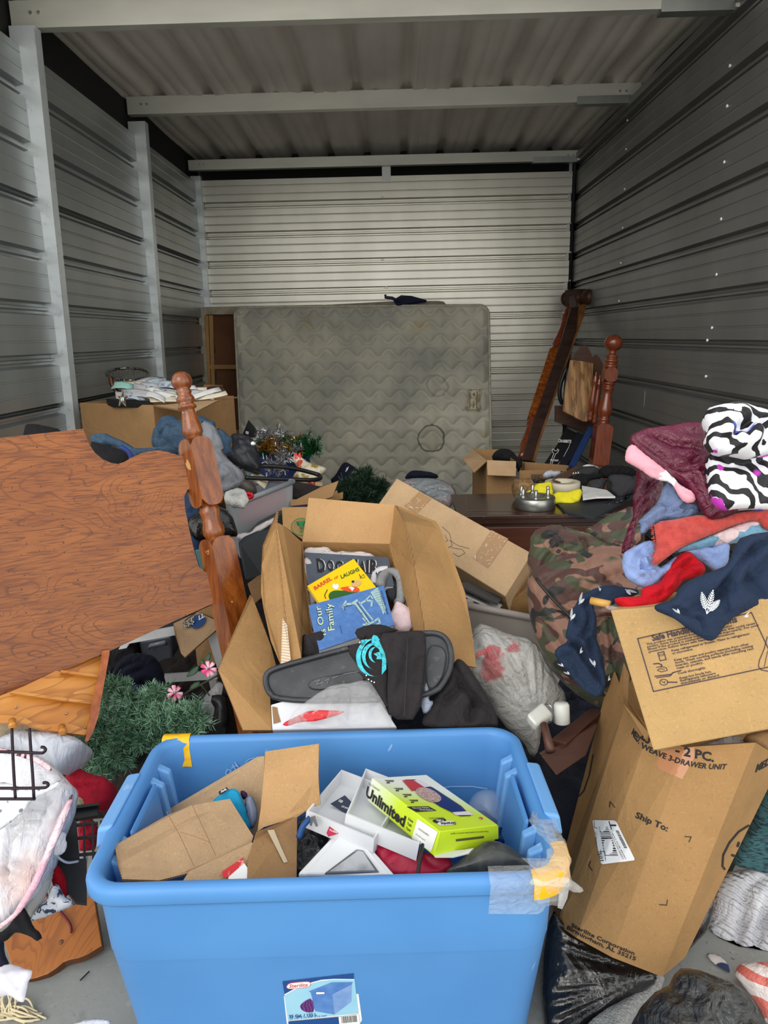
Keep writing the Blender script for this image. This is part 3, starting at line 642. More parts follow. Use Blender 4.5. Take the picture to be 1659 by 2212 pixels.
# maker's label on the front
def frontpl(z, dy=0):
    t = (.035 if z > .27 else .046)
    a = bl(0, -BD+.036, .43); b = bl(0, -BD+.050, .20); ax = (a-b).normalized(); n = bx.cross(ax); 
    if n.y > 0: n = -n
    return a, n
_a = bl(0, -BD+.0245, .322); _b = bl(0, -BD+.0405, .15); _n = bx.cross((_a-_b).normalized()); _n = _n if _n.y < 0 else -_n
lp = PL(690, 2160, 0, _n, P=_b+_n*.0008)
m_lw = mat('label_white', (238, 238, 236), rough=.35); m_lnavy = mat('label_navy', (28, 74, 140), rough=.35); m_lsky = mat('label_sky', (158, 208, 230), [Nz(12, .4, .7, (140, 196, 224))], .35)
m_lred = mat('label_red', (206, 60, 78), rough=.4); m_lbin = mat('label_picture_blue', (74, 120, 190), [Nz(40, .4, .7, (96, 142, 204))], .4); m_lbin2 = mat('label_picture_pale', (132, 164, 212), [Nz(40, .4, .7, (110, 148, 204))], .4); m_lpur = mat('label_purple', (112, 56, 128), [dict(t='wave', s=60, d=6, lo=.3, hi=.7, c=(76, 34, 92))], .5)
Lb = slab('label', [lp.hit(*q) for q in [(609, 2116), (613, 2113), (762, 2098), (768, 2101), (782, 2204), (778, 2210), (700, 2217), (621, 2225)]], .0006, m_lw, bn)
def Z8(x, y): return (550+x/5.53, 1980+y/5.53)
Q = lambda L_: [Z8(*q) for q in L_]
decal('picture', Q([(333, 765), (1185, 668), (1240, 1150), (400, 1240)]), lp, m_lsky, Lb, .0008)
decal('picture', Q([(333, 765), (1185, 668), (1190, 738), (950, 735), (800, 745), (650, 785), (480, 850), (357, 920)]), lp, m_lnavy, Lb, .0012)
decal('picture', Q([(357, 920), (480, 850), (650, 785), (800, 745), (950, 735), (1190, 738), (1190, 748), (950, 746), (800, 757), (652, 797), (484, 862), (360, 932)]), lp, m_lw, Lb, .0014)
decal('emblem', Q([(375, 830), (400, 790), (450, 775), (640, 758), (672, 775), (672, 815), (640, 838), (430, 860), (390, 850)]), lp, m_lred, Lb, .0014, sm=2)
decal('emblem', Q([(383, 828), (405, 796), (450, 782), (640, 765), (665, 780), (664, 812), (638, 830), (430, 852), (395, 845)]), lp, m_lw, Lb, .0018, sm=2)
text('Sterilite', lp, Z8(415, 838), Z8(636, 820), Lb, m_lred, Z8(412, 798), .01, .0022, shear=.2)
decal('picture', Q([(650, 885), (920, 780), (1172, 775), (1160, 800), (930, 918), (660, 895)]), lp, m_lbin, Lb, .0014)
decal('picture', Q([(672, 895), (930, 918), (955, 1160), (725, 1120)]), lp, m_lbin, Lb, .0016)
decal('picture', Q([(930, 918), (1160, 800), (1152, 1010), (955, 1160)]), lp, m_lbin2, Lb, .0016)
decal('picture', Q([(735, 890), (835, 890), (835, 910), (740, 915)]), lp, m_lw, Lb, .002)
decal('picture', Q([(535, 1060), (600, 1000), (685, 960), (722, 1128), (640, 1140), (570, 1115)]), lp, m_lpur, Lb, .0014, sm=1)
text('35 Gal. / 132 L', lp, Z8(415, 1200), Z8(745, 1175), Lb, m_lnavy, Z8(410, 1168), .03, .0018)
text('32 1/4" x 19 3/4" x 19 3/4"', lp, Z8(420, 1218), Z8(865, 1180), Lb, m_lnavy, Z8(418, 1206), .02, .0018)
decal('picture', Q([(402, 1245), (1003, 1190), (1015, 1310), (420, 1360)]), lp, m_lnavy, Lb, .0016)
decal('picture', Q([(1003, 1190), (1240, 1155), (1260, 1270), (1015, 1300)]), lp, m_lw, Lb, .0016)
random.seed(4); bars = []; x = 1035
while x < 1220:
    w_ = random.choice([3, 4, 7, 9]); bars.append(Q([(x, 1185-(x-1035)*.1), (x+w_, 1185-(x+w_-1035)*.1), (x+w_+8, 1262-(x-1035)*.1), (x+8, 1262-(x-1035)*.1)])); x += w_+random.choice([4, 5, 8])
merge_decals('barcode', bars, lp, m_ink, Lb, .002)
# ---- things in the bin
def pmat(c): return mat('m%d' % len(MATS), c, rough=.5)
# open brown carton on the left of the bin
def at_(q, Y): return at(q[0], q[1], Y)
def Z2(x, y): return (230+x/3.53, 1590+y/3.53)
BBt = [at(*Z2(1120, 760), 1.13), at(*Z2(1455, 600), 1.2), at(*Z2(1200, 160), 1.36), at(*Z2(445, 590), 1.33), at(*Z2(480, 600), 1.27)]
bA = at(*Z2(1130, 745), 1.16); bB = at(*Z2(1452, 605), 1.24); bC = at(*Z2(1205, 150), 1.40); bD = at(*Z2(445, 600), 1.33); bE = at(*Z2(150, 830), 1.12)
br = thing('open_carton', (-.25, 1.2, .15), ('open brown corrugated carton with torn flaps, lying in the left half of the blue bin', 'box'))
dn = Vector((.0, -.03, -.24))
slab('front_panel', [at(*Z2(630, 1030), 1.085), at(*Z2(1110, 810), 1.155), at(*Z2(1150, 900), 1.13), at(*Z2(1110, 1140), 1.075), at(*Z2(560, 1140), 1.06)], .004, m_kraft2, br, edge=m_edge)
slab('side_panel', [at(*Z2(1125, 790), 1.16), at(*Z2(1145, 730), 1.165), at(*Z2(1453, 610), 1.235), at(*Z2(1450, 1090), 1.12), at(*Z2(1080, 1110), 1.07), at(*Z2(1075, 960), 1.11)], .004, m_kraftd, br, edge=m_edge)
slab('back_panel', [at(*Z2(445, 575), 1.36), at(*Z2(1150, 158), 1.405), at(*Z2(1205, 152), 1.40), at(*Z2(1185, 720), 1.30), at(*Z2(900, 900), 1.27), at(*Z2(400, 760), 1.29)], .004, m_kraft2, br, edge=m_edge)
fl = [at(*Z2(62, 832), 1.12), at(*Z2(450, 610), 1.22), at(*Z2(640, 530), 1.245), at(*Z2(940, 478), 1.27), at(*Z2(1120, 765), 1.175), at(*Z2(1105, 812), 1.165), at(*Z2(660, 1035), 1.09), at(*Z2(400, 1100), 1.055), at(*Z2(120, 1090), 1.04), at(*Z2(85, 970), 1.07)]
_fl = slab('flap', fl, .004, m_kraft2, br, edge=m_edge)
_fp = P3((*Z2(62, 832), 1.12), (*Z2(940, 478), 1.27), (*Z2(660, 1035), 1.09)); merge_decals('crease', stroke([Z2(*q) for q in [(455, 612), (560, 800), (665, 1030)]], 1.6)+stroke([Z2(*q) for q in [(640, 535), (760, 790), (828, 945)]], 1.6)+stroke([Z2(*q) for q in [(560, 768), (680, 805), (790, 850)]], 1), _fp, mat('crease_brown', (138, 108, 78), rough=.9), _fl, .012)
fq = [at(*Z2(1210, 118), 1.33), at(*Z2(1620, 58), 1.30), at(*Z2(1615, 300), 1.27), at(*Z2(1630, 520), 1.25), at(*Z2(1560, 545), 1.245), at(*Z2(1400, 655), 1.225), at(*Z2(1330, 655), 1.22), at(*Z2(1200, 695), 1.215), at(*Z2(1150, 730), 1.21), at(*Z2(1175, 560), 1.24), at(*Z2(1200, 300), 1.28)]
slab('flap', fq, .004, m_kraft3, br, edge=m_edge)
tp_ = P3((*Z2(1110, 810), 1.150), (*Z2(1110, 1140), 1.070), (*Z2(560, 1140), 1.055))
m_redp = mat('red_print', (206, 46, 52), [Nz(60, .6, .7, (230, 190, 186))], .5)
decal('sticker', [Z2(880, 1040), Z2(1045, 928), Z2(1050, 975), Z2(930, 1080), Z2(890, 1085)], tp_, m_redp, br, .002)
decal('sticker', [Z2(930, 1080), Z2(1050, 975), Z2(1130, 1085), Z2(1135, 1120), Z2(930, 1110)], tp_, m_lw, br, .002)
decal('tape_residue', [Z2(1225, 720), Z2(1275, 715), Z2(1330, 850), Z2(1380, 960), Z2(1350, 970), Z2(1290, 850)], P3((*Z2(1145, 730), 1.162), (*Z2(1453, 610), 1.232), (*Z2(1450, 1090), 1.117)), mat('residue', (196, 178, 150), rough=.4), br, .001)
# pouches standing in the carton
m_aqua = fabric('aqua_fabric', (36, 160, 206)); m_tag = mat('tag_black', (22, 22, 24), rough=.6)
pa = PL(*Z2(960, 560), 1.29, (-.2, -.8, .6))
o = blob('zip_pouch', ('aqua blue fabric pouch with a small black tag, standing in the open brown carton', 'pouch'), [Z2(*q) for q in [(800, 500), (870, 440), (930, 405), (985, 402), (1020, 440), (1060, 560), (1100, 700), (1080, 720), (950, 700), (830, 640)]], pa, .014, m_aqua, 'cloth', .002, 14, R=.012, back=.02)
tg = PL(*Z2(890, 420), 1.30, (0, -.8, .5))
q = slab('tag', [tg.hit(*Z2(*p)) for p in [(853, 425), (915, 390), (930, 408), (880, 445), (862, 448)]], .002, m_tag, o)
text('ipsy', tg, Z2(912, 400), Z2(870, 424), q, m_white, Z2(920, 412), .02, .0015)
m_frost = mat('frosted_grey_plastic', (140, 148, 172), (), .3, alpha=.92)
blob('plastic_case', ('frosted grey plastic case beside the aqua pouch in the open carton', 'case'), [Z2(*q) for q in [(1045, 490), (1090, 445), (1125, 470), (1160, 600), (1130, 690), (1105, 715), (1080, 680)]], PL(*Z2(1100, 560), 1.30, (0, -.8, .6)), .012, m_frost, 'cloth', .001, 10)
blob('purple_pouch', ('small dark purple cloth pouch behind the frosted case in the open carton', 'pouch'), [Z2(*q) for q in [(1018, 425), (1040, 410), (1080, 440), (1060, 480), (1040, 485)]], PL(*Z2(1050, 450), 1.32, (0, -.8, .6)), .012, fabric('purple_cloth', (70, 40, 84)), 'cloth', .002, 10)
# phone box
def Z1(x, y): return (640+x/2.765, 1640+y/2.765)
ph = thing('phone_box', at(*Z1(820, 330), 1.2), ('lime green and white phone box with black lettering, lying on top in the blue bin', 'box'))
m_lime = mat('lime_card', (196, 224, 40), rough=.35); 
TA = at(*Z1(450, 112), 1.30); TC = at(*Z1(1205, 392), 1.195); TD = at(*Z1(858, 432), 1.125)
TB = TA+TC-TD
m_grad = mat('lime_fading_card', (200, 226, 44), [dict(t='grad', ax=1, lo=.02, hi=.10, c=(232, 236, 226))], .35)
dnn = (TB-TA).cross(TD-TA).normalized(); dnn = dnn if dnn.z < 0 else -dnn
hb = .048
o = hexa('carton_body', [TA, TB, TC, TD], dnn*hb, m_grad, ph, None, .0015)
tpl = PL(*Z1(820, 330), 0, -dnn, P=TA); spl = PL(*Z1(600, 300), 0, (TD-TA).cross(dnn), P=TA); 
if spl.n.dot(CO-TA) < 0: spl = PL(*Z1(600, 300), 0, -spl.n, P=TA)
epl = PL(*Z1(1000, 500), 0, (TC-TD).cross(dnn), P=TD)
if epl.n.dot(CO-TD) < 0: epl = PL(*Z1(1000, 500), 0, -epl.n, P=TD)
m_scr = mat('printed_navy', (36, 50, 110), rough=.25); m_pho = mat('printed_frame', (64, 66, 82), rough=.3); m_pr = mat('printed_red', (190, 52, 48), rough=.3); m_pw = mat('printed_white', (224, 216, 220), rough=.3)
D1 = lambda L_: [Z1(*q) for q in L_]
decal('phone_picture', D1([(615, 125), (740, 122), (1075, 340), (945, 345)]), tpl, m_pho, o, .0010, sm=1)
decal('phone_picture', D1([(632, 130), (738, 128), (1058, 338), (952, 340)]), tpl, m_scr, o, .0014, sm=1)
decal('phone_picture', D1([(632, 130), (700, 130), (765, 172), (690, 195)]), tpl, m_pr, o, .0018)
decal('phone_picture', D1([(705, 190), (740, 170), (800, 180), (860, 222), (868, 250), (838, 266), (790, 258), (730, 225)]), tpl, mat('printed_speckle', (214, 190, 180), [Nz(500, .45, .6, (120, 70, 66))], .3), o, .0021, sm=2)
decal('phone_picture', D1([(952, 340), (930, 322), (1030, 315), (1058, 338)]), tpl, m_pw, o, .0018)
decal('phone_picture', D1([(700, 130), (738, 128), (800, 168), (765, 172)]), tpl, m_pw, o, .0018)
decal('print_block', D1([(655, 286), (790, 284), (838, 310), (715, 318)]), tpl, m_ink, o, .0010)
text('SAMSUNG', tpl, Z1(812, 305), Z1(730, 303), o, m_white, Z1(822, 311), .02, .0014)
text('Galaxy A14 5G', tpl, Z1(790, 292), Z1(690, 292), o, m_white, Z1(800, 299), .02, .0014)
decal('print_block', D1([(805, 365), (880, 352), (900, 370), (870, 385), (830, 385)]), tpl, m_ink, o, .0010, sm=2)
decal('print_block', D1([(840, 380), (940, 368), (960, 392), (870, 402), (845, 395)]), tpl, m_white, o, .0014, sm=2)
text('Talk', tpl, Z1(880, 366), Z1(828, 366), o, m_white, Z1(890, 378), .03, .0018)
text('Straight', tpl, Z1(950, 380), Z1(860, 383), o, m_ink, Z1(955, 395), .03, .0020)
text('WIRELESS', tpl, Z1(880, 348), Z1(790, 353), o, m_ink, Z1(884, 356), 0, .0012)
decal('print_block', D1([(1085, 350), (1108, 349), (1118, 360), (1092, 362)]), tpl, m_redp, o, .0012, sm=1)
for i, (x, y) in enumerate([(545, 135), (600, 182), (650, 218), (690, 252)]): merge_decals('print_block', stroke(D1([(x-15, y-6), (x+35, y-6), (x+35, y), (x-5, y)]), 1.2)+stroke(D1([(x-5, y+8), (x+12, y+8)]), 2), tpl, m_ink, o)
text('Unlimited', spl, Z1(415, 215), Z1(645, 405), o, m_ink, Z1(428, 160), .04, .0012)
text('No-Contract', spl, Z1(433, 150), Z1(498, 192), o, m_ink, Z1(438, 138), 0, .0012)
for i, s_ in enumerate(('Data', 'Talk', 'Text')): text(s_, spl, Z1(670-i*7, 362+i*27), Z1(698-i*7, 380+i*27), o, m_ink, Z1(673-i*7, 348+i*27), .02, .0012)
decal('sticker', D1([(727, 356), (848, 434), (808, 552), (692, 472)]), spl, m_lw, o, .0012)
text('BY8003502XAX9', spl, Z1(792, 460), Z1(732, 418), o, m_ink, Z1(795, 450), 0, .0016)
text('TF Glxy Talk A14 5G', spl, Z1(772, 490), Z1(715, 448), o, m_ink, Z1(775, 482), 0, .0016)
decal('end_print', D1([(862, 436), (1205, 396), (1206, 474), (836, 545)]), epl, m_lime, o, .0008)
text('Phone cannot be activated unless scanned at register', epl, Z1(1145, 425), Z1(918, 440), o, m_ink, Z1(1145, 436), 0, .0012)
decal('hang_slot', D1([(950, 476), (1118, 456), (1120, 470), (952, 490)]), epl, mat('slot', (86, 84, 40), rough=.8), o, .0012)
slab('torn_flap', [at(*Z1(*q), Y) for q, Y in [((820, 570), 1.12), ((850, 552), 1.135), ((1000, 540), 1.14), ((1060, 530), 1.145), ((1030, 560), 1.13), ((940, 582), 1.11), ((830, 582), 1.11)]], .002, m_paper, ph)
# white inner trays of phone boxes
m_card = mat('white_card', (226, 228, 230), [Nz(6, .4, .8, (210, 212, 216))], .5)
def tray(nm, T, A, B, C, depth, wall_=.004, mcol=None):
    A, B, C = Vector(A), Vector(B), Vector(C); C, D = B+C-A, C; n = (B-A).cross(C-A).normalized(); n = n if n.z > 0 else -n
    R1 = [A, B, C, D]; R0 = [p-n*depth for p in R1]
    return box_shell(nm, R0, R1, wall_, mcol or m_card, mcol or m_card, None, T)
tray('phone_box_tray', ('white card tray propped directly under the lime phone box', 'box'), at(*Z1(298, 325), 1.20), at(*Z1(415, 55), 1.385), at(*Z1(735, 505), 1.14), .035)
tray('phone_box_shell', ('open white card phone box lid left of the tray, against the brown carton', 'box'), at(*Z1(60, 310), 1.22), at(*Z1(270, 62), 1.39), at(*Z1(465, 478), 1.15), .035)
dk = PL(*Z1(260, 255), 1.29, (0, -.6, .8))
o = slab('leaflet', [dk.hit(*Z1(*q)) for q in [(205, 265), (290, 215), (345, 270), (295, 325)]], .004, mat('navy_card', (30, 44, 66), rough=.5), None, ('dark navy printed leaflet with white letters inside the white phone box lid', 'leaflet'))
text('GO', dk, Z1(272, 262), Z1(250, 252), o, m_white, Z1(282, 250), .03); text('UNLTD', dk, Z1(310, 300), Z1(268, 285), o, m_white, Z1(316, 292), .02)
# white lidded food container
fc = thing('food_container', at(*Z1(300, 600), 1.06), ('white plastic lidded container with a clear window panel, at the front of the blue bin', 'container'))
A, B, C = at(*Z1(-40, 740), 1.055), at(*Z1(235, 440), 1.185), at(*Z1(395, 468), 1.205)
cA = at(*Z1(5, 680), 1.09); cB = at(*Z1(230, 440), 1.20); cC = at(*Z1(400, 470), 1.19); cD = at(*Z1(620, 720), 1.045)
fp = P3((*Z1(230, 440), 1.20), (*Z1(400, 470), 1.19), (*Z1(5, 680), 1.09)); cD = fp.hit(*Z1(620, 720)); V = [cA, cB, cC, cD]; dn_ = Vector((.0, .02, -.09))
o = solid('tub', V+[p+dn_ for p in V], [[0, 1, 2, 3], [7, 6, 5, 4], [0, 4, 5, 1], [1, 5, 6, 2], [2, 6, 7, 3], [3, 7, 4, 0]], m_white, fc, None, .006, 3)
fp = P3((*Z1(230, 440), 1.20), (*Z1(400, 470), 1.19), (*Z1(5, 680), 1.09))
slab('lid_rim', [fp.w(*fp.uv(*Z1(*q)), .004) for q in [(60, 690), (250, 470), (385, 495), (560, 700)]], .006, m_white, fc, bev=.003)
slab('window_frame', [fp.w(*fp.uv(*Z1(*q)), .008) for q in [(170, 700), (360, 555), (400, 562), (492, 690)]], .004, mat('chrome_trim', (150, 152, 158), rough=.2, metal=.6), fc, bev=.002)
slab('window_panel', [fp.w(*fp.uv(*Z1(*q)), .0095) for q in [(200, 695), (368, 572), (396, 578), (468, 688)]], .003, mat('cloudy_panel', (190, 192, 196), [Nz(30, .4, .7, (150, 152, 156), det=5)], .3), fc)
# dark red garment, black cord, black bags, dark bottle, clear dome
m_wine = mat('wine_red_fabric', (92, 14, 34), [dict(t='voronoi', s=26, st=(1, 3, 1), lo=.0, hi=.12, c=(178, 20, 60))], .5, sheen=.3)
blob('red_gift_bag', ('dark red patterned bag under the white tray and lime phone box', 'bag'), [Z1(*q) for q in [(440, 470), (560, 500), (700, 540), (800, 560), (900, 585), (945, 620), (900, 670), (800, 690), (590, 700), (500, 620)]], PL(*Z1(700, 600), 1.155, (0, -.5, .85)), .012, m_wine, 'cloth', .006, 14, back=.08)
tube('charging_cord', [at(*Z1(755, 510), 1.12), at(*Z1(745, 560), 1.10), at(*Z1(735, 620), 1.085), at(*Z1(725, 690), 1.07)], .0035, m_black, None, ('black charging cord running down over the dark red bag in the bin', 'cord'), sub=4)
m_trash = mat('black_bin_liner', (20, 21, 23), (), .22, bump=[dict(t='noise', s=18, str=.7, dist=.02, d=1.5, det=6)], spec=.7, coat=.2)
blob('black_bag', ('black glossy bag between the brown carton and the white container in the bin', 'bag'), [Z1(*q) for q in [(0, 340), (110, 330), (300, 400), (460, 470), (470, 540), (300, 520), (150, 620), (0, 720), (-60, 600)]], PL(*Z1(150, 480), 1.26, (0, -.5, .85)), .01, m_trash, 'crumple', .006, 12, back=.09)
bp_ = PL(*Z1(215, 415), 1.19, (0, -.6, .8)); o = slab('gift_card', [bp_.hit(*Z1(*q)) for q in [(180, 440), (205, 385), (275, 405), (260, 440), (190, 462)]], .002, m_wine, None, ('small dark red card with white lettering lying on the black bag', 'card'))
text('FARGO', bp_, Z1(258, 425), Z1(205, 405), o, m_white, Z1(262, 416), .02); text('WELLS', bp_, Z1(245, 447), Z1(198, 425), o, m_white, Z1(249, 438), .02)
o = tube('pliers', [at(*Z1(15, 470), 1.18), at(*Z1(40, 400), 1.19), at(*Z1(85, 350), 1.2)], .006, mat('blue_grip', (20, 70, 130), rough=.5), None, ('blue handled pliers lying in the dark corner beside the brown carton', 'pliers'), sub=4)
slab('jaw', [at(*Z1(*q), 1.185) for q in [(85, 352), (112, 345), (130, 400), (118, 405), (100, 370), (92, 400), (80, 395)]], .004, m_metal, o)
# grey black toaster-like dome lid at the right front
m_smoke = mat('smoked_plastic', (52, 54, 56), [Nz(30, .4, .7, (88, 90, 84), det=5), Nz(9, .62, .7, (150, 170, 30), a=.5)], .3, spec=.6)
blob('smoked_jar', ('dusty smoked grey plastic jar lying at the right front of the blue bin', 'jar'), [Z1(*q) for q in [(870, 680), (960, 615), (1080, 520), (1130, 488), (1200, 485), (1290, 530), (1400, 610), (1420, 660), (1300, 700), (1000, 720)]], PL(*Z1(1150, 600), 1.13, (0, -.5, .85)), .035, m_smoke, 'lump', .001, 4, R=.07, back=.06, sm=3)
# clear plastic dome and blue-black blister behind
m_glass = mat('clear_dome', (200, 214, 235), (), .08, alpha=.25, spec=.9)
lathe('clear_dome', [(0, .047), (.3, .046), (.6, .038), (.85, .022), (1, .004)], at(*Z1(1150, 330), 1.40), at(*Z1(1130, 215), 1.385), m_glass, None, ('clear plastic dome lid behind the lime phone box', 'lid'), n=24)
slab('blister_tray', [at(*Z1(*q), Y) for q, Y in [((1030, 300), 1.38), ((1120, 300), 1.40), ((1300, 440), 1.35), ((1310, 510), 1.30), ((1200, 470), 1.28)]], .02, mat('blue_smoke_plastic', (24, 38, 92), rough=.1, spec=.9), None, ('glossy dark blue plastic tray behind the lime phone box in the bin', 'tray'), bev=.004)
# writing in marker on the inner back wall
wpl = PL(600, 1640, 0, (bl(0, -1, 0)-c0)+Vector((0, 0, .08)), P=bl(0, BD-.0345, .40))
merge_decals('marker_scrawl', stroke([(488, 1668), (492, 1660), (500, 1662), (496, 1672), (488, 1670)], 2)+stroke([(503, 1650), (510, 1662)], 2)+stroke([(508, 1645), (516, 1655), (510, 1652), (500, 1658)], 2)+stroke([(530, 1646), (538, 1638), (550, 1635), (556, 1638)], 1.5), wpl, mat('pale_marker', (150, 192, 236), rough=.5), bn, .004)
merge_decals('scratch', stroke([(935, 1702), (975, 1697), (1020, 1697), (1052, 1702)], 2.5), wpl, mat('pale_scuff', (160, 198, 238), rough=.5), bn, .004)
# ---------------------------------------------------------------- middle of the pile: carton of books and its neighbours
def C3(x, y): return (480+x/2.86, 1070+y/2.86)
def C4(x, y): return (450+x/2.552, 1050+y/2.552)
m_blackd = fabric('black_jersey', (48, 44, 46), var=.75)
bk = thing('book_carton', at(830, 1400, 1.75), ('open tan cardboard carton holding picture books, flaps spread, behind the blue bin', 'box'))
def Y3(x, y): return 2.12-.38*min(1, max(0, (y-290)/570))
def S3(nm, q, m, off=0, **k): return slab(nm, [at(*C3(x, y), (Y3(x, y)+off if len(r) == 0 else r[0])) for x, y, *r in q], .005, m, bk, edge=m_edge, **k)
ring1 = [at(*C3(490, 285), 2.12), at(*C3(1032, 300), 2.12), at(*C3(1190, 850), 1.76), at(*C3(548, 850), 1.76)]
ax_ = (ring1[1]-ring1[0]).cross(ring1[3]-ring1[0]).normalized(); ax_ = ax_ if ax_.z < 0 else -ax_
box_shell('carton_body', [p+ax_*.28 for p in ring1], ring1, .005, m_bx, m_edge, bk)
S3('flap', [(535, 15, 2.17), (1065, 60, 2.17), (1037, 300, 2.12), (495, 285, 2.12)], m_kraft3)
lg = S3('flap', [(368, 75, 2.30), (560, 70, 2.26), (520, 290, 2.17), (375, 185, 2.22)], m_bx)
S3('flap', [(335, 165, 1.95), (375, 185, 1.97), (492, 287, 2.12), (505, 500, 2.0), (550, 870, 1.76), (495, 865, 1.72), (490, 1012, 1.60), (424, 1022, 1.60)], m_bx)
S3('flap', [(345, 78, 2.10), (338, 165, 1.96), (424, 1022, 1.60), (362, 1050, 1.60), (300, 900, 1.66), (255, 700, 1.72), (240, 600, 1.77), (243, 430, 1.86), (250, 310, 1.92)], m_bx)
S3('flap', [(1032, 300, 2.12), (1122, 158, 1.98), (1190, 450, 1.86), (1255, 835, 1.68), (1185, 835, 1.74), (1120, 600, 1.88), (1055, 400, 2.04)], m_bx)
S3('flap', [(1065, 60, 2.17), (1090, 75, 2.2), (1125, 155, 2.0), (1037, 298, 2.12)], m_bx)
S3('flap', [(1078, 62, 2.18), (1320, 160, 2.12), (1345, 200, 2.08), (1420, 380, 1.98), (1500, 600, 1.86), (1545, 850, 1.74), (1570, 1062, 1.63), (1425, 1035, 1.62), (1255, 835, 1.675), (1190, 450, 1.85), (1125, 155, 1.97)], m_bx)
gp = P3((*C3(368, 75), 2.295), (*C3(560, 70), 2.255), (*C3(375, 185), 2.215)); m_green = mat('green_print', (40, 120, 70), rough=.8)
circ = [(490+60*math.cos(a), 200+53*math.sin(a)) for a in np.linspace(.9, 5.4, 18)]
merge_decals('emblem', stroke([C3(*q) for q in circ], 2)+[[C3(*q) for q in [(463, 165), (515, 160), (515, 190), (463, 192)]]]+stroke([C3(462, 168), C3(490, 210)], 3)+stroke([C3(515, 165), C3(490, 210)], 3)+[[C3(490+9*math.cos(a), 228+9*math.sin(a)) for a in np.linspace(0, 5.5, 8)]], gp, m_green, lg, .003)
wp = P3((*C3(345, 78), 2.098), (*C3(338, 165), 1.955), (*C3(300, 900), 1.655))
slab('torn_liner', [at(*C3(*q), Y) for q, Y in [((372, 760), 1.665), ((400, 800), 1.66), ((424, 1018), 1.592), ((362, 1045), 1.592)]], .002, mat('torn_paper', (214, 200, 182), [dict(t='wave', s=60, dir='Z', lo=.3, hi=.7, c=(188, 160, 128))], .9), bk)
slab('flap_front', [at(*C3(*q), Y) for q, Y in [((655, 852), 1.725), ((810, 850), 1.725), ((860, 890), 1.71), ((850, 960), 1.68), ((632, 975), 1.68)]], .005, m_kraft3, bk, edge=m_edge)
# books
bp3 = P3((*C3(500, 360), 2.05), (*C3(1030, 380), 2.05), (*C3(700, 860), 1.74))
def bookp(h): return PL(0, 0, 0, bp3.n, P=bp3.o+bp3.n*h)
def mapx(pl, q): return [pl.hit(*C3(*p)) for p in q]
def book(T, q, h, th, m, pages=True):
    pl = bookp(h); r = thing('book', pl.hit(*C3(*q[0])), T)
    P = mapx(pl, q); c = sum(P, Vector())/4
    slab('cover', P, .002, m, r); slab('page_block', [p+(c-p)*.02-pl.n*.002 for p in P], th-.004, m_paper, r); slab('back_cover', [p-pl.n*(th-.002) for p in P], .002, m, r)
    return r, pl
m_slate = mat('slate_cover', (84, 94, 108), [Nz(30, .4, .8, (74, 84, 98))], .45); m_yelb = mat('yellow_cover', (250, 208, 16), rough=.35, coat=.3); m_blb = mat('blue_cover', (74, 116, 176), [Nz(60, .45, .7, (86, 128, 186)), Nz(200, .6, .7, (100, 140, 192), a=.5)], .6)
b1, q1 = book(('grey picture book with hand-drawn black lettering, rearmost in the carton', 'book'), [(508, 352), (1025, 383), (1062, 560), (530, 560)], 0, .02, m_slate)
for i, (s_, a, b, h) in enumerate([('D', (588, 472), (640, 476), (580, 395)), ('O', (648, 465), (690, 467), (645, 405)), ('G', (698, 465), (745, 470), (698, 408)), ('H', (795, 460), (835, 462), (797, 400)), ('A', (840, 475), (885, 478), (845, 410)), ('I', (888, 478), (905, 480), (890, 405)), ('R', (910, 480), (960, 484), (915, 402))]):
    text(s_, q1, C3(a[0]+5, a[1]-3), C3(b[0]+5, b[1]-3), b1, m_white, C3(h[0]+5, h[1]-3), .02, .0008); text(s_, q1, C3(*a), C3(*b), b1, m_ink, C3(*h), .05, .0014)
b2, q2 = book(('yellow joke book with red and green title, lying across the grey book', 'book'), [(525, 560), (812, 392), (960, 580), (650, 740)], .024, .012, m_yelb)
m_tred = mat('title_red', (210, 70, 40), rough=.5); m_tgrn = mat('title_green', (44, 96, 40), rough=.5); m_org = mat('print_orange', (226, 84, 40), rough=.5); m_dog = mat('print_tan', (214, 176, 110), rough=.5)
text('BARREL', q2, C3(573, 588), C3(680, 522), b2, m_tred, C3(563, 568), .03); text('OF', q2, C3(693, 523), C3(718, 510), b2, m_tred, C3(690, 510), .03); text('LAUGHS', q2, C3(737, 517), C3(850, 466), b2, m_tgrn, C3(729, 496), .03)
decal('picture', [C3(*q) for q in [(655, 635), (660, 605), (690, 588), (740, 590), (800, 590), (860, 600), (790, 660), (690, 680)]], q2, m_tgrn, b2, .001, sm=2)
decal('picture', [C3(*q) for q in [(725, 572), (790, 562), (845, 572), (850, 600), (790, 600), (740, 585)]], q2, m_org, b2, .0012, sm=1)
decal('picture', [C3(*q) for q in [(778, 570), (802, 566), (818, 575), (802, 595), (795, 582)]], q2, m_white, b2, .0015)
decal('picture', [C3(*q) for q in [(795, 540), (820, 525), (855, 528), (862, 545), (840, 566), (812, 568), (800, 556)]], q2, m_dog, b2, .0016, sm=2)
decal('picture', [C3(*q) for q in [(798, 530), (815, 528), (818, 542), (802, 545)]], q2, m_ink, b2, .0019, sm=2)
decal('picture', [C3(*q) for q in [(678, 560), (690, 545), (702, 556), (712, 545), (722, 560), (715, 582), (690, 582)]], q2, m_white, b2, .0014, sm=1)
merge_decals('picture', stroke([C3(*q) for q in [(640, 640), (632, 620), (650, 585)]], 1.6)+stroke([C3(*q) for q in [(850, 518), (872, 490), (882, 508), (862, 515), (845, 488), (855, 512)]], .8), q2, m_ink, b2, .0014)
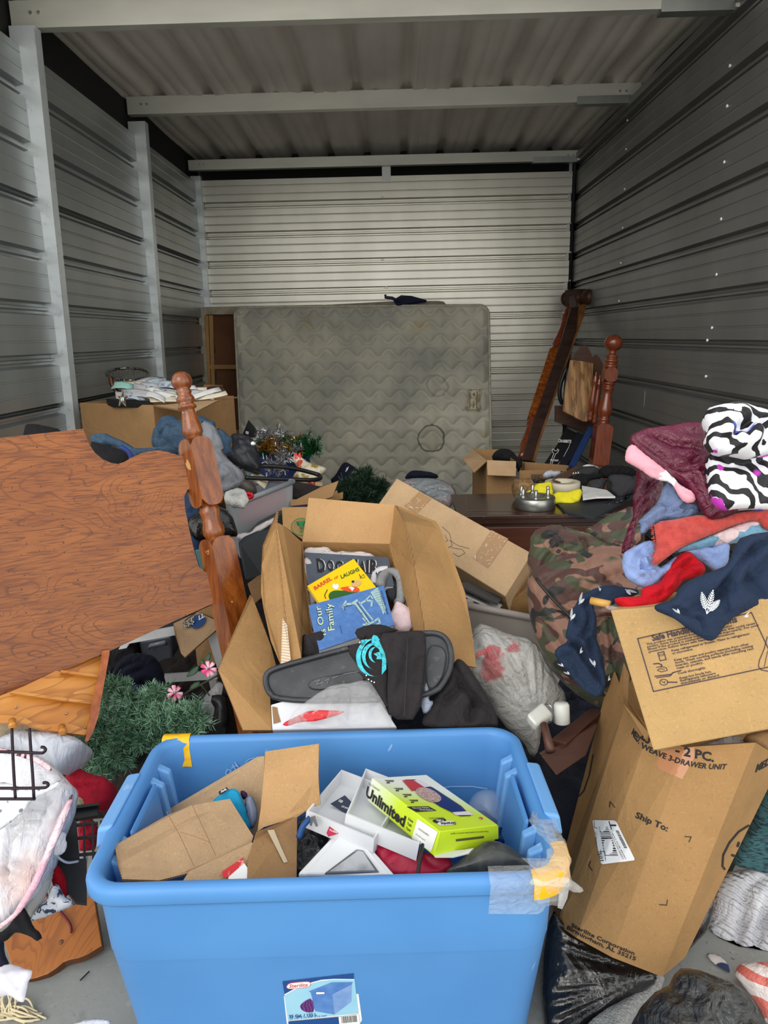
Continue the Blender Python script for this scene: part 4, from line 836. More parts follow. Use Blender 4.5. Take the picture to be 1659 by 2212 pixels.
b3, q3 = book(('worn blue cloth school reader with pale green title, frontmost book in the carton', 'book'), [(533, 680), (998, 556), (1062, 800), (600, 960)], .05, .024, m_blb)
m_mint = mat('mint_print', (196, 214, 176), rough=.7); m_nav = mat('navy_print', (28, 52, 96), rough=.7)
text('ls Our', q3, C3(640, 862), C3(603, 683), b3, m_nav, C3(604, 869), .045, .0005); text('ls Our', q3, C3(642, 862), C3(605, 683), b3, m_mint, C3(606, 869), .01, .001)
text('Family', q3, C3(692, 832), C3(674, 668), b3, m_nav, C3(652, 840), .045, .0005); text('Family', q3, C3(694, 832), C3(676, 668), b3, m_mint, C3(654, 840), .01, .001)
text('EDITION', q3, C3(742, 850), C3(732, 805), b3, m_nav, C3(734, 852), 0, .001)
text('AND FREEDOM', q3, C3(1028, 735), C3(988, 590), b3, m_nav, C3(1018, 740), 0, .001)
m_mint2 = mat('pale_print', (160, 188, 190), rough=.7)
merge_decals('picture', stroke([C3(*q) for q in [(822, 672), (865, 730), (905, 790)]], 6)+stroke([C3(*q) for q in [(845, 660), (890, 722), (930, 770)]], 3)+stroke([C3(*q) for q in [(745, 690), (765, 675), (800, 672), (835, 650)]], 5)+stroke([C3(*q) for q in [(765, 655), (745, 690), (750, 705)]], 4)+stroke([C3(*q) for q in [(855, 670), (890, 650), (925, 655), (922, 685)]], 4)+stroke([C3(*q) for q in [(885, 650), (915, 620), (930, 640)]], 3)
    +stroke([C3(*q) for q in [(870, 760), (890, 780), (895, 800), (870, 800)]], 4)+stroke([C3(*q) for q in [(900, 800), (940, 780), (965, 760), (975, 790), (930, 815)]], 4), q3, m_mint2, b3, .001)
random.seed(5); merge_decals('picture', sum([stroke([C3(930+i*6, 590+i*13+random.random()*8), C3(965+i*4, 585+i*14), C3(975+i*4, 605+i*14)], 1.4) for i in range(10)], [])+[[C3(*q) for q in [(915, 600), (960, 570), (1010, 700), (995, 740), (975, 690), (940, 640)]]], q3, m_mint2, b3, .001)
merge_decals('picture', stroke([C3(*q) for q in [(820, 680), (900, 790)]], 1)+stroke([C3(*q) for q in [(834, 670), (915, 780)]], 1)+stroke([C3(*q) for q in [(742, 700), (760, 708), (752, 690), (800, 680)]], 1), q3, m_nav, b3, .0014)
# newspaper, headrest cushion, pink minky cloth in the carton
m_news = mat('newspaper', (214, 206, 202), [dict(t='wave', s=90, dir='Z', lo=.55, hi=.8, c=(150, 146, 150), d=1, a=.7), Nz(16, .62, .66, (120, 96, 150), a=.5)], .85)
blob('newspaper', ('crumpled newspaper stuffed behind the grey book in the carton', 'newspaper'), [C3(*q) for q in [(498, 350), (530, 320), (580, 325), (640, 315), (690, 355), (760, 350), (830, 345), (945, 370), (940, 400), (700, 420), (520, 400)]], PL(*C3(700, 370), 2.08, (0, -.6, .8)), .012, m_news, 'crumple', .012, 12, back=.03)
blob('newspaper', ('folded newspaper sheets sticking up left of the yellow book in the carton', 'newspaper'), [C3(*q) for q in [(500, 385), (530, 385), (580, 440), (606, 505), (530, 560), (590, 650), (560, 680), (575, 860), (550, 860), (525, 600)]], PL(*C3(540, 560), 1.95, (.2, -.6, .8)), .008, m_news, 'crumple', .006, 9, back=.03)
m_gfl = fabric('grey_plush', (150, 152, 154), 500, .3); m_dg = fabric('charcoal_mesh', (56, 58, 62))
nc = thing('neck_cushion', at(*C3(1020, 500), 1.95), ('grey and white plush neck cushion at the right of the books', 'cushion'))
pts = [C3(*q) for q in [(975, 560), (990, 510), (1020, 480), (1070, 478), (1100, 510), (1108, 570), (1105, 640), (1085, 670)]]
tube('roll', [at(*q, y) for q, y in zip(pts, (1.92, 1.96, 1.99, 1.99, 1.96, 1.92, 1.88, 1.86))], .014, m_gfl, nc, n=12, sub=4)
tube('roll', [at(*C3(*q), y) for q, y in (((935, 555), 1.94), ((940, 500), 1.98), ((975, 468), 2.0), ((1025, 462), 2.0))], .013, fabric('white_plush', (220, 220, 222)), nc, n=12, sub=4)
blob('pad', None, [C3(*q) for q in [(1010, 560), (1040, 520), (1080, 530), (1090, 600), (1075, 670), (1040, 650), (1015, 610)]], PL(*C3(1050, 590), 1.93, (0, -.6, .8)), .01, m_dg, 'cloth', .001, 9, parent=nc)
m_minky = mat('pink_minky', (224, 200, 204), [], .9, bump=[dict(t='voronoi', s=55, str=.6, dist=.006)], sheen=.5)
blob('pink_cloth', ('pale pink dotted plush cloth at the lower right of the carton of books', 'cloth'), [C3(*q) for q in [(985, 790), (1020, 740), (1060, 690), (1075, 655), (1110, 660), (1150, 690), (1180, 740), (1182, 835), (1080, 845), (1030, 810)]], PL(*C3(1100, 760), 1.80, (0, -.6, .8)), .03, m_minky, 'cloth', .008, 9, R=.03, back=.04)
# black tote lid
m_lid = mat('black_lid_plastic', (44, 46, 50), [Nz(9, .4, .75, (74, 76, 80), st=(1, 2, 1), det=5), Nz(60, .62, .72, (100, 100, 100), a=.4)], .42, bump=[dict(t='noise', s=40, str=.15, dist=.003)])
ld = thing('tote_lid', at(*C4(800, 1000), 1.60), ('black plastic tote lid leaning across the front of the carton of books', 'lid'))
lpn = P3((*C4(330, 1100), 1.56), (*C4(1300, 900), 1.58), (*C4(1200, 1200), 1.50))
lq = smooth_poly([lpn.uv(*C4(*q)) for q in [(298, 1040), (360, 1005), (560, 950), (760, 895), (900, 865), (1195, 805), (1290, 810), (1340, 860), (1357, 960), (1330, 1060), (1250, 1160), (900, 1190), (372, 1190), (310, 1130)]], 2)
slab('plate', [lpn.w(a, b) for a, b in lq], .012, m_lid, ld, bev=.006)
lc = lq.mean(0); tube('rim', [lpn.w(a, b, .004) for a, b in lc+(lq-lc)*.975], .007, m_lid, ld, n=8, closed=True)
inner = [lpn.uv(*C4(*q)) for q in [(545, 1075), (760, 1030), (840, 1020), (880, 1090), (700, 1120), (560, 1130)]]
slab('raised_panel', [lpn.w(a, b, .008) for a, b in smooth_poly(inner, 2)], .012, m_lid, ld, bev=.004)
slab('raised_panel', [lpn.w(a, b, .008) for a, b in smooth_poly([lpn.uv(*C4(*q)) for q in [(1200, 880), (1290, 880), (1320, 940), (1290, 1080), (1200, 1150)]], 2)], .012, m_lid, ld, bev=.004)
merge_decals('molded_lettering', stroke([C4(*q) for q in [(590, 1085), (620, 1075), (600, 1100), (640, 1090)]], 1.2)+stroke([C4(*q) for q in [(650, 1080), (670, 1070), (660, 1095)]], 1.2)+stroke([C4(*q) for q in [(690, 1065), (720, 1055)]], 1.2)+stroke([C4(*q) for q in [(750, 1045), (830, 1030)]], 1.2), lpn, mat('grey_scuff', (120, 120, 122), rough=.8), ld, .013)
# hoodie with teal wave emblem
hd = thing('hoodie', at(*C4(1000, 1000), 1.53), ('washed black hoodie with a teal swirl print, draped over the black tote lid', 'hoodie'))
hp = P3((*C4(950, 800), 1.60), (*C4(1190, 830), 1.58), (*C4(1080, 1280), 1.40))
blob('front', None, [C4(*q) for q in [(748, 885), (830, 870), (905, 820), (960, 812), (985, 900), (990, 1180), (1010, 1290), (960, 1180), (900, 1090), (860, 1040)]], PL(*C4(880, 900), 1.54, (-.1, -.9, .45)), .006, m_blackd, 'cloth', .003, 7, back=.006, parent=hd, sm=1)
blob('sleeve', None, [C4(*q) for q in [(935, 815), (1060, 800), (1195, 788), (1202, 860), (1195, 1000), (1165, 1290), (1000, 1290), (985, 1180), (985, 950)]], PL(*C4(1080, 1000), 1.50, (0, -.9, .45)), .014, m_blackd, 'cloth', .006, 6, ang=1.5, back=.006, parent=hd, sm=1, cr=[([C4(*q) for q in [(990, 1000), (995, 1180), (1010, 1290)]], 0.01, 0.008)])
blob('collar', None, [C4(*q) for q in [(800, 795), (870, 765), (960, 762), (1020, 785), (1060, 800), (935, 822), (860, 850), (830, 850)]], PL(*C4(930, 800), 1.62, (0, -.6, .8)), .014, m_blackd, 'cloth', .004, 9, back=.01, parent=hd)
m_teal = mat('teal_print', (40, 178, 196), [Nz(60, .45, .7, (70, 200, 208)), Nz(160, .56, .64, (60, 70, 80), a=.6)], .6)
ep = PL(*C4(900, 950), 1.53, (-.1, -.9, .45))
def arc(cx, cy, r0, r1, a0, a1, w0, n=12):
    out = []; P = []; Qs = []
    for k in range(n+1):
        t = k/n; a = math.radians(a0+(a1-a0)*t); r = r0+(r1-r0)*t; wd = w0*math.sin(math.pi*min(1, t*1.02+.06))
        P.append(C4(cx+(r+wd/2)*math.cos(a), cy+(r+wd/2)*1.1*math.sin(a))); Qs.append(C4(cx+(r-wd/2)*math.cos(a), cy+(r-wd/2)*1.1*math.sin(a)))
    return P+Qs[::-1]
merge_decals('print', [arc(925, 940, 88, 100, 255, 80, 26), arc(925, 935, 58, 70, 270, 95, 22), arc(935, 925, 34, 46, 250, 90, 16), [C4(*q) for q in [(905, 840), (915, 822), (935, 828), (965, 870), (985, 930), (985, 1010), (960, 1040), (962, 960), (945, 900), (905, 870)]], [C4(*q) for q in [(915, 925), (945, 915), (970, 930), (960, 955), (930, 955), (935, 940)]],
    [C4(*q) for q in [(848, 850), (880, 845), (870, 870), (850, 890)]]], ep, m_teal, hd, .0135)
merge_decals('lint', [[C4(x, y), C4(x+7, y), C4(x+7, y+7), C4(x, y+7)] for x, y in [(836, 860), (872, 1040), (884, 1062), (900, 1072), (915, 1078), (835, 985)]], ep, m_white, hd, .0125)
tube('seam', [PL(*C4(1080, 1000), 1.50, (0, -.9, .45)).w(*PL(*C4(1080, 1000), 1.50, (0, -.9, .45)).uv(*C4(x, y)), .019) for x, y in [(1100, 830), (1092, 1000), (1085, 1150), (1080, 1280)]], .0012, m_black, hd, n=4, sub=4)
blob('black_trousers', ('black trousers bunched at the right end of the black tote lid', 'trousers'), [C4(*q) for q in [(1355, 960), (1385, 955), (1450, 1010), (1530, 1130), (1575, 1210), (1595, 1285), (1590, 1340), (1170, 1340), (1185, 1260), (1250, 1160), (1310, 1050)]], PL(*C4(1400, 1150), 1.55, (.1, -.8, .6)), .03, m_blackd, 'cloth', .016, 6, ang=.9, back=.06, cr=[([C4(*q) for q in [(1350, 1000), (1400, 1090), (1480, 1180), (1450, 1290)]], 0.025, 0.012), ([C4(*q) for q in [(1480, 1190), (1560, 1240), (1590, 1290)]], 0.02, 0.01), ([C4(*q) for q in [(1250, 1180), (1330, 1150), (1400, 1090)]], 0.015, 0.012)])
blob('black_glove', ('black ribbed cloth cuff hanging inside the front left of the books carton', 'cloth'), [C4(*q) for q in [(515, 830), (530, 815), (565, 820), (600, 798), (640, 800), (655, 850), (645, 925), (600, 940), (520, 955)]], PL(*C4(585, 880), 1.66, (0, -.8, .6)), .02, m_blackd, 'cloth', .012, 16, ang=1.5, back=.02)
# white carton with clear wrap, and the tall flap at its left
m_wcard = mat('white_coated_card', (224, 224, 230), [Nz(5, .4, .8, (206, 206, 214)), ], .4)
ly = lambda x, y: 1.50-.0*(y-1200)
wcb = hexa('flat_white_box', [at(*C4(345, 1205), 1.53), at(*C4(860, 1055), 1.56), at(*C4(1040, 1330), 1.50), at(*C4(352, 1345), 1.50)], Vector((0, .08, -.12)), m_wcard, None, ('flat white coated cardboard box in front of the black tote lid', 'box'), .002)
decal('worn_patch', [C4(*q) for q in [(352, 1215), (380, 1220), (385, 1250), (400, 1300), (360, 1312)]], P3((*C4(345, 1205), 1.53), (*C4(860, 1055), 1.56), (*C4(352, 1345), 1.50)), m_kraftd, wcb, .002)
m_cling = mat('cling_wrap', (228, 228, 230), (), .15, alpha=.22, bump=[dict(t='noise', s=30, str=.9, dist=.012, d=2, det=6, st=(1, 2, 1))], spec=.9)
o = blob('plastic_wrap', ('clear crinkled plastic wrap with red print over the flat white box', 'wrap'), [C4(*q) for q in [(420, 1310), (500, 1220), (640, 1110), (760, 1085), (860, 1060), (930, 1100), (990, 1200), (1015, 1300), (1000, 1330), (500, 1335)]], PL(*C4(760, 1200), 1.49, (0, -.85, .55)), .004, m_cling, 'crumple', .012, 10, back=.002, wav=.006)
rp = PL(*C4(600, 1260), 1.475, (0, -.85, .55))
blob('red_print', None, [C4(*q) for q in [(400, 1312), (500, 1265), (560, 1235), (740, 1238), (755, 1250), (620, 1290), (500, 1305), (440, 1325)]], rp, .001, m_redp, 'crumple', .003, 12, back=.001, parent=o, wav=.003)
blob('plastic_wrap', ('small crumpled clear bag beside the hoodie sleeve, right of its lower end', 'wrap'), [C4(*q) for q in [(1185, 1075), (1215, 1070), (1232, 1130), (1215, 1180), (1250, 1190), (1215, 1250), (1172, 1260)]], PL(*C4(1200, 1160), 1.52, (0, -.85, .55)), .015, mat('pale_film', (190, 200, 220), rough=.2, alpha=.7, bump=[dict(t='noise', s=60, str=.8, dist=.008, d=2)]), 'crumple', .006, 20)
slab('carton_flap_loose', [at(*C4(*q), Y) for q, Y in [((230, 598), 1.86), ((243, 612), 1.86), ((300, 750), 1.80), ((345, 880), 1.73), ((372, 985), 1.68), ((345, 1050), 1.64), ((340, 1150), 1.59), ((350, 1345), 1.50), ((192, 1345), 1.50), ((55, 1010), 1.62), ((62, 985), 1.63)]], .006, m_bx, None, edge=m_edge, T=('tall plain cardboard sheet standing left of the white box, between bin and bed post', 'cardboard'))
# long taped carton lying across behind
m_klong = kraft('kraft_board_long', (196, 164, 126))
lb = thing('long_carton', at(1000, 1200, 2.4), ('long closed carton with clear tape bands, lying slanted behind the carton of books', 'box'))
TL_, TR_, BR_ = at(857, 1033, 2.75), at(1149, 1195, 2.30), at(1091, 1288, 2.22)
o = hexa('carton_body', [TL_, TR_, BR_, TL_+BR_-TR_], Vector((.03, .09, -.10)), m_klong, lb, None, .003)
lgp = PL(1000, 1180, 0, (TR_-TL_).cross(BR_-TR_) if (TR_-TL_).cross(BR_-TR_).dot(CO-TL_) > 0 else -(TR_-TL_).cross(BR_-TR_), P=TL_)
m_tapeb = mat('brown_tape', (166, 130, 92), [Nz(40, .6, .66, (230, 225, 215), d=3, a=.7)], .25)
for i, q in enumerate([[(1165, 30), (1230, 72), (1150, 152), (1080, 112)], [(1560, 243), (1655, 292), (1542, 452), (1462, 398)]]):
    decal('tape', [C4(*p) for p in q], lgp, m_tapeb, o, .002)
random.seed(9); merge_decals('scribble', sum([stroke([C4(*p) for p in q], .7) for q in [[(1290, 225), (1330, 260), (1345, 330), (1310, 345)], [(1330, 300), (1380, 330), (1440, 345)], [(1340, 340), (1400, 350), (1415, 370), (1380, 390), (1350, 370)], [(1305, 270), (1320, 300), (1290, 320)]]], []), lgp, m_ink, o, .0015)
# crate / papers under the long carton, beige tote, clear bag
m_beige = mat('taupe_plastic', (164, 156, 150), [Nz(5, .4, .7, (150, 142, 136))], .45)
tb = thing('taupe_tote', at(1070, 1400, 2.0), ('taupe plastic tote behind the clear refuse bag, right of the books carton', 'bin'))
TB1, TB2, TB3 = at(1000, 1306, 2.10), at(1185, 1342, 2.10), at(1250, 1290, 2.6)
rg = [TB1, TB2, TB3, TB1+TB3-TB2]; cn = sum(rg, Vector())/4
box_shell('tub', [cn+(p-cn)*.9-Vector((0, 0, .42)) for p in rg], rg, .01, m_beige, m_beige, tb)
for i in range(4): tube('rim', [rg[i], rg[(i+1) % 4]], .012, m_beige, tb, n=8)
for i, (y0, cc) in enumerate([(1262, (60, 62, 66)), (1276, (200, 200, 200)), (1288, (120, 96, 70))]):
    slab('folder', [at(985, y0, 2.16), at(1010, y0-6, 2.3), at(1085, y0+30, 2.25), at(1075, y0+42, 2.16)], .006, mat('folder_%d' % i, cc, rough=.6), None, ('%s thin folder sticking out under the long taped carton' % ('dark grey', 'pale', 'brown')[i], 'folder'))
hexa('flat_carton', [at(1060, 1325, 2.28), at(1085, 1300, 2.45), at(1190, 1190, 2.62), at(1200, 1235, 2.30)], Vector((0, .05, -.12)), m_bx, None, ('tan flat carton wedged between the long taped carton and the camouflage bag', 'box'), .002)
m_bag = mat('clear_bag', (208, 208, 204), [Nz(9, .35, .7, (182, 178, 170), det=5)], .2, alpha=.78, bump=[dict(t='noise', s=22, str=.8, dist=.015, d=2, det=6)], spec=.9)
cb = thing('clear_refuse_bag', at(1120, 1600, 1.8), ('translucent knotted plastic bag with red print, full of white things, beside the camouflage bag', 'bag'))
cbp = PL(1110, 1470, 1.85, (.05, -.85, .5))
blob('bag', None, [(1028, 1345), (1060, 1352), (1100, 1370), (1150, 1380), (1180, 1420), (1200, 1470), (1225, 1500), (1215, 1550), (1170, 1570), (1165, 1620), (1150, 1640), (1130, 1600), (1080, 1560), (1055, 1500), (1010, 1470), (1000, 1400)], cbp, .07, m_bag, 'radial', .02, 9, R=.12, back=.12, parent=cb, c=(1150, 1560))
blob('bag_content', None, [(1025, 1400), (1090, 1390), (1160, 1420), (1190, 1490), (1180, 1540), (1130, 1540), (1060, 1510), (1020, 1460)], cbp, .035, mat('bag_content', (214, 212, 208), [Nz(7, .5, .6, (180, 190, 205)), Nz(12, .62, .66, (150, 120, 100))], .6), 'lump', .02, 9, R=.1, back=.08, parent=cb)
_l = WL[cb.name]; bagm = mat('clear_bag_printed', (208, 208, 204), [Nz(9, .35, .7, (176, 172, 164), det=5)]+[dict(t='disc', c0=tuple(cbp.hit(x, y)+cbp.n*.07-_l+Vector((.025, .025, .025))), lo=r_*1.5, hi=r_*1.1, c=(196, 50, 62), a=.75, w=(26, .05)) for x, y, r_ in ((1058, 1412, .022), (1050, 1450, .026), (1104, 1392, .022), (1032, 1480, .02), (1052, 1482, .014))], .2, alpha=.8, bump=[dict(t='noise', s=22, str=.8, dist=.015, d=2, det=6)], spec=.9)
_b = [o for o in cb.children if o.name.startswith('bag') and 'content' not in o.name][0]; _b.data.materials[0] = bagm
text('SIDE', PL(1060, 1430, 1.765, (.05, -.85, .5)), (1032, 1420), (1060, 1406), cb, m_redp, (1030, 1410), .03, .0)
# ---------------------------------------------------------------- right side: tall cartons, clothes, camouflage bag
def Z7(x, y): return (1100+x/2.968, 1550+y/2.968)
def Z4(x, y): return (950+x/2.34, 1200+y/2.34)
def ZR6(x, y): return (1100+x/2.968, 850+y/2.968)
tc = thing('tall_carton', at(1400, 2060, 1.3), ('tall tan corrugated carton printed Ship To, leaning on black refuse bags at right', 'box'))
# bottom ring / top ring (pixel, distance) going round the visible front, then hidden back
bot = [at(1205, 1978, 1.30), at(1248, 2004, 1.21), at(1395, 2092, 1.13), at(1440, 2104, 1.13), at(1480, 2068, 1.19)]
bkb = [at(1480, 1960, 1.52), at(1192, 1945, 1.50)]; bkt = [at(1720, 1560, 1.62), at(1322, 1440, 1.74)]
def lerp(a, b, t): return a+(b-a)*t
crease = lambda t: None
R0 = [bot[0], lerp(bot[0], bot[2], .22), lerp(bot[0], bot[2], .62), bot[2], bot[4], bkb[0], bkb[1]]
R1 = [at(1350, 1524, 1.52), at(1398, 1590, 1.36), at(1480, 1614, 1.285), at(1632, 1604, 1.25), at(1690, 1640, 1.40), bkt[0], bkt[1]]
R0[0] = at(1203, 1996, 1.29); R0[1] = at(1245, 2026, 1.215); R0[2] = at(1322, 2068, 1.16); R0[3] = at(1430, 2110, 1.13)
o = box_shell('carton_body', R0, R1, .005, m_bx, m_edge, tc, None); tbody = o
fA = P3((1248, 1999, 1.225), (1335, 2050, 1.165), (1398, 1590, 1.36)); fB = P3((1335, 2050, 1.165), (1425, 2100, 1.13), (1480, 1614, 1.285)); fC = P3((1425, 2100, 1.13), (1480, 2068, 1.19), (1632, 1604, 1.25)); fL = P3((1205, 1978, 1.30), (1248, 1999, 1.225), (1350, 1524, 1.52))
def onbody(px, py, lift=.0012):
    """point of the carton's printed face hit by the view ray"""
    d = ray(px, py); best = None
    for i in range(len(R0)):
        j = (i+1) % len(R0)
        for tri in ((R0[i], R0[j], R1[j]), (R0[i], R1[j], R1[i])):
            h = geometry.intersect_ray_tri(tri[0], tri[1], tri[2], d, CO, True)
            if h is not None:
                nn = (tri[1]-tri[0]).cross(tri[2]-tri[0]).normalized(); nn = nn if nn.dot(CO-h) > 0 else -nn
                if best is None or (h-CO).length < best[0]: best = ((h-CO).length, h+nn*lift)
    return best[1] if best else None
def print_on(nm, polys, m, parent, fn=onbody):
    V = []; f = []
    for pts in polys:
        xs = [p[0] for p in pts]; ys = [p[1] for p in pts]; pv = [Vector(p) for p in pts]; ed = []
        if max(xs)-min(xs) > 25 and len(pts) != 4 or max(xs)-min(xs) > 45:
            q = []
            for i in range(len(pts)):
                a, b = Vector(pts[i]), Vector(pts[(i+1) % len(pts)]); n = max(1, int((b-a).length/5)); q += [a+(b-a)*k/n for k in range(n)]
            ed = list(range(len(q))); nb = len(q); P_ = np.array([tuple(v) for v in q])
            G = np.array([(x, y) for x in np.arange(min(xs), max(xs), 5) for y in np.arange(min(ys), max(ys), 5)]); ins = np.zeros(len(G), bool)
            for a, b in zip(P_, np.roll(P_, -1, 0)):
                c_ = (a[1] > G[:, 1]) != (b[1] > G[:, 1])
                if abs(a[1]-b[1]) > 1e-9: ins ^= c_ & (G[:, 0] < (b[0]-a[0])*(G[:, 1]-a[1])/(b[1]-a[1])+a[0])
            G = G[ins]; G = G[seg_dist(G, P_) > 2] if len(G) else G
            pv = q+[Vector(g) for g in G]
        else: ed = list(range(len(pv)))
        r = geometry.delaunay_2d_cdt(pv, [], [ed], 1, 1e-6)
        P = [fn(v[0], v[1]) for v in r[0]]
        if any(p is None for p in P): continue
        k = len(V); V += P; f += [[i+k for i in t] for t in r[2]]
    return link(nm, V, f, m, parent, False) if V else None
def text_on(body, a, b, parent, m, h, bold=.02, fn=onbody, sag=0):
    cu = bpy.data.curves.new('t', 'FONT'); cu.body = body; cu.size = 1; cu.offset = bold; cu.resolution_u = 2
    to = bpy.data.objects.new('t', cu); col.objects.link(to); dg = bpy.context.evaluated_depsgraph_get(); me = bpy.data.meshes.new_from_object(to.evaluated_get(dg))
    bpy.data.objects.remove(to); bpy.data.curves.remove(cu)
    V = np.array([v.co[:2] for v in me.vertices]); x0, x1 = V[:, 0].min(), V[:, 0].max(); f = [list(p.vertices) for p in me.polygons]; bpy.data.meshes.remove(me)
    hx, hy = h[0]-a[0], h[1]-a[1]; P = []
    for x, y in V:
        t = (x-x0)/(x1-x0); P.append(fn(a[0]+(b[0]-a[0])*t+hx*y/.69, a[1]+(b[1]-a[1])*t+hy*y/.69+sag*4*t*(1-t)))
    if any(p is None for p in P): print('MISSED', body); return None
    return link('lettering', P, f, m, parent, False)
text_on('Ship To:', Z7(808, 640), Z7(1012, 730), tbody, m_ink, Z7(820, 605), .03)
for q in [[(645, 575), (650, 540), (680, 578)], [(1125, 762), (1167, 765), (1152, 797)], [(525, 920), (512, 950), (535, 982)], [(962, 1198), (1008, 1202), (1014, 1168)]]: print_on('print_mark', stroke([Z7(*p) for p in q], 1.8), m_ink, tbody)
text_on('Sterilite Corporation', Z7(398, 1340), Z7(800, 1522), tbody, m_ink, Z7(405, 1318), .03, sag=2)
text_on('Birmingham, AL 35215', Z7(370, 1356), Z7(808, 1558), tbody, m_ink, Z7(378, 1334), .03, sag=3)
text_on('23', Z7(838, 128), Z7(895, 175), tbody, m_ink, Z7(862, 70), .03)
text_on('- 2 PC.', Z7(1065, 232), Z7(1312, 284), tbody, m_ink, Z7(1070, 178), .035)
text_on('MED.', Z7(785, 105), Z7(832, 172), tbody, m_ink, Z7(800, 68), .03)
text_on('WEAVE 3-DRAWER UNIT', Z7(842, 192), Z7(1388, 330), tbody, m_ink, Z7(852, 160), .03, sag=14)
text_on('MED', Z7(1575, 350), Z7(1665, 300), tbody, m_ink, Z7(1590, 300), .03)
print_on('print_mark', stroke([Z7(*q) for q in [(1535, 690), (1470, 730), (1410, 800), (1370, 880), (1365, 950), (1380, 972), (1420, 965), (1460, 930)]], 4), m_ink, tbody); print_on('print_mark', stroke([Z7(*q) for q in [(1490, 790), (1470, 800), (1462, 825), (1475, 840), (1465, 870), (1440, 885), (1425, 880)]], 5), m_ink, tbody)
print_on('print_mark', stroke([Z7(*q) for q in [(548, 95), (500, 230), (455, 380), (440, 470), (450, 505), (480, 470), (515, 370), (540, 240), (548, 110)]], 2.5), m_ink, tbody)
for k in range(6): print_on('print_mark', stroke([Z7(533-k*11, 200+k*38), Z7(515-k*11, 225+k*38)], 5)+stroke([Z7(518-k*11, 190+k*38), Z7(500-k*11, 215+k*38)], 4), m_ink, tbody)
# shipping label with bar code
lab = print_on('shipping_label', [[Z7(*q) for q in [(536, 665), (545, 658), (675, 660), (688, 668), (805, 905), (800, 915), (600, 940), (590, 935), (562, 800)]]], m_lw, tbody)
for v in lab.data.vertices: v.co += Vector((0, -.0009, .0004))
def onlab(px, py):
    p = onbody(px, py); return None if p is None else p+Vector((0, -.0026, .0012))
random.seed(2); bars = []; y = 700
while y < 885:
    w_ = random.choice([3, 4, 7, 9]); bars.append([Z7(575+(y-700)*.2, y), Z7(632+(y-700)*.36, y), Z7(632+(y+w_-700)*.36, y+w_), Z7(575+(y+w_-700)*.2, y+w_)]); y += w_+random.choice([4, 5, 7])
print_on('barcode', bars, m_ink, lab, onlab)
bars = []; y = 722
while y < 835:
    w_ = random.choice([3, 5]); bars.append([Z7(680+(y-722)*.5, y), Z7(700+(y-722)*.5, y), Z7(700+(y+w_-722)*.5, y+w_), Z7(680+(y+w_-722)*.5, y+w_)]); y += w_+4
print_on('barcode', bars, m_ink, lab, onlab)
print_on('print_mark', stroke([Z7(640, 665), Z7(656, 715)], 2)+stroke([Z7(648, 690), Z7(684, 690)], 3.5)+stroke([Z7(545, 662), Z7(548, 705), Z7(560, 706)], 1.2)+stroke([Z7(562, 705), Z7(590, 870)], 1.2)+stroke([Z7(572, 860), Z7(612, 858), Z7(618, 915)], 1.2), m_ink, lab, onlab)
text_on('105', Z7(606, 916), Z7(588, 866), lab, m_ink, Z7(586, 918), .01, fn=onlab); text_on('Louisville, KY', Z7(565, 830), Z7(558, 730), lab, m_ink, Z7(556, 831), .01, fn=onlab)
text_on('SHIPPED FROM PLANT 4', Z7(735, 905), Z7(650, 735), lab, m_ink, Z7(728, 908), .0, fn=onlab); text_on('ORDER 88125 CASE', Z7(750, 903), Z7(665, 740), lab, m_ink, Z7(743, 906), .0, fn=onlab)
print_on('tape', [[Z7(*q) for q in [(975, 215), (1185, 190), (1190, 250), (1110, 395), (960, 330), (945, 300)]]], mat('glossy_tape', (176, 118, 76), rough=.15), tbody, lambda a, b: onbody(a, b, .0004))
slab('flap', [at(*Z4(*q), Y) for q, Y in [((930, 540), 1.60), ((955, 600), 1.56), ((950, 740), 1.46), ((1035, 850), 1.33), ((1060, 900), 1.33), ((1040, 930), 1.33), ((925, 745), 1.44), ((895, 700), 1.5)]], .005, m_bx, tc, edge=m_edge)
blob('plastic_bag', ('grey plastic bag with red lettering showing in the open top of the tall carton', 'bag'), [Z7(*q) for q in [(1180, 190), (1300, 150), (1420, 105), (1500, 120), (1550, 180), (1400, 195), (1300, 200)]], PL(*Z7(1350, 170), 1.36, (0, -.6, .8)), .01, mat('grey_bag', (176, 172, 174), [Nz(40, .64, .67, (180, 50, 60))], .3, bump=[dict(t='noise', s=40, str=.7, dist=.008, d=2)]), 'crumple', .008, 14, back=.05)
blob('brown_bag', ('crinkled tan paper parcel at the far right edge, beside the top of the tall carton', 'parcel'), [Z7(*q) for q in [(1500, 118), (1600, 90), (1720, 60), (1720, 260), (1600, 200), (1540, 170)]], PL(*Z7(1620, 160), 1.34, (0, -.7, .7)), .02, m_kraftd, 'crumple', .006, 8, back=.05)
slab('label_sticker', [at(*Z7(*q), 1.30) for q in [(325, 1090), (382, 1105), (372, 1160), (340, 1230), (310, 1220)]], .002, m_lw, tc)
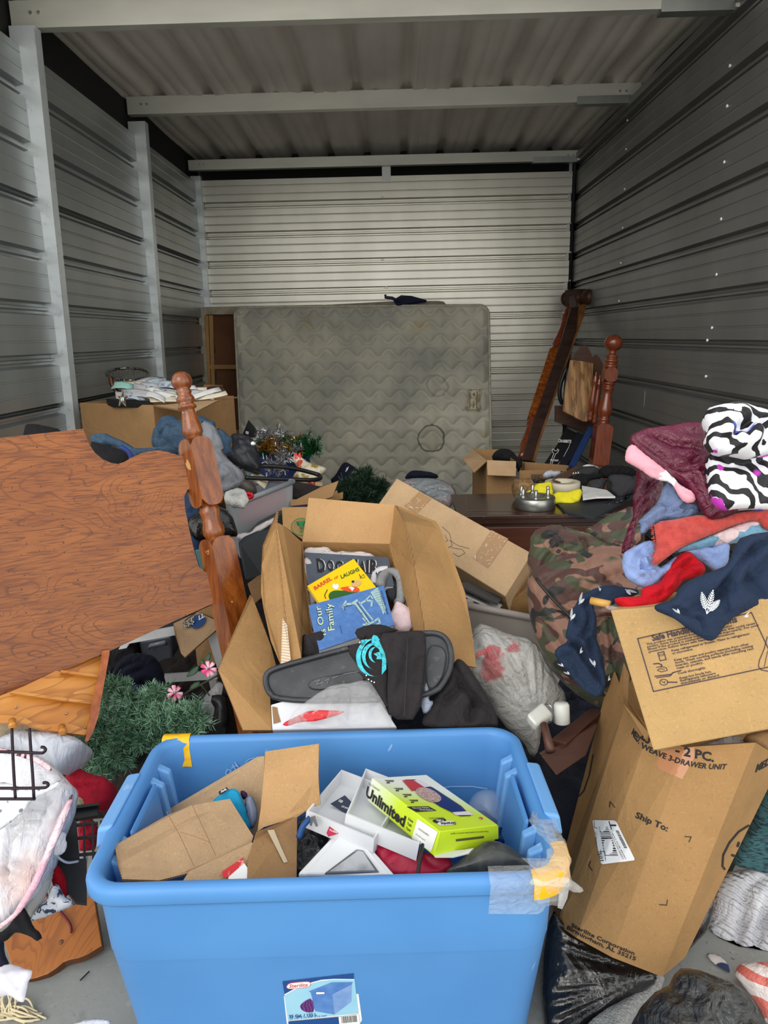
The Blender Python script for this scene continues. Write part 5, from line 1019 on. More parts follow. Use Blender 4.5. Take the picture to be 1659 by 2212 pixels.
# upper carton: Safe Handling Instructions
uc = thing('meat_carton', at(1500, 1600, 1.3), ('tan carton printed with Safe Handling Instructions, standing tilted on the tall carton', 'box'))
UA, UB, UC_ = at(1318, 1318, 1.335), at(1700, 1290, 1.25), at(1411, 1622, 1.255)
up_n = (UB-UA).cross(UC_-UA).normalized(); up_n = up_n if up_n.dot(CO-UA) > 0 else -up_n
spn = PL(1500, 1450, 0, up_n, P=UA); UD = spn.hit(1720, 1565)
o = hexa('carton_body', [UA, UB, UD, UC_], -up_n*.20+Vector((.05, 0, 0)), kraft('kraft_board_upper', (192, 156, 104)), uc, None, .003)
bl_ = lambda L_: [Z4(*q) for q in L_]
merge_decals('printed_frame', stroke(bl_([(1000, 420), (1575, 288), (1700, 555), (1080, 687), (1000, 420)]), 2.4), spn, m_inkp, o)
text('Safe Handling Instructions', spn, Z4(1075, 432), Z4(1505, 335), o, m_inkp, Z4(1068, 402), .04)
def para(lines, x, y, dx, dy, wpc, hh, xo=0):
    for i, s_ in enumerate(lines):
        x0, y0 = x+dx*i, y+dy*i; L_ = wpc*len(s_); text(s_, spn, Z4(x0, y0), Z4(x0+L_*.975, y0-L_*.215), o, m_inkp, Z4(x0-2.5, y0-hh), .025)
para(['This product was prepared from inspected meat and/or', 'poultry. Some food products may contain bacteria that could cause', 'illness if the product is mishandled or cooked improperly. For your', 'protection, follow these safe handling instructions.'], 1045, 454, 4, 12.5, 8.6, 9.5)
para(['Keep refrigerated or frozen. Thaw in refrigerator', 'or microwave.'], 1172, 486, 4, 14, 8.3, 10.5)
para(['Keep raw meat and poultry separate from other', 'foods. Wash working surfaces (including cutting', 'boards), utensils, and hands after touching raw', 'meat or poultry.'], 1186, 534, 4, 13.5, 8.6, 10.5)
para(['Cook thoroughly.'], 1205, 601, 4, 13, 9, 10.5)
para(['Keep hot foods hot.', 'Refrigerate leftovers', 'immediately or discard.'], 1213, 625, 4, 13, 8.7, 10.5)
ic = stroke(bl_([(1102, 492), (1132, 485), (1144, 525), (1114, 532), (1102, 492)]), 2)+stroke(bl_([(1110, 500), (1130, 496), (1132, 504), (1112, 508), (1110, 500)]), 1)
ic += stroke(bl_([(1080, 548), (1105, 545), (1122, 552), (1118, 565)]), 2.5)+stroke(bl_([(1095, 565), (1120, 560), (1145, 568), (1150, 580), (1120, 588), (1100, 580), (1110, 572), (1135, 575)]), 1.6)
ic += stroke(bl_([(1088, 610), (1170, 600), (1178, 592), (1220, 580)]), 2.5)+stroke(bl_([(1095, 618), (1165, 608), (1176, 596)]), 2)
ic += stroke([Z4(1132+20*math.cos(a), 640+15*math.sin(a)) for a in np.linspace(0, 6.3, 16)], 1.6)+stroke(bl_([(1150, 640), (1200, 640)]), 2.5)+stroke(bl_([(1122, 636), (1128, 642), (1138, 636), (1135, 648)]), 1.2)
ic += stroke(bl_([(1655, 410), (1640, 470), (1615, 530), (1610, 560), (1625, 578), (1660, 585)]), 2)
merge_decals('pictogram', ic, spn, m_inkp, o)
merge_decals('emblem', stroke(bl_([(1680, 440), (1655, 490), (1640, 560)]), 1.5), spn, m_inkp, o)
# ---- clothes heaped over the carton
m_camo = mat('camouflage_cloth', (136, 100, 84), [Nz(7.5, .49, .52, (66, 72, 50), d=1.2, det=1, st=(1, 1, 1.9), rot=(0, .6, 0)), Nz(8.5, .55, .58, (78, 52, 46), d=1.4, det=1, loc=(3, 3, 3), st=(1, 1, 1.9), rot=(0, .6, 0)), Nz(9, .59, .62, (36, 38, 38), d=1.3, det=1, loc=(7, 1, 2), st=(1, 1, 1.9), rot=(0, .6, 0))], .6, bump=[dict(t='noise', s=500, str=.1, dist=.001), dict(t='noise', s=18, str=.4, dist=.012, d=1)], sheen=.2)
cg = thing('camouflage_bag', at(1260, 1500, 1.9), ('large camouflage print quilted bag slumped between the dresser and the tan cartons', 'bag'))
blob('body', None, [(1150, 1230), (1230, 1200), (1330, 1170), (1420, 1190), (1430, 1300), (1420, 1420), (1360, 1500), (1340, 1535), (1290, 1532), (1235, 1495), (1180, 1430), (1148, 1360), (1138, 1290), (1140, 1250)], PL(1260, 1360, 1.85, (-.25, -.85, .5)), .10, m_camo, 'cloth', .03, 5, ang=1.0, R=.14, back=.15, parent=cg, cr=[([(lambda x, y: (x, y))(*q) for q in [(1150, 1255), (1210, 1320), (1270, 1370)]], 0.03, 0.008), ([(lambda x, y: (x, y))(*q) for q in [(1270, 1370), (1300, 1345), (1380, 1330)]], 0.02, 0.01), ([(lambda x, y: (x, y))(*q) for q in [(1170, 1340), (1230, 1420), (1300, 1500)]], 0.02, 0.012), ([(lambda x, y: (x, y))(*q) for q in [(1190, 1230), (1280, 1190), (1340, 1190)]], 0.035, 0.012), ([(lambda x, y: (x, y))(*q) for q in [(1315, 1350), (1325, 1450), (1335, 1530)]], 0.02, 0.008)])
blob('sleeve', None, [(1148, 1150), (1175, 1137), (1220, 1138), (1262, 1150), (1300, 1170), (1345, 1180), (1360, 1215), (1300, 1225), (1240, 1228), (1190, 1245), (1155, 1250), (1140, 1230), (1146, 1190)], PL(1240, 1190, 2.0, (-.1, -.75, .65)), .07, m_camo, 'cloth', .022, 7, ang=-.3, R=.09, back=.08, parent=cg, cr=[([(lambda x, y: (x, y))(*q) for q in [(1250, 1150), (1265, 1190), (1255, 1225)]], 0.03, 0.01), ([(lambda x, y: (x, y))(*q) for q in [(1180, 1180), (1230, 1160), (1260, 1170)]], 0.02, 0.01), ([(lambda x, y: (x, y))(*q) for q in [(1170, 1230), (1200, 1190), (1220, 1210)]], 0.02, 0.008)])
blob('flap', None, [(1258, 1150), (1290, 1128), (1330, 1105), (1370, 1090), (1390, 1120), (1380, 1180), (1330, 1190), (1290, 1170)], PL(1330, 1140, 2.15, (-.1, -.75, .65)), .05, m_camo, 'cloth', .014, 7, R=.06, back=.08, parent=cg)
tube('zip', [PL(1240, 1330, 1.70, (-.25, -.85, .5)).hit(*q) for q in [(1158, 1250), (1190, 1290), (1230, 1330), (1262, 1365)]], .004, m_black, cg, n=6, sub=4)
m_nvy = fabric('navy_cotton', (36, 50, 74), 700, .2)
m_flo = mat('white_embroidery', (222, 226, 232), rough=.9)
def sprig(pl, x, y, s, ang, parent, lift, n=3):
    polys = []
    for k in range(n):
        a = math.radians(ang+(k-(n-1)/2)*28); L_ = s*(1 if k == n//2 else .75)*(1.0 if k != n-1 else 1.2)
        for j in range(8):
            t = .2+.8*j/8; cx, cy = x+math.cos(a)*L_*t, y-math.sin(a)*L_*t; wv = s*.13*math.sin(math.pi*min(1, t+.08))+s*.03
            for sd in (-1, 1):
                b = a+sd*.9; polys.append([(cx, cy), (cx+math.cos(b)*wv+math.cos(a)*s*.03, cy-math.sin(b)*wv-math.sin(a)*s*.03), (cx+math.cos(b)*wv+math.cos(a)*s*.08, cy-math.sin(b)*wv-math.sin(a)*s*.08), (cx+math.cos(a)*s*.055, cy-math.sin(a)*s*.055)])
        polys += stroke([(x, y), (x+math.cos(a)*L_, y-math.sin(a)*L_)], s*.03)
    return merge_decals('embroidery', polys, pl, m_flo, parent, lift)
# zebra print garments
m_zeb = mat('zebra_print', (234, 236, 242), [dict(t='wave', s=14, d=9, det=2, ds=1.1, dir='DIAGONAL', lo=.47, hi=.52, c=(22, 20, 26)), Nz(13, .72, .74, (70, 90, 196), det=0, d=1), Nz(15, .73, .75, (186, 50, 180), det=0, loc=(5, 2, 1), d=1)], .55, sheen=.1)
zb = thing('zebra_dress', at(1600, 1080, 1.45), ('white and black zebra print dress with purple spots, rolled on top of the clothes pile', 'dress'))
blob('skirt', None, [ZR6(*q) for q in [(1275, 360), (1400, 330), (1560, 380), (1720, 350), (1720, 740), (1500, 735), (1380, 740), (1330, 700), (1290, 600), (1270, 480)]], PL(*ZR6(1500, 560), 1.42, (0, -.88, .45)), .05, m_zeb, 'cloth', .012, 6, ang=1.4, R=.06, back=.10, parent=zb, cr=[([ZR6(*q) for q in [(1280, 380), (1400, 470), (1640, 430)]], 0.02, 0.015), ([ZR6(*q) for q in [(1300, 560), (1330, 660), (1390, 735)]], 0.012, 0.01), ([ZR6(*q) for q in [(1560, 400), (1620, 560), (1600, 730)]], 0.012, 0.015)])
blob('bodice', None, [ZR6(*q) for q in [(1240, 150), (1270, 95), (1340, 70), (1500, 50), (1560, 90), (1660, 110), (1720, 130), (1720, 380), (1590, 410), (1480, 395), (1360, 375), (1290, 330), (1240, 260), (1270, 210)]], PL(*ZR6(1480, 230), 1.40, (0, -.85, .5)), .06, m_zeb, 'cloth', .024, 8, ang=.3, R=.07, back=.08, parent=zb, cr=[([ZR6(*q) for q in [(1260, 200), (1340, 130), (1450, 150), (1500, 230), (1480, 330), (1380, 350)]], 0.03, 0.012), ([ZR6(*q) for q in [(1400, 200), (1440, 240), (1420, 310)]], 0.025, 0.01), ([ZR6(*q) for q in [(1580, 130), (1590, 230), (1700, 300)]], 0.025, 0.012), ([ZR6(*q) for q in [(1500, 60), (1540, 160), (1580, 240), (1590, 400)]], 0.03, 0.012), ([ZR6(*q) for q in [(1300, 250), (1360, 330), (1480, 380)]], 0.02, 0.01)])
m_bur = mat('burgundy_satin', (98, 16, 50), [Nz(6, .35, .7, (76, 10, 36))], .3, bump=[dict(t='noise', s=45, str=.45, dist=.006, d=1, st=(1, 2, 1)), dict(t='noise', s=14, str=.8, dist=.02, d=2.2, det=5)], spec=.6)
bg = thing('burgundy_blouse', at(1450, 1150, 1.5), ('shiny burgundy satin blouse lying over the pink dotted cloth, left of the zebra dress', 'blouse'))
blob('body', None, [ZR6(*q) for q in [(765, 275), (900, 215), (1080, 185), (1240, 180), (1260, 250), (1290, 330), (1290, 500), (1300, 620), (1380, 740), (1480, 745), (1380, 790), (1290, 800), (1240, 740), (1190, 640), (1120, 560), (1000, 500), (860, 400), (780, 320)]], PL(*ZR6(1080, 400), 1.50, (-.1, -.8, .6)), .035, m_bur, 'cloth', .014, 6, ang=-.6, R=.04, back=.05, parent=bg, cr=[([ZR6(*q) for q in [(800, 290), (950, 400), (1080, 500), (1180, 560)]], 0.012, 0.01), ([ZR6(*q) for q in [(1040, 480), (1150, 500), (1290, 520)]], 0.02, 0.008), ([ZR6(*q) for q in [(1290, 330), (1200, 430), (1120, 500)]], 0.012, 0.01), ([ZR6(*q) for q in [(900, 260), (1050, 330), (1200, 350)]], 0.01, 0.01), ([ZR6(*q) for q in [(1180, 560), (1240, 650), (1300, 780)]], 0.018, 0.008), ([ZR6(*q) for q in [(1240, 520), (1280, 640), (1380, 770)]], 0.015, 0.008)])
blob('sleeve', None, [ZR6(*q) for q in [(810, 470), (900, 520), (1000, 560), (980, 640), (930, 720), (840, 800), (810, 900), (800, 1010), (720, 1040), (720, 970), (760, 870), (800, 800), (775, 700), (780, 640), (820, 570)]], PL(*ZR6(860, 650), 1.66, (-.1, -.85, .5)), .04, m_bur, 'cloth', .016, 7, ang=1.2, R=.05, back=.06, parent=bg, cr=[([ZR6(*q) for q in [(940, 540), (870, 640), (800, 720)]], 0.02, 0.01), ([ZR6(*q) for q in [(980, 600), (900, 700), (830, 780)]], 0.018, 0.01), ([ZR6(*q) for q in [(800, 560), (830, 620), (800, 700)]], 0.014, 0.008), ([ZR6(*q) for q in [(860, 720), (790, 830), (740, 1000)]], 0.02, 0.01)])
m_pnk = mat('pink_dotted_flannel', (232, 164, 178), [dict(t='voronoi', s=9, lo=.30, hi=.29, c=(240, 240, 242), rn=.4)], .9, sheen=.4, bump=[dict(t='noise', s=300, str=.15, dist=.001)])
blob('pink_cloth', ('pink flannel with white dots hanging out from under the burgundy blouse', 'cloth'), [ZR6(*q) for q in [(735, 425), (750, 350), (800, 318), (870, 380), (960, 450), (1060, 530), (1100, 590), (1190, 640), (1195, 695), (1130, 700), (1090, 650), (1040, 565), (980, 560), (900, 540), (850, 495), (760, 440)]], PL(*ZR6(900, 450), 1.50, (-.1, -.8, .6)), .022, m_pnk, 'cloth', .006, 6, ang=-.6, R=.025, back=.02, cr=[([ZR6(*q) for q in [(850, 495), (950, 515), (1060, 545)]], 0.015, 0.005), ([ZR6(*q) for q in [(1050, 560), (1100, 620), (1190, 660)]], 0.012, 0.006)])
m_bgr = fabric('dusty_blue_cotton', (112, 128, 164), 700)
blob('blue_pillowcase', ('dusty blue folded pillowcase under the burgundy blouse', 'pillowcase'), [ZR6(*q) for q in [(985, 575), (1060, 560), (1090, 640), (1140, 700), (1240, 740), (1180, 790), (1100, 800), (1000, 800), (930, 850), (860, 915), (830, 880), (850, 850), (810, 845), (870, 780), (950, 690)]], PL(*ZR6(1030, 720), 1.48, (-.1, -.75, .65)), .02, m_bgr, 'cloth', .008, 9, ang=.6, R=.02, back=.03, cr=[([ZR6(*q) for q in [(830, 870), (950, 790), (1120, 740), (1230, 745)]], 0.02, 0.005), ([ZR6(*q) for q in [(835, 885), (960, 810), (1140, 765), (1150, 790)]], 0.02, 0.004), ([ZR6(*q) for q in [(840, 900), (950, 840), (1000, 800)]], 0.015, 0.004), ([ZR6(*q) for q in [(1000, 600), (980, 700), (1050, 740)]], 0.008, 0.01)])
m_cor = mat('coral_terry', (196, 74, 66), [Nz(60, .4, .7, (172, 56, 52), det=5)], .95, bump=[dict(t='noise', s=260, str=1.0, dist=.004), dict(t='noise', s=30, str=.3, dist=.006)], sheen=.6)
tw_ = thing('coral_towel', at(1500, 1180, 1.42), ('coral red terry towel with a fringed edge, under the zebra dress', 'towel'))
twp = PL(*ZR6(1250, 860), 1.42, (-.05, -.8, .6))
blob('towel', None, [ZR6(*q) for q in [(925, 830), (1100, 800), (1240, 780), (1330, 805), (1480, 750), (1650, 730), (1700, 760), (1700, 880), (1640, 870), (1580, 800), (1440, 850), (1320, 890), (1150, 960), (1080, 1000), (1010, 1060), (950, 1105), (920, 1060), (950, 1000), (940, 920)]], twp, .018, m_cor, 'cloth', .006, 6, R=.018, back=.02, parent=tw_, sm=1)
random.seed(3); tubes('fringe', [[twp.hit(*ZR6(x+random.uniform(-4, 4), y)), twp.hit(*ZR6(x-random.uniform(8, 24), y+random.uniform(-6, 8)))] for x, y in [(925+i*.8+(8 if i > 12 else 0)-(22 if i > 20 else 0), 838+i*9.3) for i in range(29)]], .0012, m_cor, tw_, n=4)
m_cro = mat('crochet_wool', (224, 200, 204), [dict(t='cell', s=34, lo=.6, hi=.6001, c=(110, 158, 186), rn=1), dict(t='cell', s=34, lo=.8, hi=.8001, c=(226, 222, 200))], .95, bump=[dict(t='voronoi', s=34, str=1, dist=.012), dict(t='noise', s=180, str=.6, dist=.004)], sheen=.5)
blob('crochet_blanket', ('knobbly crocheted blanket in pale pink and blue, below the coral towel', 'blanket'), [ZR6(*q) for q in [(1020, 1040), (1130, 965), (1300, 900), (1430, 850), (1580, 800), (1640, 870), (1700, 870), (1700, 930), (1500, 950), (1420, 960), (1300, 980), (1180, 1000), (1080, 1020)]], PL(*ZR6(1350, 930), 1.43, (-.05, -.8, .6)), .02, m_cro, 'lump', .012, 34, R=.02, back=.03)
m_lbl = fabric('light_blue_terry', (142, 164, 214), 400, .35)
blob('blue_bath_towel', ('light blue towel folded in a roll, above the red cloth', 'towel'), [ZR6(*q) for q in [(745, 1010), (830, 960), (930, 940), (950, 1000), (925, 1060), (945, 1110), (1010, 1060), (1120, 1000), (1240, 990), (1420, 950), (1420, 1050), (1400, 1110), (1330, 1135), (1270, 1090), (1150, 1010), (1080, 1060), (1010, 1150), (930, 1220), (840, 1235), (760, 1200), (720, 1130), (722, 1060)]], PL(*ZR6(900, 1100), 1.42, (-.1, -.8, .6)), .035, m_lbl, 'cloth', .012, 9, ang=.8, R=.035, back=.04, cr=[([ZR6(*q) for q in [(930, 960), (860, 1000), (790, 1080), (780, 1140), (830, 1190), (920, 1170), (960, 1120)]], 0.02, 0.008), ([ZR6(*q) for q in [(940, 1000), (880, 1030), (840, 1080), (850, 1130), (900, 1140), (930, 1110)]], 0.018, 0.007), ([ZR6(*q) for q in [(740, 1050), (735, 1130), (790, 1200), (880, 1215), (980, 1150), (1080, 1040), (1200, 1000)]], 0.015, 0.007), ([ZR6(*q) for q in [(900, 1060), (880, 1090), (900, 1110)]], 0.012, 0.006), ([ZR6(*q) for q in [(1260, 1020), (1330, 1060), (1400, 1010)]], 0.012, 0.006), ([ZR6(*q) for q in [(1290, 1060), (1340, 1100), (1400, 1060)]], 0.01, 0.006)])
m_redc = fabric('red_cotton', (196, 18, 34), 500, .2)
blob('red_shirt', ('bright red cotton shirt bunched between light blue towel and navy trousers', 'shirt'), [ZR6(*q) for q in [(1090, 1020), (1150, 1015), (1230, 1060), (1270, 1120), (1250, 1160), (1150, 1180), (1080, 1250), (1000, 1320), (960, 1340), (940, 1385), (790, 1400), (720, 1370), (650, 1330), (720, 1300), (840, 1300), (835, 1250), (960, 1220), (1010, 1150), (1050, 1070)]], PL(*ZR6(1000, 1230), 1.385, (-.05, -.8, .6)), .03, m_redc, 'cloth', .014, 8, ang=.7, R=.03, back=.04, cr=[([ZR6(*q) for q in [(1010, 1160), (1080, 1120), (1180, 1060), (1250, 1080)]], 0.02, 0.008), ([ZR6(*q) for q in [(1060, 1240), (1080, 1180), (1140, 1110), (1230, 1110)]], 0.02, 0.008), ([ZR6(*q) for q in [(1090, 1240), (1120, 1190), (1180, 1170), (1120, 1160), (1090, 1200)]], 0.015, 0.006), ([ZR6(*q) for q in [(840, 1290), (940, 1310), (1020, 1270)]], 0.018, 0.006), ([ZR6(*q) for q in [(700, 1340), (800, 1330), (950, 1330)]], 0.01, 0.006), ([ZR6(*q) for q in [(1000, 1160), (1000, 1240), (960, 1300)]], 0.012, 0.006)])
nt_ = thing('navy_trousers', at(1560, 1300, 1.33), ('navy trousers embroidered with white leaf sprigs, draped over the printed tan carton', 'trousers'))
nplan = PL(*ZR6(1350, 1300), 1.275, (0, -.9, .42))
blob('leg', None, [ZR6(*q) for q in [(1480, 905), (1720, 880), (1720, 1340), (1560, 1370), (1450, 1410), (1390, 1460), (1330, 1560), (1280, 1585), (1230, 1560), (1160, 1510), (1090, 1440), (1010, 1400), (945, 1370), (945, 1335), (1060, 1320), (1090, 1250), (1200, 1190), (1320, 1150), (1400, 1110), (1430, 1000)]], nplan, .02, m_nvy, 'cloth', .012, 5, ang=.6, R=.025, back=.012, parent=nt_, sm=1, cr=[([ZR6(*q) for q in [(1720, 900), (1560, 1000), (1450, 1110), (1380, 1230), (1300, 1340)]], 0.02, 0.01), ([ZR6(*q) for q in [(1390, 1240), (1360, 1330), (1400, 1430)]], 0.014, 0.012), ([ZR6(*q) for q in [(960, 1350), (1100, 1390), (1210, 1440)]], 0.008, 0.005), ([ZR6(*q) for q in [(1560, 1010), (1520, 1150), (1600, 1300)]], 0.012, 0.015), ([ZR6(*q) for q in [(1215, 1440), (1240, 1500), (1260, 1580)]], 0.008, 0.005)])
sprig(nplan, *ZR6(1215, 1420), 52, 75, nt_, .036); sprig(nplan, *ZR6(1050, 1420), 16, 130, nt_, .034, 2); sprig(nplan, *ZR6(1450, 1440), 14, 30, nt_, .034, 2)
ns = thing('navy_shirt', at(1270, 1400, 1.5), ('navy garment with white sprigs hanging down over the camouflage bag', 'shirt'))
n2 = PL(1270, 1380, 1.50, (-.2, -.9, .4))
blob('hanging_side', None, [Z4(*q) for q in [(720, 200), (800, 155), (900, 150), (1000, 160), (1010, 200), (900, 230), (870, 250), (790, 240), (770, 250), (790, 330), (800, 450), (830, 540), (850, 620), (850, 660), (805, 728), (740, 690), (660, 610), (590, 510), (590, 470), (650, 440), (625, 410), (640, 360), (690, 260)]], n2, .018, m_nvy, 'cloth', .012, 6, ang=1.3, R=.02, back=.02, parent=ns, sm=1, cr=[([Z4(*q) for q in [(745, 235), (770, 260), (760, 330), (740, 400)]], 0.014, 0.008), ([Z4(*q) for q in [(630, 430), (700, 450), (740, 520), (830, 640)]], 0.025, 0.008), ([Z4(*q) for q in [(760, 420), (780, 520), (845, 640)]], 0.014, 0.008), ([Z4(*q) for q in [(690, 270), (700, 340), (640, 400)]], 0.01, 0.008)])
for x, y, s, a in [(700, 250, 22, 60), (660, 330, 22, 70), (625, 560, 12, 140), (655, 600, 12, 140), (780, 560, 18, 110), (705, 495, 12, 60), (805, 185, 9, 90), (845, 630, 10, 60), (930, 175, 22, -30)]: sprig(n2, *Z4(x, y), s, a, ns, .03, 2)
for x, y in [(770, 190), (830, 170)]: pass
tube('wooden_spoon', [at(*Z4(765, 228), 1.40), at(*Z4(860, 248), 1.375)], .008, mat('bamboo', (206, 156, 78), rough=.4), None, ('light wooden stick end poking out beside the red shirt', 'stick'), n=10)
blob('cling_scrap', ('crumpled clear film at the corner of the printed carton, beside the red shirt', 'film'), [Z4(*q) for q in [(820, 255), (870, 250), (930, 275), (920, 290), (860, 280)]], PL(*Z4(870, 270), 1.35, (0, -.8, .6)), .004, m_cling, 'crumple', .004, 20)
# ---- under and beside: brown plastic rack, roller covers, black bags, floor things
m_brn = mat('brown_plastic', (84, 54, 44), [Nz(6, .4, .7, (72, 46, 38))], .45)
rk = thing('brown_rack', at(1240, 1640, 1.55), ('brown plastic shelf piece with slots, right of the blue bin behind the tall carton', 'shelf'))
hexa('plank', [at(*Z4(560, 930), 1.52), at(*Z4(760, 770), 1.72), at(*Z4(830, 780), 1.70), at(*Z4(640, 950), 1.50)], Vector((0, .01, -.03)), m_brn, rk, None, .003)
o = hexa('front_plate', [at(*Z4(510, 1010), 1.46), at(*Z4(800, 850), 1.62), at(*Z4(740, 1010), 1.5), at(*Z4(590, 1112), 1.42)], Vector((0, .025, -.01)), m_brn, rk, None, .002)
kp = P3((*Z4(510, 1010), 1.46), (*Z4(800, 850), 1.62), (*Z4(590, 1112), 1.42))
merge_decals('slot', [[Z4(*q) for q in [(676, 952), (700, 935), (730, 925), (736, 935), (705, 948), (695, 965), (678, 966)]]], kp, m_dark, o, .001)
lathe('socket', [(0, .012), (.5, .010), (1, .008)], at(*Z4(560, 990), 1.44), at(*Z4(525, 850), 1.5), m_brn, rk, n=16)
m_roll = mat('white_ceramic', (216, 218, 212), [Nz(20, .55, .8, (180, 178, 170))], .3)
for i, (a, b, Y, r_, T) in enumerate([((445, 800), (555, 770), 1.52, .028, ('white plastic bracket cap on the brown shelf piece, nearest the clear bag', 'cap')), ((618, 850), (615, 745), 1.56, .019, ('white upright plastic cap right of the other cap, behind the brown shelf piece', 'cap'))]):
    pa_, pb_ = at(*Z4(*a), Y), at(*Z4(*b), Y+.01)
    if i == 0:
        hexa('bracket_cap', [at(*Z4(438, 800), 1.50), at(*Z4(520, 735), 1.56), at(*Z4(575, 800), 1.54), at(*Z4(490, 860), 1.48)], Vector((0, .02, -.03)), m_roll, None, T, .009, 3)
    else: lathe('bracket_cap', [(0, r_*.8), (.05, r_), (.9, r_*.98), (1, r_*.8)], pa_, pb_, m_roll, None, T, n=20)
tube('wire_clip', [at(*Z4(540, 755), 1.5), at(*Z4(560, 760), 1.49), at(*Z4(570, 800), 1.49), at(*Z4(560, 840), 1.49)], .0025, m_metal, rk, n=6, sub=4)
bt = PL(1320, 2100, 1.22, (0, -.7, .7))
m_fold = mat('glossy_black_liner', (22, 22, 24), (), .2, bump=[dict(t='noise', s=9, str=.6, dist=.03, d=1.5, det=5, st=(1, 1, .5))], spec=.8, coat=.3)
blob('refuse_bag', ('black glossy refuse bag under the tall carton, right of the blue bin', 'bag'), [(1190, 1960), (1215, 1990), (1300, 2040), (1400, 2090), (1425, 2120), (1380, 2150), (1320, 2180), (1270, 2240), (1220, 2280), (1180, 2280), (1170, 2100)], bt, .03, m_fold, 'radial', .02, 6, R=.05, back=.12, c=(1400, 2105))
blob('refuse_bag', ('black plastic bag edge showing behind the right side of the tall carton', 'bag'), [(1535, 1935), (1545, 1960), (1530, 2010), (1500, 2040), (1470, 2075), (1440, 2090), (1430, 2000), (1500, 1940)], PL(1510, 2000, 1.35, (0, -.7, .7)), .03, m_fold, 'radial', .012, 8, R=.04, back=.1, c=(1535, 1950))
m_trash2 = mat('printed_black_liner', (26, 26, 27), [Nz(60, .60, .64, (84, 86, 88), st=(1, 1, 3), a=.3, det=1)], .25, bump=[dict(t='noise', s=16, str=.9, dist=.03, d=2, det=6)], spec=.8, coat=.2)
ob = blob('refuse_bag', ('black crinkled refuse bag with faint grey print at the bottom right corner', 'bag'), [(1330, 2280), (1370, 2190), (1430, 2130), (1460, 2095), (1500, 2088), (1560, 2110), (1610, 2150), (1650, 2210), (1665, 2290), (1500, 2300)], PL(1500, 2180, .98, (0, -.6, .8)), .05, m_trash2, 'crumple', .022, 11, R=.08, back=.10)
m_rug = mat('grey_rug', (158, 158, 156), [Nz(200, .4, .65, (128, 132, 134)), Nz(8, .5, .6, (170, 160, 158))], .95, bump=[dict(t='noise', s=260, str=1, dist=.006)])
blob('grey_rug', ('folded grey speckled rug on the floor between the two black refuse bags', 'rug'), [(1225, 2260), (1290, 2190), (1350, 2160), (1400, 2110), (1440, 2105), (1425, 2140), (1370, 2190), (1340, 2240), (1330, 2290), (1240, 2290)], PL(P=Vector((0, 0, .05)), px=1330, py=2180, Y=0, n=(0, 0, 1)), .015, m_rug, 'lump', .008, 14, R=.02, back=.04)
m_pad = mat('quilted_white_film', (206, 208, 214), [Nz(9, .4, .7, (178, 180, 190))], .35, bump=[dict(t='wave', s=28, dir='DIAGONAL', str=.6, dist=.008, d=2), dict(t='noise', s=20, str=.6, dist=.015, d=2)])
blob('padded_bag', ('white embossed plastic bag filled with cloth on the floor at the right edge', 'bag'), [(1535, 1960), (1560, 1890), (1620, 1875), (1720, 1880), (1720, 2080), (1600, 2075), (1560, 2050), (1530, 2010)], PL(1620, 1980, 1.42, (-.2, -.7, .7)), .05, m_pad, 'cloth', .014, 8, ang=.8, R=.06, back=.12)
m_str = mat('striped_cloth_in_film', (224, 214, 212), [dict(t='wave', s=9, dir='DIAGONAL', lo=.5, hi=.6, c=(206, 110, 100), d=3)], .3, bump=[dict(t='noise', s=20, str=.8, dist=.012, d=2)])
blob('clear_bag', ('clear plastic bag with red and white striped cloth at the lower right edge', 'bag'), [(1600, 2075), (1720, 2075), (1720, 2240), (1660, 2220), (1640, 2170), (1600, 2120), (1590, 2100)], PL(1660, 2140, 1.2, (-.2, -.7, .7)), .03, m_str, 'crumple', .01, 10, R=.04, back=.1)
m_tealc = mat('teal_melange_knit', (52, 92, 98), [dict(t='noise', s=60, st=(1, 1, 5), lo=.45, hi=.6, c=(24, 44, 52))], .9, sheen=.2, bump=[dict(t='noise', s=200, str=.3, dist=.002)])
blob('knit_shirt', ('dark teal melange knit top squeezed behind the tall carton at the right edge', 'top'), [Z7(*q) for q in [(1700, 380), (1700, 1000), (1560, 965), (1440, 960), (1460, 880), (1500, 780), (1560, 680), (1600, 560), (1650, 440)]], PL(*Z7(1600, 780), 1.46, (0, -.85, .5)), .04, m_tealc, 'cloth', .016, 10, ang=.3, R=.05, back=.10)
blob('paper_scrap', ('torn white and navy paper scrap lying on the concrete by the black bag', 'paper'), [Z7(*q) for q in [(1255, 1510), (1330, 1515), (1400, 1570), (1420, 1640), (1380, 1620), (1300, 1570)]], PL(P=Vector((0, 0, .004)), px=1540, py=2070, Y=0, n=(0, 0, 1)), .002, mat('scrap_paper', (206, 200, 196), [Nz(18, .52, .56, (40, 60, 96))], .8), 'crumple', .002, 20, back=.001)
blob('white_rag', ('pale grey plush rag under the white embossed bag on the floor', 'rag'), [(1490, 2040), (1530, 2020), (1570, 2050), (1620, 2080), (1600, 2120), (1540, 2100)], PL(P=Vector((0, 0, .03)), px=1540, py=2070, Y=0, n=(0, 0, 1)), .01, m_rug, 'lump', .006, 16, R=.02, back=.03) if False else None
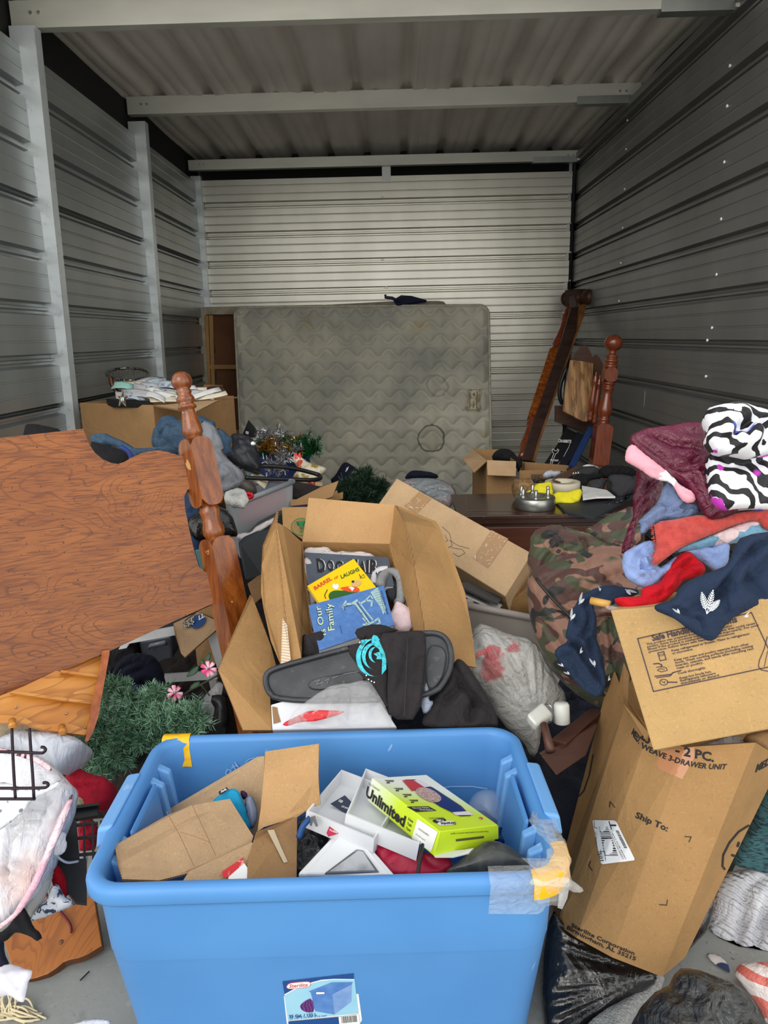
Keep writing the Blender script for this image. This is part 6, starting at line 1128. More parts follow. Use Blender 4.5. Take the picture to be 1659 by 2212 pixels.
# ---------------------------------------------------------------- left side: headboard, bed post, shelf, bags, garland
def L3(x, y): return (x/2.9625, 700+y/2.9625)
def L1(x, y): return (x/2.765, 1150+y/2.765)
def L5(x, y): return (x/3.318, 1550+y/3.318)
def L6(x, y): return (x/4.74, 1780+y/4.74)
def LB(x, y): return (230+x/4.484, 780+y/4.484)
m_head = mat('headboard_veneer', (126, 68, 24), [dict(t='noise', s=3.5, st=(1, 1, 5), rot=(0, .25, 0), lo=.35, hi=.66, c=(148, 86, 34), det=5, d=1), dict(t='contour', s=1.1, k=34, st=(1, 1, 5.5), d=1.1, det=2, rot=(0, .22, 0), lo=.80, hi=.97, c=(84, 38, 14), a=.8), dict(t='noise', s=1.5, lo=.45, hi=.75, c=(170, 102, 42), a=.5),
             dict(t='noise', s=22, st=(1, 1, 14), rot=(0, .22, 0), lo=.48, hi=.64, c=(92, 42, 20), a=.7, det=3), dict(t='noise', s=150, lo=.72, hi=.75, c=(50, 26, 16), det=1)], .32, coat=.12, bump=[dict(t='noise', s=120, st=(1, 1, 8), rot=(0, .22, 0), str=.05, dist=.001)])
m_pale = mat('chipped_edge', (206, 186, 160), [Nz(80, .5, .6, (140, 90, 50))], .7)
m_post2 = mat('turned_wood', (146, 80, 28), [dict(t='noise', s=10, st=(5, 5, .7), lo=.35, hi=.65, c=(104, 50, 20), det=5, rot=(0, .18, 0)), dict(t='noise', s=60, st=(5, 5, .4), lo=.55, hi=.7, c=(76, 34, 16), a=.6, rot=(0, .18, 0)), Nz(24, .69, .7, (226, 186, 120), a=.6)], .25, coat=.5)
m_post3 = mat('turned_wood_dark', (122, 58, 30), [dict(t='noise', s=10, st=(5, 5, .7), lo=.35, hi=.65, c=(96, 40, 22), det=5)], .25, coat=.5)
# headboard panel
hbp = P3((60, 1000, 1.80), (440, 1000, 1.98), (440, 1290, 1.86))
hb = thing('bed_headboard', hbp.hit(200, 1505), ('large scrolled wood-grain headboard panel with turned post, leaning across the left foreground', 'headboard'))
ho = [(-60, 952), (0, 946), (100, 935), (180, 926), (184, 938), (193, 960), (205, 978), (222, 992), (240, 1000), (255, 1002), (268, 998), (285, 988), (305, 979), (325, 974), (345, 973), (365, 977), (385, 983), (408, 989), (414, 998), (418, 1015), (422, 1050), (405, 1058), (398, 1072), (400, 1100), (408, 1140), (417, 1180), (424, 1205), (430, 1225), (445, 1236), (468, 1236), (476, 1255), (482, 1294), (380, 1340), (240, 1405), (120, 1455), (0, 1503), (-60, 1528)]
hP = [hbp.hit(*q) for q in ho]
o = slab('panel', hP, .018, m_head, hb, edge=m_pale)
# turned post
PA, PB = at(388, 803, 2.03), at(520, 1420, 1.84)
pl_ = (PB-PA).length
def tt(y): return (y-803)/(1420-803)
pr_ = [(tt(803), .002), (tt(806), .016), (tt(812), .024), (tt(822), .029), (tt(830), .028), (tt(838), .022), (tt(841), .018), (tt(845), .0205), (tt(849), .021), (tt(853), .018), (tt(859), .024), (tt(864), .0255), (tt(869), .022), (tt(873), .020), (tt(878), .026), (tt(882), .026), (tt(885), .018), (tt(895), .020), (tt(910), .025), (tt(925), .028), (tt(935), .029), (tt(942), .024), (tt(945), .022), (tt(955), .022)]
lathe('turned_finial', pr_, PA, PB, m_post2, hb, n=32)
def notch_block(nm, t0, t1, w_, ch, m, par, A, B, u, ends=(1, 1)):
    """squared length of a turned post with scalloped ends (each face ends in an arch)"""
    A, B = Vector(A), Vector(B); ax = (B-A).normalized(); L_ = (B-A).length; u = Vector(u); u = (u-ax*u.dot(ax)).normalized(); v = ax.cross(u)
    V = []; f = []; K = 8
    a0 = A+ax*L_*t0; a1 = A+ax*L_*t1; cs = [(-1, -1), (1, -1), (1, 1), (-1, 1)]; lo = []; hi = []
    for i in range(4):
        p, q = cs[i], cs[(i+1) % 4]
        for k in range(K):
            s = k/K; x, y = p[0]+(q[0]-p[0])*s, p[1]+(q[1]-p[1])*s; dip = ch*(2*abs(s-.5))**3
            V.append(a0+(u*x+v*y)*w_+ax*(dip if ends[0] else 0)); V.append(a1+(u*x+v*y)*w_-ax*(dip if ends[1] else 0))
    n = 4*K
    for i in range(n): j = (i+1) % n; f.append([2*i, 2*i+1, 2*j+1, 2*j])
    V.append(a0+ax*ch*.2); V.append(a1-ax*ch*.2)
    for i in range(n): j = (i+1) % n; f += [[2*i, 2*j, 2*n], [2*i+1, 2*n+1, 2*j+1]]
    o = link(nm, V, f, m, par, False); return fixn(o)
ud = (RT*1.0+FW*.95)
notch_block('post_block', tt(948), tt(1094), .0345, .022, m_post2, hb, PA, PB, ud)
lathe('turned_neck', [(tt(1085), .026), (tt(1098), .026), (tt(1103), .029), (tt(1110), .028), (tt(1118), .025), (tt(1128), .026), (tt(1140), .030), (tt(1152), .031), (tt(1158), .027), (tt(1163), .024), (tt(1175), .025)], PA, PB, m_post2, hb, n=28)
notch_block('post_block', tt(1161), tt(1420), .0365, .022, m_post2, hb, PA, PB, ud, (1, 0))
notch_block('post_leg', 1.0, 1.55, .0365, .01, m_post2, hb, PA, PB, ud, (0, 0))
# shelf with pegs below the panel
m_pine = mat('varnished_pine', (186, 118, 44), [dict(t='noise', s=4, st=(1, 1, 8), rot=(0, .25, 0), lo=.4, hi=.62, c=(206, 142, 62), det=4), dict(t='contour', s=1.5, k=18, st=(1, 1, 5), lo=.8, hi=.97, c=(148, 84, 28), rot=(0, .2, 0), a=.7)], .3, coat=.3)
m_pine2 = mat('varnished_pine_dark', (170, 92, 42), [dict(t='noise', s=8, st=(6, 6, 1), lo=.4, hi=.62, c=(140, 70, 32))], .35, coat=.3)
sp = P3((0, 1560, 1.50), (190, 1590, 1.56), (225, 1420, 1.72)); sh = thing('peg_shelf', sp.hit(180, 1600), ('honey pine wall shelf with coat pegs, tilted under the headboard panel', 'shelf'))
def SP(L_, h=0, z=L1): return [sp.w(*sp.uv(*z(*q)), h) for q in L_]
slab('back_board', SP([(-60, 985), (0, 960), (150, 900), (400, 780), (620, 720), (640, 730), (520, 1190), (300, 1150), (150, 1130), (-60, 1090)], -.02), .012, m_pine, sh)
slab('shelf_board', SP([(370, 835), (600, 720), (612, 722), (608, 855), (590, 862), (380, 830)], -.016), .006, m_pine, sh)
slab('shelf_lip', SP([(365, 822), (605, 852), (603, 866), (362, 836)], .0), .012, m_pine, sh)
slab('shelf_lip', SP([(80, 945), (150, 955), (400, 990), (560, 1012), (556, 1026), (400, 1008), (150, 972), (60, 958)], .0), .012, m_pine, sh)
slab('peg_rail', SP([(-60, 1095), (50, 1098), (130, 1108), (200, 1140), (260, 1155), (330, 1148), (420, 1150), (525, 1185), (505, 1215), (380, 1200), (250, 1180), (120, 1140), (-60, 1145)], .006), .014, m_pine, sh)
slab('side_board', SP([(600, 735), (642, 728), (640, 760), (575, 1120), (545, 1215), (515, 1270), (498, 1270), (505, 1225), (540, 1040), (575, 880)], .03), .014, m_pine2, sh)
for (x, y) in ((72, 1130), (368, 1165)):
    a = SP([(x, y)], .005)[0]; b_ = sp.hit(*L1(x-3, y+55))+sp.n*.03
    lathe('peg', [(0, .008), (.3, .006), (.6, .007), (.85, .010), (1, .008)], a, b_, m_pine, sh, n=16)
for (x, y) in ((100, 1030), (402, 1068), (515, 1155)): lathe('screw', [(0, .003), (1, .002)], SP([(x, y)], -.018)[0], SP([(x, y)], -.014)[0], m_metal, sh, n=6)
slab('woven_mat', [at(*L1(*q), 1.60) for q in [(-60, 1150), (0, 1150), (150, 1150), (300, 1180), (260, 1200), (0, 1220), (-60, 1230)]], .01, fabric('jute_webbing', (168, 152, 126), 200, .6), None, T=('strip of beige webbing under the pine peg shelf, at the left edge', 'mat'))
# wire grid with hooks
m_wire = mat('black_wire', (34, 22, 34), rough=.3, metal=.3)
gd = thing('wire_grid', at(40, 1725, 1.28), ('black wire grid rack with end hooks, standing on the white plastic bags at left', 'rack'))
gpl = PL(40, 1650, 1.16, (0, -.95, .3))
G = lambda L_: [gpl.hit(*L1(*q)) for q in L_]
for q in [[(70, 1170), (78, 1350), (85, 1480), (93, 1595)], [(176, 1170), (184, 1300), (195, 1450), (203, 1590)]]: tube('wire', G(q), .0028, m_wire, gd, n=6, sub=3)
for q in [[(-60, 1310), (100, 1312), (240, 1318), (262, 1312), (272, 1298), (262, 1285), (245, 1282)], [(-60, 1528), (120, 1528), (250, 1526), (280, 1520), (288, 1505), (275, 1495), (257, 1496)], [(-60, 1592), (100, 1592), (210, 1592)]]: tube('wire', G(q), .0028, m_wire, gd, n=6, sub=4)
# evergreen garland
m_needle = mat('pvc_needles', (108, 150, 120), [Nz(8, .45, .7, (150, 190, 160))], .45, rnd=.5); m_gstem = mat('garland_stem', (60, 66, 48), rough=.8)
def garland(nm, T, spots, pl, wd, count, seed, nl=.022, nw=.0011, mneedle=m_needle):
    """spots: pixel centres of tufts; every tuft a twig with needles all round"""
    random.seed(seed); r = thing(nm, pl.hit(*spots[0]), T); stems = []; V = []; f = []
    for k in range(count):
        s = random.choice(spots); a = random.uniform(0, 6.28); rad = wd*math.sqrt(random.random())
        base = pl.hit(s[0]+rad*math.cos(a), s[1]+rad*math.sin(a))+pl.n*random.uniform(-.03, .01)
        d = (pl.u*random.uniform(-1, 1)+pl.v*random.uniform(-1, .8)+pl.n*random.uniform(.0, .9)).normalized(); L_ = random.uniform(.03, .055); tip = base+d*L_; stems.append([base, base+d*L_*.5, tip])
        for j in range(34):
            t = j/33; c = base+d*L_*t; o_ = d.orthogonal().normalized(); b2 = d.cross(o_); an = random.uniform(0, 6.28); nd = ((o_*math.cos(an)+b2*math.sin(an))*1.0+d*.75).normalized(); l_ = nl*random.uniform(.7, 1.15)
            sd = nd.cross(Vector((random.uniform(-1, 1), random.uniform(-1, 1), random.uniform(-1, 1)))).normalized()*nw; k0 = len(V); V += [c-sd, c+sd, c+nd*l_+sd*.5, c+nd*l_-sd*.5]; f.append([k0, k0+1, k0+2, k0+3])
    st_ = tubes('twig', stems, .0015, m_gstem, r, n=4); tag(st_, kind='stuff'); nd_ = link('needles', V, f, mneedle, r, False); tag(nd_, kind='stuff'); return r
gsp = [L1(*q) for q in [(700, 960), (760, 1000), (850, 1030), (920, 960), (980, 1090), (1050, 1110), (1120, 1120), (1180, 1110), (640, 1060), (700, 1100), (780, 1120), (860, 1150), (960, 1160), (620, 1160), (700, 1200), (780, 1220), (850, 1220), (560, 1250), (640, 1290), (720, 1300), (500, 1330), (560, 1380), (640, 1380), (700, 1340), (560, 1440), (620, 1450), (480, 1290), (300, 1190), (690, 920), (1090, 1150)]]
gpln = PL(*L1(750, 1180), 1.75, (-.1, -.7, .7))
garland('evergreen_garland', ('green artificial evergreen garland heaped left of the blue bin', 'garland'), gsp, gpln, 14, 620, 3)
blob('dark_cloth', ('dark green-black cloth under the evergreen garland', 'cloth'), [L1(*q) for q in [(520, 1300), (640, 1000), (760, 960), (960, 1000), (1180, 1100), (1100, 1180), (850, 1240), (700, 1380), (560, 1440)]], PL(*L1(750, 1180), 1.80, (-.1, -.7, .7)), .01, fabric('dark_green_cloth', (28, 38, 32)), 'cloth', .01, 7, back=.12)
# artificial flower stem
m_pink = mat('pink_petal', (236, 190, 206), [dict(t='noise', s=40, lo=.45, hi=.6, c=(226, 70, 130))], .6); m_leaf = mat('dark_leaf', (40, 72, 48), rough=.5)
fs = thing('flower_stem', at(*L1(1040, 1080), 1.82), ('artificial flower stem with two pink and white blossoms, above the evergreen garland', 'flower'))
tube('stem', [at(*L1(*q), Y) for q, Y in [((1040, 1085), 1.80), ((1060, 1020), 1.82), ((1110, 960), 1.84), ((1200, 910), 1.86), ((1300, 855), 1.86)]], .003, m_gstem, fs, n=6, sub=4)
tube('stem', [at(*L1(*q), 1.84) for q in [(1200, 910), (1240, 960), (1252, 975)]], .002, m_gstem, fs, n=6, sub=3)
def blossom(cx, cy, r, Y, sd):
    random.seed(sd); pl = PL(*L1(cx, cy), Y, (random.uniform(-.4, .2), -.8, .5)); fo = thing('blossom', pl.o); fo.parent = fs; fo.location = pl.o-WL[fs.name]
    for k in range(7):
        a = 2*math.pi*k/7+random.uniform(-.15, .15); q = [L1(cx+r*s*math.cos(a+b), cy+r*s*math.sin(a+b)) for s, b in ((.1, -.5), (.65, -.38), (1.0, -.22), (.9, 0), (1.0, .22), (.65, .38), (.1, .5))]
        blob('petal', None, q, PL(*L1(cx, cy), Y-.004*(k % 2), (pl.n+Vector((math.cos(a)*.3, 0, -math.sin(a)*.3)))), .001, m_pink, 'lump', .002, 20, back=.001, parent=fo, sp=.004, wav=.003)
    lathe('stamen', [(0, .003), (1, .001)], pl.o, pl.o+pl.n*.012, m_paper, fo, n=6)
blossom(1245, 815, 52, 1.83, 1); blossom(1045, 960, 52, 1.80, 2)
for q in [[(1105, 865), (1150, 810), (1195, 790), (1180, 840), (1140, 860)], [(1125, 945), (1150, 900), (1200, 885), (1190, 920), (1150, 940)], [(1225, 770), (1235, 725), (1262, 720), (1260, 750), (1240, 775)], [(1200, 790), (1195, 760), (1215, 755), (1225, 785)]]:
    blob('leaf', None, [L1(*p) for p in q], PL(*L1(*q[0]), 1.85, (0, -.8, .6)), .0012, m_leaf, 'lump', .001, 10, back=.001, parent=fs, sp=.004, wav=.003)
# black tote, sheer clear bag, white chair frame
m_blk2 = mat('scuffed_black_plastic', (30, 30, 34), [Nz(20, .6, .75, (90, 90, 94), st=(1, 1, 4), a=.6)], .4)
bt_ = thing('black_tote', at(*L1(1150, 1150), 1.95), ('open black plastic tote behind the evergreen garland', 'bin'))
rg = [at(*L1(930, 1000), 2.0), at(*L1(1340, 970), 2.0), at(*L1(1330, 880), 2.35), at(*L1(900, 900), 2.35)]; cn = sum(rg, Vector())/4
box_shell('tub', [cn+(p-cn)*.88-Vector((0, 0, .30)) for p in rg], rg, .008, m_blk2, m_blk2, bt_)
for i in range(4): tube('rim', [rg[i], rg[(i+1) % 4]], .012, m_blk2, bt_, n=8)
blob('clear_sleeve', ('clear plastic sleeve lying over the rim of the black tote', 'sleeve'), [L1(*q) for q in [(1130, 1090), (1220, 980), (1290, 900), (1320, 880), (1330, 930), (1300, 1040), (1240, 1160), (1190, 1170)]], PL(*L1(1240, 1040), 1.90, (0, -.8, .6)), .004, mat('clear_sleeve_film', (216, 218, 220), rough=.1, alpha=.35, bump=[dict(t='noise', s=30, str=.8, dist=.01, d=2)], spec=.9), 'crumple', .012, 12, wav=.004)
blob('black_handbag', ('scuffed black vinyl handbag beside the clear sleeve, left of the tan cardboard sheet', 'handbag'), [L1(*q) for q in [(1250, 980), (1320, 960), (1365, 1000), (1370, 1160), (1300, 1170), (1240, 1165), (1290, 1080)]], PL(*L1(1320, 1070), 1.84, (0, -.8, .6)), .02, m_blk2, 'crumple', .008, 10)
m_wfr = mat('white_painted_frame', (206, 208, 210), [Nz(9, .5, .7, (186, 188, 190))], .4)
cf = thing('slatted_rack', at(*L1(1300, 900), 2.2), ('white painted slatted rack standing behind the evergreen garland', 'frame'))
for A_, B_, w_ in [((750, 640), (1050, 585), .014), ((1265, 590), (1330, 800), .016), ((980, 870), (1300, 850), .013), ((1270, 870), (1300, 1000), .012), ((720, 720), (770, 640), .010), ((1310, 650), (1340, 640), .008)]:
    bar('slat', at(*L1(*A_), 2.12), at(*L1(*B_), 2.12), .009, w_, m_wfr, cf, None, FW)
gt = thing('grey_basket', at(*L1(930, 800), 2.5), ('dark grey plastic basket with a clear handle, seen inside the white frame', 'basket'))
o = hexa('basket_body', [at(*L1(825, 650), 2.45), at(*L1(1025, 610), 2.45), at(*L1(1030, 790), 2.45), at(*L1(870, 860), 2.45)], Vector((0, .25, 0)), mat('dark_grey_plastic', (70, 74, 84), rough=.4), gt, None, .01)
tube('handle', [at(*L1(890, 690), 2.43), at(*L1(900, 675), 2.42), at(*L1(985, 655), 2.42), at(*L1(990, 668), 2.43)], .007, mat('clear_handle', (120, 126, 136), rough=.2), gt, n=8)
nvd = fabric('dark_navy_cloth', (18, 22, 40))
blob('navy_hat', ('dark navy cloth cap in the shadow under the headboard panel', 'cap'), [L1(*q) for q in [(660, 870), (690, 790), (760, 730), (850, 720), (920, 745), (970, 810), (990, 900), (985, 940), (880, 920), (740, 920)]], PL(*L1(830, 830), 2.0, (0, -.8, .6)), .05, nvd, 'cloth', .012, 7, R=.07, back=.08, cr=[([L1(*q) for q in [(680, 880), (760, 800), (860, 770), (950, 800)]], .02, .01)])
blob('black_cloth', ('black cloth heap left of the dark navy cap, under the headboard', 'cloth'), [L1(*q) for q in [(600, 730), (700, 690), (800, 640), (830, 720), (760, 760), (680, 830), (640, 900), (600, 900)]], PL(*L1(700, 780), 2.1, (0, -.8, .6)), .03, m_blackc, 'cloth', .012, 7)
blob('navy_towel', ('navy ribbed towel lying along the top of the evergreen garland', 'towel'), [L1(*q) for q in [(600, 900), (680, 895), (800, 900), (900, 920), (1000, 950), (980, 990), (860, 970), (740, 940), (640, 950), (600, 940)]], PL(*L1(800, 930), 1.92, (0, -.8, .6)), .02, fabric('navy_terry', (44, 52, 86), 300, .5), 'cloth', .006, 12, back=.05)
c555 = thing('printed_carton', at(*L1(1150, 700), 2.1), ('torn kraft carton piece with blue and black circular print, beside the bed post', 'box'))
o = slab('flap', [at(*L1(*q), Y) for q, Y in [((1035, 545), 2.10), ((1180, 475), 2.14), ((1290, 525), 2.10), ((1305, 570), 2.08), ((1200, 660), 2.03), ((1105, 745), 1.98), ((1080, 720), 1.99), ((1045, 610), 2.05)]], .006, m_kraft2, c555, edge=m_edge)
slab('flap', [at(*L1(*q), Y) for q, Y in [((1180, 472), 2.16), ((1275, 430), 2.18), ((1295, 520), 2.11)]], .006, m_bx, c555, edge=m_edge)
slab('side_panel', [at(*L1(*q), Y) for q, Y in [((1165, 670), 2.2), ((1260, 590), 2.2), ((1290, 780), 2.15), ((1180, 800), 2.15)]], .006, m_kraftd, c555, edge=m_edge)
cp5 = P3((*L1(1035, 545), 2.10), (*L1(1290, 525), 2.10), (*L1(1105, 745), 1.98)); m_bprint = mat('blue_print', (38, 72, 130), rough=.7)
decal('print', [L1(*q) for q in [(1140, 560), (1160, 500), (1200, 490), (1235, 515), (1225, 550), (1190, 575), (1160, 580)]], cp5, m_bprint, o, .003, sm=1)
merge_decals('print', stroke([L1(*q) for q in [(1098, 550), (1110, 530), (1150, 500), (1170, 490)]], 2)+stroke([L1(*q) for q in [(1100, 575), (1130, 570), (1165, 545)]], 2), cp5, m_ink, o, .004)
text('555', cp5, L1(1105, 580), L1(1168, 545), o, m_white, L1(1100, 545), .05, .0045); text('555', cp5, L1(1107, 580), L1(1170, 545), o, m_ink, L1(1102, 545), .01, .005); text('LL', cp5, L1(1190, 530), L1(1225, 510), o, m_white, L1(1188, 505), .04, .005)
slab('teal_folder', [at(*L1(*q), 2.1) for q in [(1165, 110), (1225, 108), (1230, 245), (1195, 215)]], .01, mat('teal_plastic', (110, 176, 172), rough=.4), None, ('teal plastic folder visible between headboard panel and bed post', 'folder'))
# plastic shopping bags
m_shop = mat('white_shopping_bag', (226, 226, 230), [Nz(6, .4, .7, (206, 206, 214)), Nz(4, .58, .66, (226, 196, 186), a=.7)], .3, bump=[dict(t='noise', s=14, st=(2, 1, .6), str=.9, dist=.014, d=1.8, det=5)], spec=.6)
m_shop2 = mat('grey_shopping_bag', (196, 200, 210), [Nz(6, .4, .7, (170, 176, 190))], .3, bump=[dict(t='noise', s=14, st=(2, 1, .6), str=.9, dist=.014, d=1.8, det=5)], spec=.6)
m_shopp = mat('pink_film', (238, 184, 198), [Nz(12, .5, .6, (244, 214, 220))], .3, bump=[dict(t='noise', s=20, str=.7, dist=.02, d=2)])
blob('shopping_bag', ('pale grey plastic bag behind the wire grid, under the pine peg shelf', 'bag'), [L5(*q) for q in [(-80, 100), (0, 130), (120, 90), (220, 80), (360, 110), (500, 120), (600, 170), (580, 210), (520, 290), (460, 380), (420, 400), (380, 340), (200, 260), (0, 250), (-80, 240)]], PL(*L5(300, 220), 1.52, (-.1, -.7, .7)), .03, m_shop2, 'crumple', .016, 8, back=.12, R=.04)
sb = thing('shopping_bag', at(*L5(250, 900), 1.25), ('big white plastic bag with pink stripe and lace cloth, at the left edge', 'bag'))
m_sb1 = PL(*L5(200, 700), 1.27, (-.1, -.8, .6))
blob('bag', None, [L5(*q) for q in [(-80, 240), (60, 250), (220, 270), (320, 330), (440, 430), (510, 520), (500, 640), (440, 780), (380, 950), (300, 1130), (220, 1300), (120, 1420), (0, 1510), (-80, 1530)]], m_sb1, .06, m_shop, 'cloth', .03, 9, ang=-1.1, R=.10, back=.12, parent=sb, c=L5(330, 560), cr=[([L5(*q) for q in [(430, 450), (300, 560), (180, 700), (90, 1080)]], .03, .012), ([L5(*q) for q in [(420, 600), (260, 760), (180, 1000)]], .02, .015), ([L5(*q) for q in [(0, 1020), (140, 1100), (220, 1170)]], .02, .01)])
blob('pink_stripe', None, [L5(*q) for q in [(440, 660), (500, 560), (520, 540), (515, 600), (460, 760), (390, 920), (300, 1140), (230, 1290), (120, 1430), (0, 1520), (-80, 1560), (-80, 1520), (60, 1440), (170, 1290), (250, 1130), (320, 960), (380, 800)]], PL(*L5(340, 960), 1.20, (-.1, -.8, .6)), .006, m_shopp, 'crumple', .006, 9, back=.02, parent=sb)
blob('pink_stripe', None, [L5(*q) for q in [(-80, 205), (40, 225), (180, 255), (290, 290), (380, 370), (350, 395), (270, 330), (100, 262), (-80, 250)]], PL(*L5(200, 260), 1.24, (-.1, -.8, .6)), .006, m_shopp, 'crumple', .004, 9, back=.02, parent=sb)
blob('red_mark', None, [L5(*q) for q in [(135, 1290), (150, 1240), (190, 1210), (228, 1240), (220, 1285), (180, 1300)]], PL(*L5(180, 1260), 1.175, (-.1, -.8, .6)), .003, mat('bag_red_mark', (222, 60, 84), rough=.35), 'crumple', .003, 12, back=.006, parent=sb)
m_lace = mat('white_lace', (226, 228, 232), [dict(t='voronoi', s=60, lo=.30, hi=.22, c=(120, 124, 140))], .85, bump=[dict(t='voronoi', s=60, str=.8, dist=.004)])
blob('lace_cloth', None, [L5(*q) for q in [(-80, 480), (60, 470), (200, 520), (330, 490), (420, 440), (440, 460), (360, 520), (250, 580), (160, 680), (80, 760), (0, 810), (-80, 840)]], PL(*L5(150, 610), 1.185, (-.1, -.8, .6)), .008, m_lace, 'cloth', .008, 9, ang=.5, parent=sb)
blob('bag_tatter', ('torn strip of white plastic hanging beside the black crate, right of the white bag', 'plastic'), [L5(*q) for q in [(350, 900), (400, 850), (440, 820), (478, 835), (470, 870), (485, 900), (460, 980), (400, 995), (360, 985)]], PL(*L5(420, 900), 1.24, (0, -.85, .5)), .002, m_shop2, 'crumple', .006, 14, back=.001, wav=.004)
tube('plastic_strip', [at(*L5(*q), Y) for q, Y in [((410, 990), 1.25), ((440, 1020), 1.25), ((490, 1040), 1.26), ((560, 1030), 1.28)]], .0025, m_shop2, None, ('thin twisted white plastic strand across the black crate', 'plastic'), sub=4)
# red cloth in black milk crate
m_rdk = fabric('dark_red_fleece', (164, 22, 44), 400, .3)
blob('red_cushion', ('dark red fleece cushion behind the black crate, left of the blue bin', 'cushion'), [L5(*q) for q in [(460, 440), (490, 380), (540, 350), (640, 400), (780, 440), (800, 560), (720, 680), (620, 640), (500, 600), (480, 500)]], PL(*L5(620, 520), 1.50, (-.1, -.7, .7)), .04, m_rdk, 'cloth', .008, 6, back=.10, R=.05, cr=[([L5(*q) for q in [(500, 480), (620, 500), (780, 480)]], .015, .006)])
blob('dry_leaves', ('pale crumpled dried flower head between white bag and red cushion', 'flower'), [L5(*q) for q in [(510, 600), (540, 575), (590, 590), (615, 615), (590, 640), (530, 650), (505, 640)]], PL(*L5(560, 610), 1.42, (0, -.8, .6)), .012, mat('dried_leaf', (190, 180, 140), [Nz(60, .45, .6, (150, 140, 104))], .9), 'crumple', .014, 26)
ck = thing('black_crate', at(*L5(560, 1200), 1.33), ('black plastic crate with open grid sides, left of the blue bin', 'crate'))
ckp = P3((*L5(480, 680), 1.40), (*L5(680, 650), 1.42), (*L5(560, 1250), 1.26))
CK = lambda L_, h=0: [ckp.w(*ckp.uv(*L5(*q)), h) for q in L_]
for q in ([(480, 670), (700, 640), (700, 700), (478, 735)], [(470, 740), (545, 728), (570, 1010), (380, 1020), (420, 880)], [(380, 1020), (620, 1010), (620, 1330), (540, 1320), (440, 1200)]): slab('side_panel', CK(q), .014, m_black, ck)
for k in range(3): x = 592+k*62; slab('bar', CK([(x, 735), (x+16, 733), (x+22, 1010), (x+6, 1010)], -.002), .008, m_black, ck)
for y in (745, 840, 960): slab('bar', CK([(540, y+8), (700, y-6), (702, y+8), (541, y+22)], -.004), .008, m_black, ck)
slab('rim', CK([(470, 660), (710, 628), (712, 645), (472, 680)], .012), .02, m_black, ck)
blob('crate_cloth', ('red cloth seen through the grid of the black crate', 'cloth'), [L5(*q) for q in [(545, 740), (700, 720), (700, 950), (620, 960), (560, 940)]], PL(*L5(620, 840), 1.46, (0, -.9, .4)), .02, m_rdk, 'cloth', .01, 9)
blob('crate_paper', ('white paper packet at the bottom of the black crate grid', 'packet'), [L5(*q) for q in [(560, 970), (610, 960), (640, 1030), (600, 1060), (565, 1040)]], PL(*L5(600, 1000), 1.42, (0, -.9, .4)), .02, m_paper, 'crumple', .004, 9)
blob('red_packet', ('bright red cloth bundle between patterned cloth and black crate', 'cloth'), [L5(*q) for q in [(368, 1070), (390, 1050), (430, 1090), (465, 1170), (485, 1260), (460, 1290), (420, 1240), (370, 1200)]], PL(*L5(420, 1170), 1.26, (0, -.8, .6)), .02, m_redc, 'cloth', .008, 10, back=.04)
blob('patterned_blouse', ('white cloth with black floral scribble print, above the wooden board', 'blouse'), [L5(*q) for q in [(240, 1400), (290, 1330), (350, 1290), (360, 1230), (400, 1200), (440, 1260), (520, 1290), (560, 1320), (440, 1370), (340, 1410), (260, 1450), (220, 1470)]], PL(*L5(380, 1340), 1.20, (0, -.65, .75)), .025, mat('scribble_print', (206, 210, 216), [Nz(42, .5, .55, (50, 56, 84), d=2, det=3)], .7), 'cloth', .014, 10, back=.05)
blob('grey_sheer_cloth', ('crumpled grey sheer cloth between the white bag and the patterned blouse', 'cloth'), [L5(*q) for q in [(330, 1010), (370, 1000), (375, 1120), (350, 1220), (300, 1320), (240, 1400), (215, 1460), (190, 1340), (250, 1250), (300, 1130)]], PL(*L5(290, 1230), 1.215, (-.2, -.8, .6)), .02, mat('grey_sheer', (176, 174, 170), [Nz(30, .45, .6, (150, 148, 146))], .6), 'crumple', .012, 12)
# curvy wooden board on the floor, ribbon, black cloth, papers, string
m_brd = mat('stained_board', (160, 94, 34), [dict(t='contour', s=2.2, k=30, st=(2.2, .8, 1), d=.5, rot=(0, 0, .5), lo=.6, hi=.95, c=(128, 70, 24), a=.8), Nz(5, .4, .7, (176, 108, 44), a=.6)], .4, coat=.1)
zb_ = .04
bdp = PL(120, 2000, 0, (0, -.35, .94), P=atz(130, 2120, .012))
wb_ = slab('scrolled_board', [bdp.hit(*L6(*q)) for q in [(40, 1200), (110, 1120), (310, 1010), (440, 940), (520, 905), (600, 890), (640, 885), (780, 800), (940, 728), (965, 740), (1000, 960), (1045, 1240), (900, 1330), (800, 1370), (720, 1385), (650, 1410), (580, 1470), (490, 1530), (380, 1570), (290, 1590), (250, 1570), (120, 1460), (90, 1360)]], .022, m_brd, None, ('orange-brown wooden board with scrolled edges lying on the concrete at left', 'board'), edge=mat('board_rim', (96, 56, 30), rough=.5), bev=.002)
lathe('knot_hole', [(0, .006), (1, .005)], bdp.hit(*L6(625, 1210)), bdp.hit(*L6(625, 1210))+bdp.n*.0015, mat('knot', (110, 70, 40), [Nz(80, .5, .6, (210, 170, 120))], .5), wb_, n=10)
m_rib = mat('maroon_satin_ribbon', (104, 16, 40), rough=.4)
rb = thing('maroon_ribbon', bdp.hit(*L6(640, 900)), ('narrow maroon ribbon looping over the patterned blouse onto the wooden board', 'ribbon'))
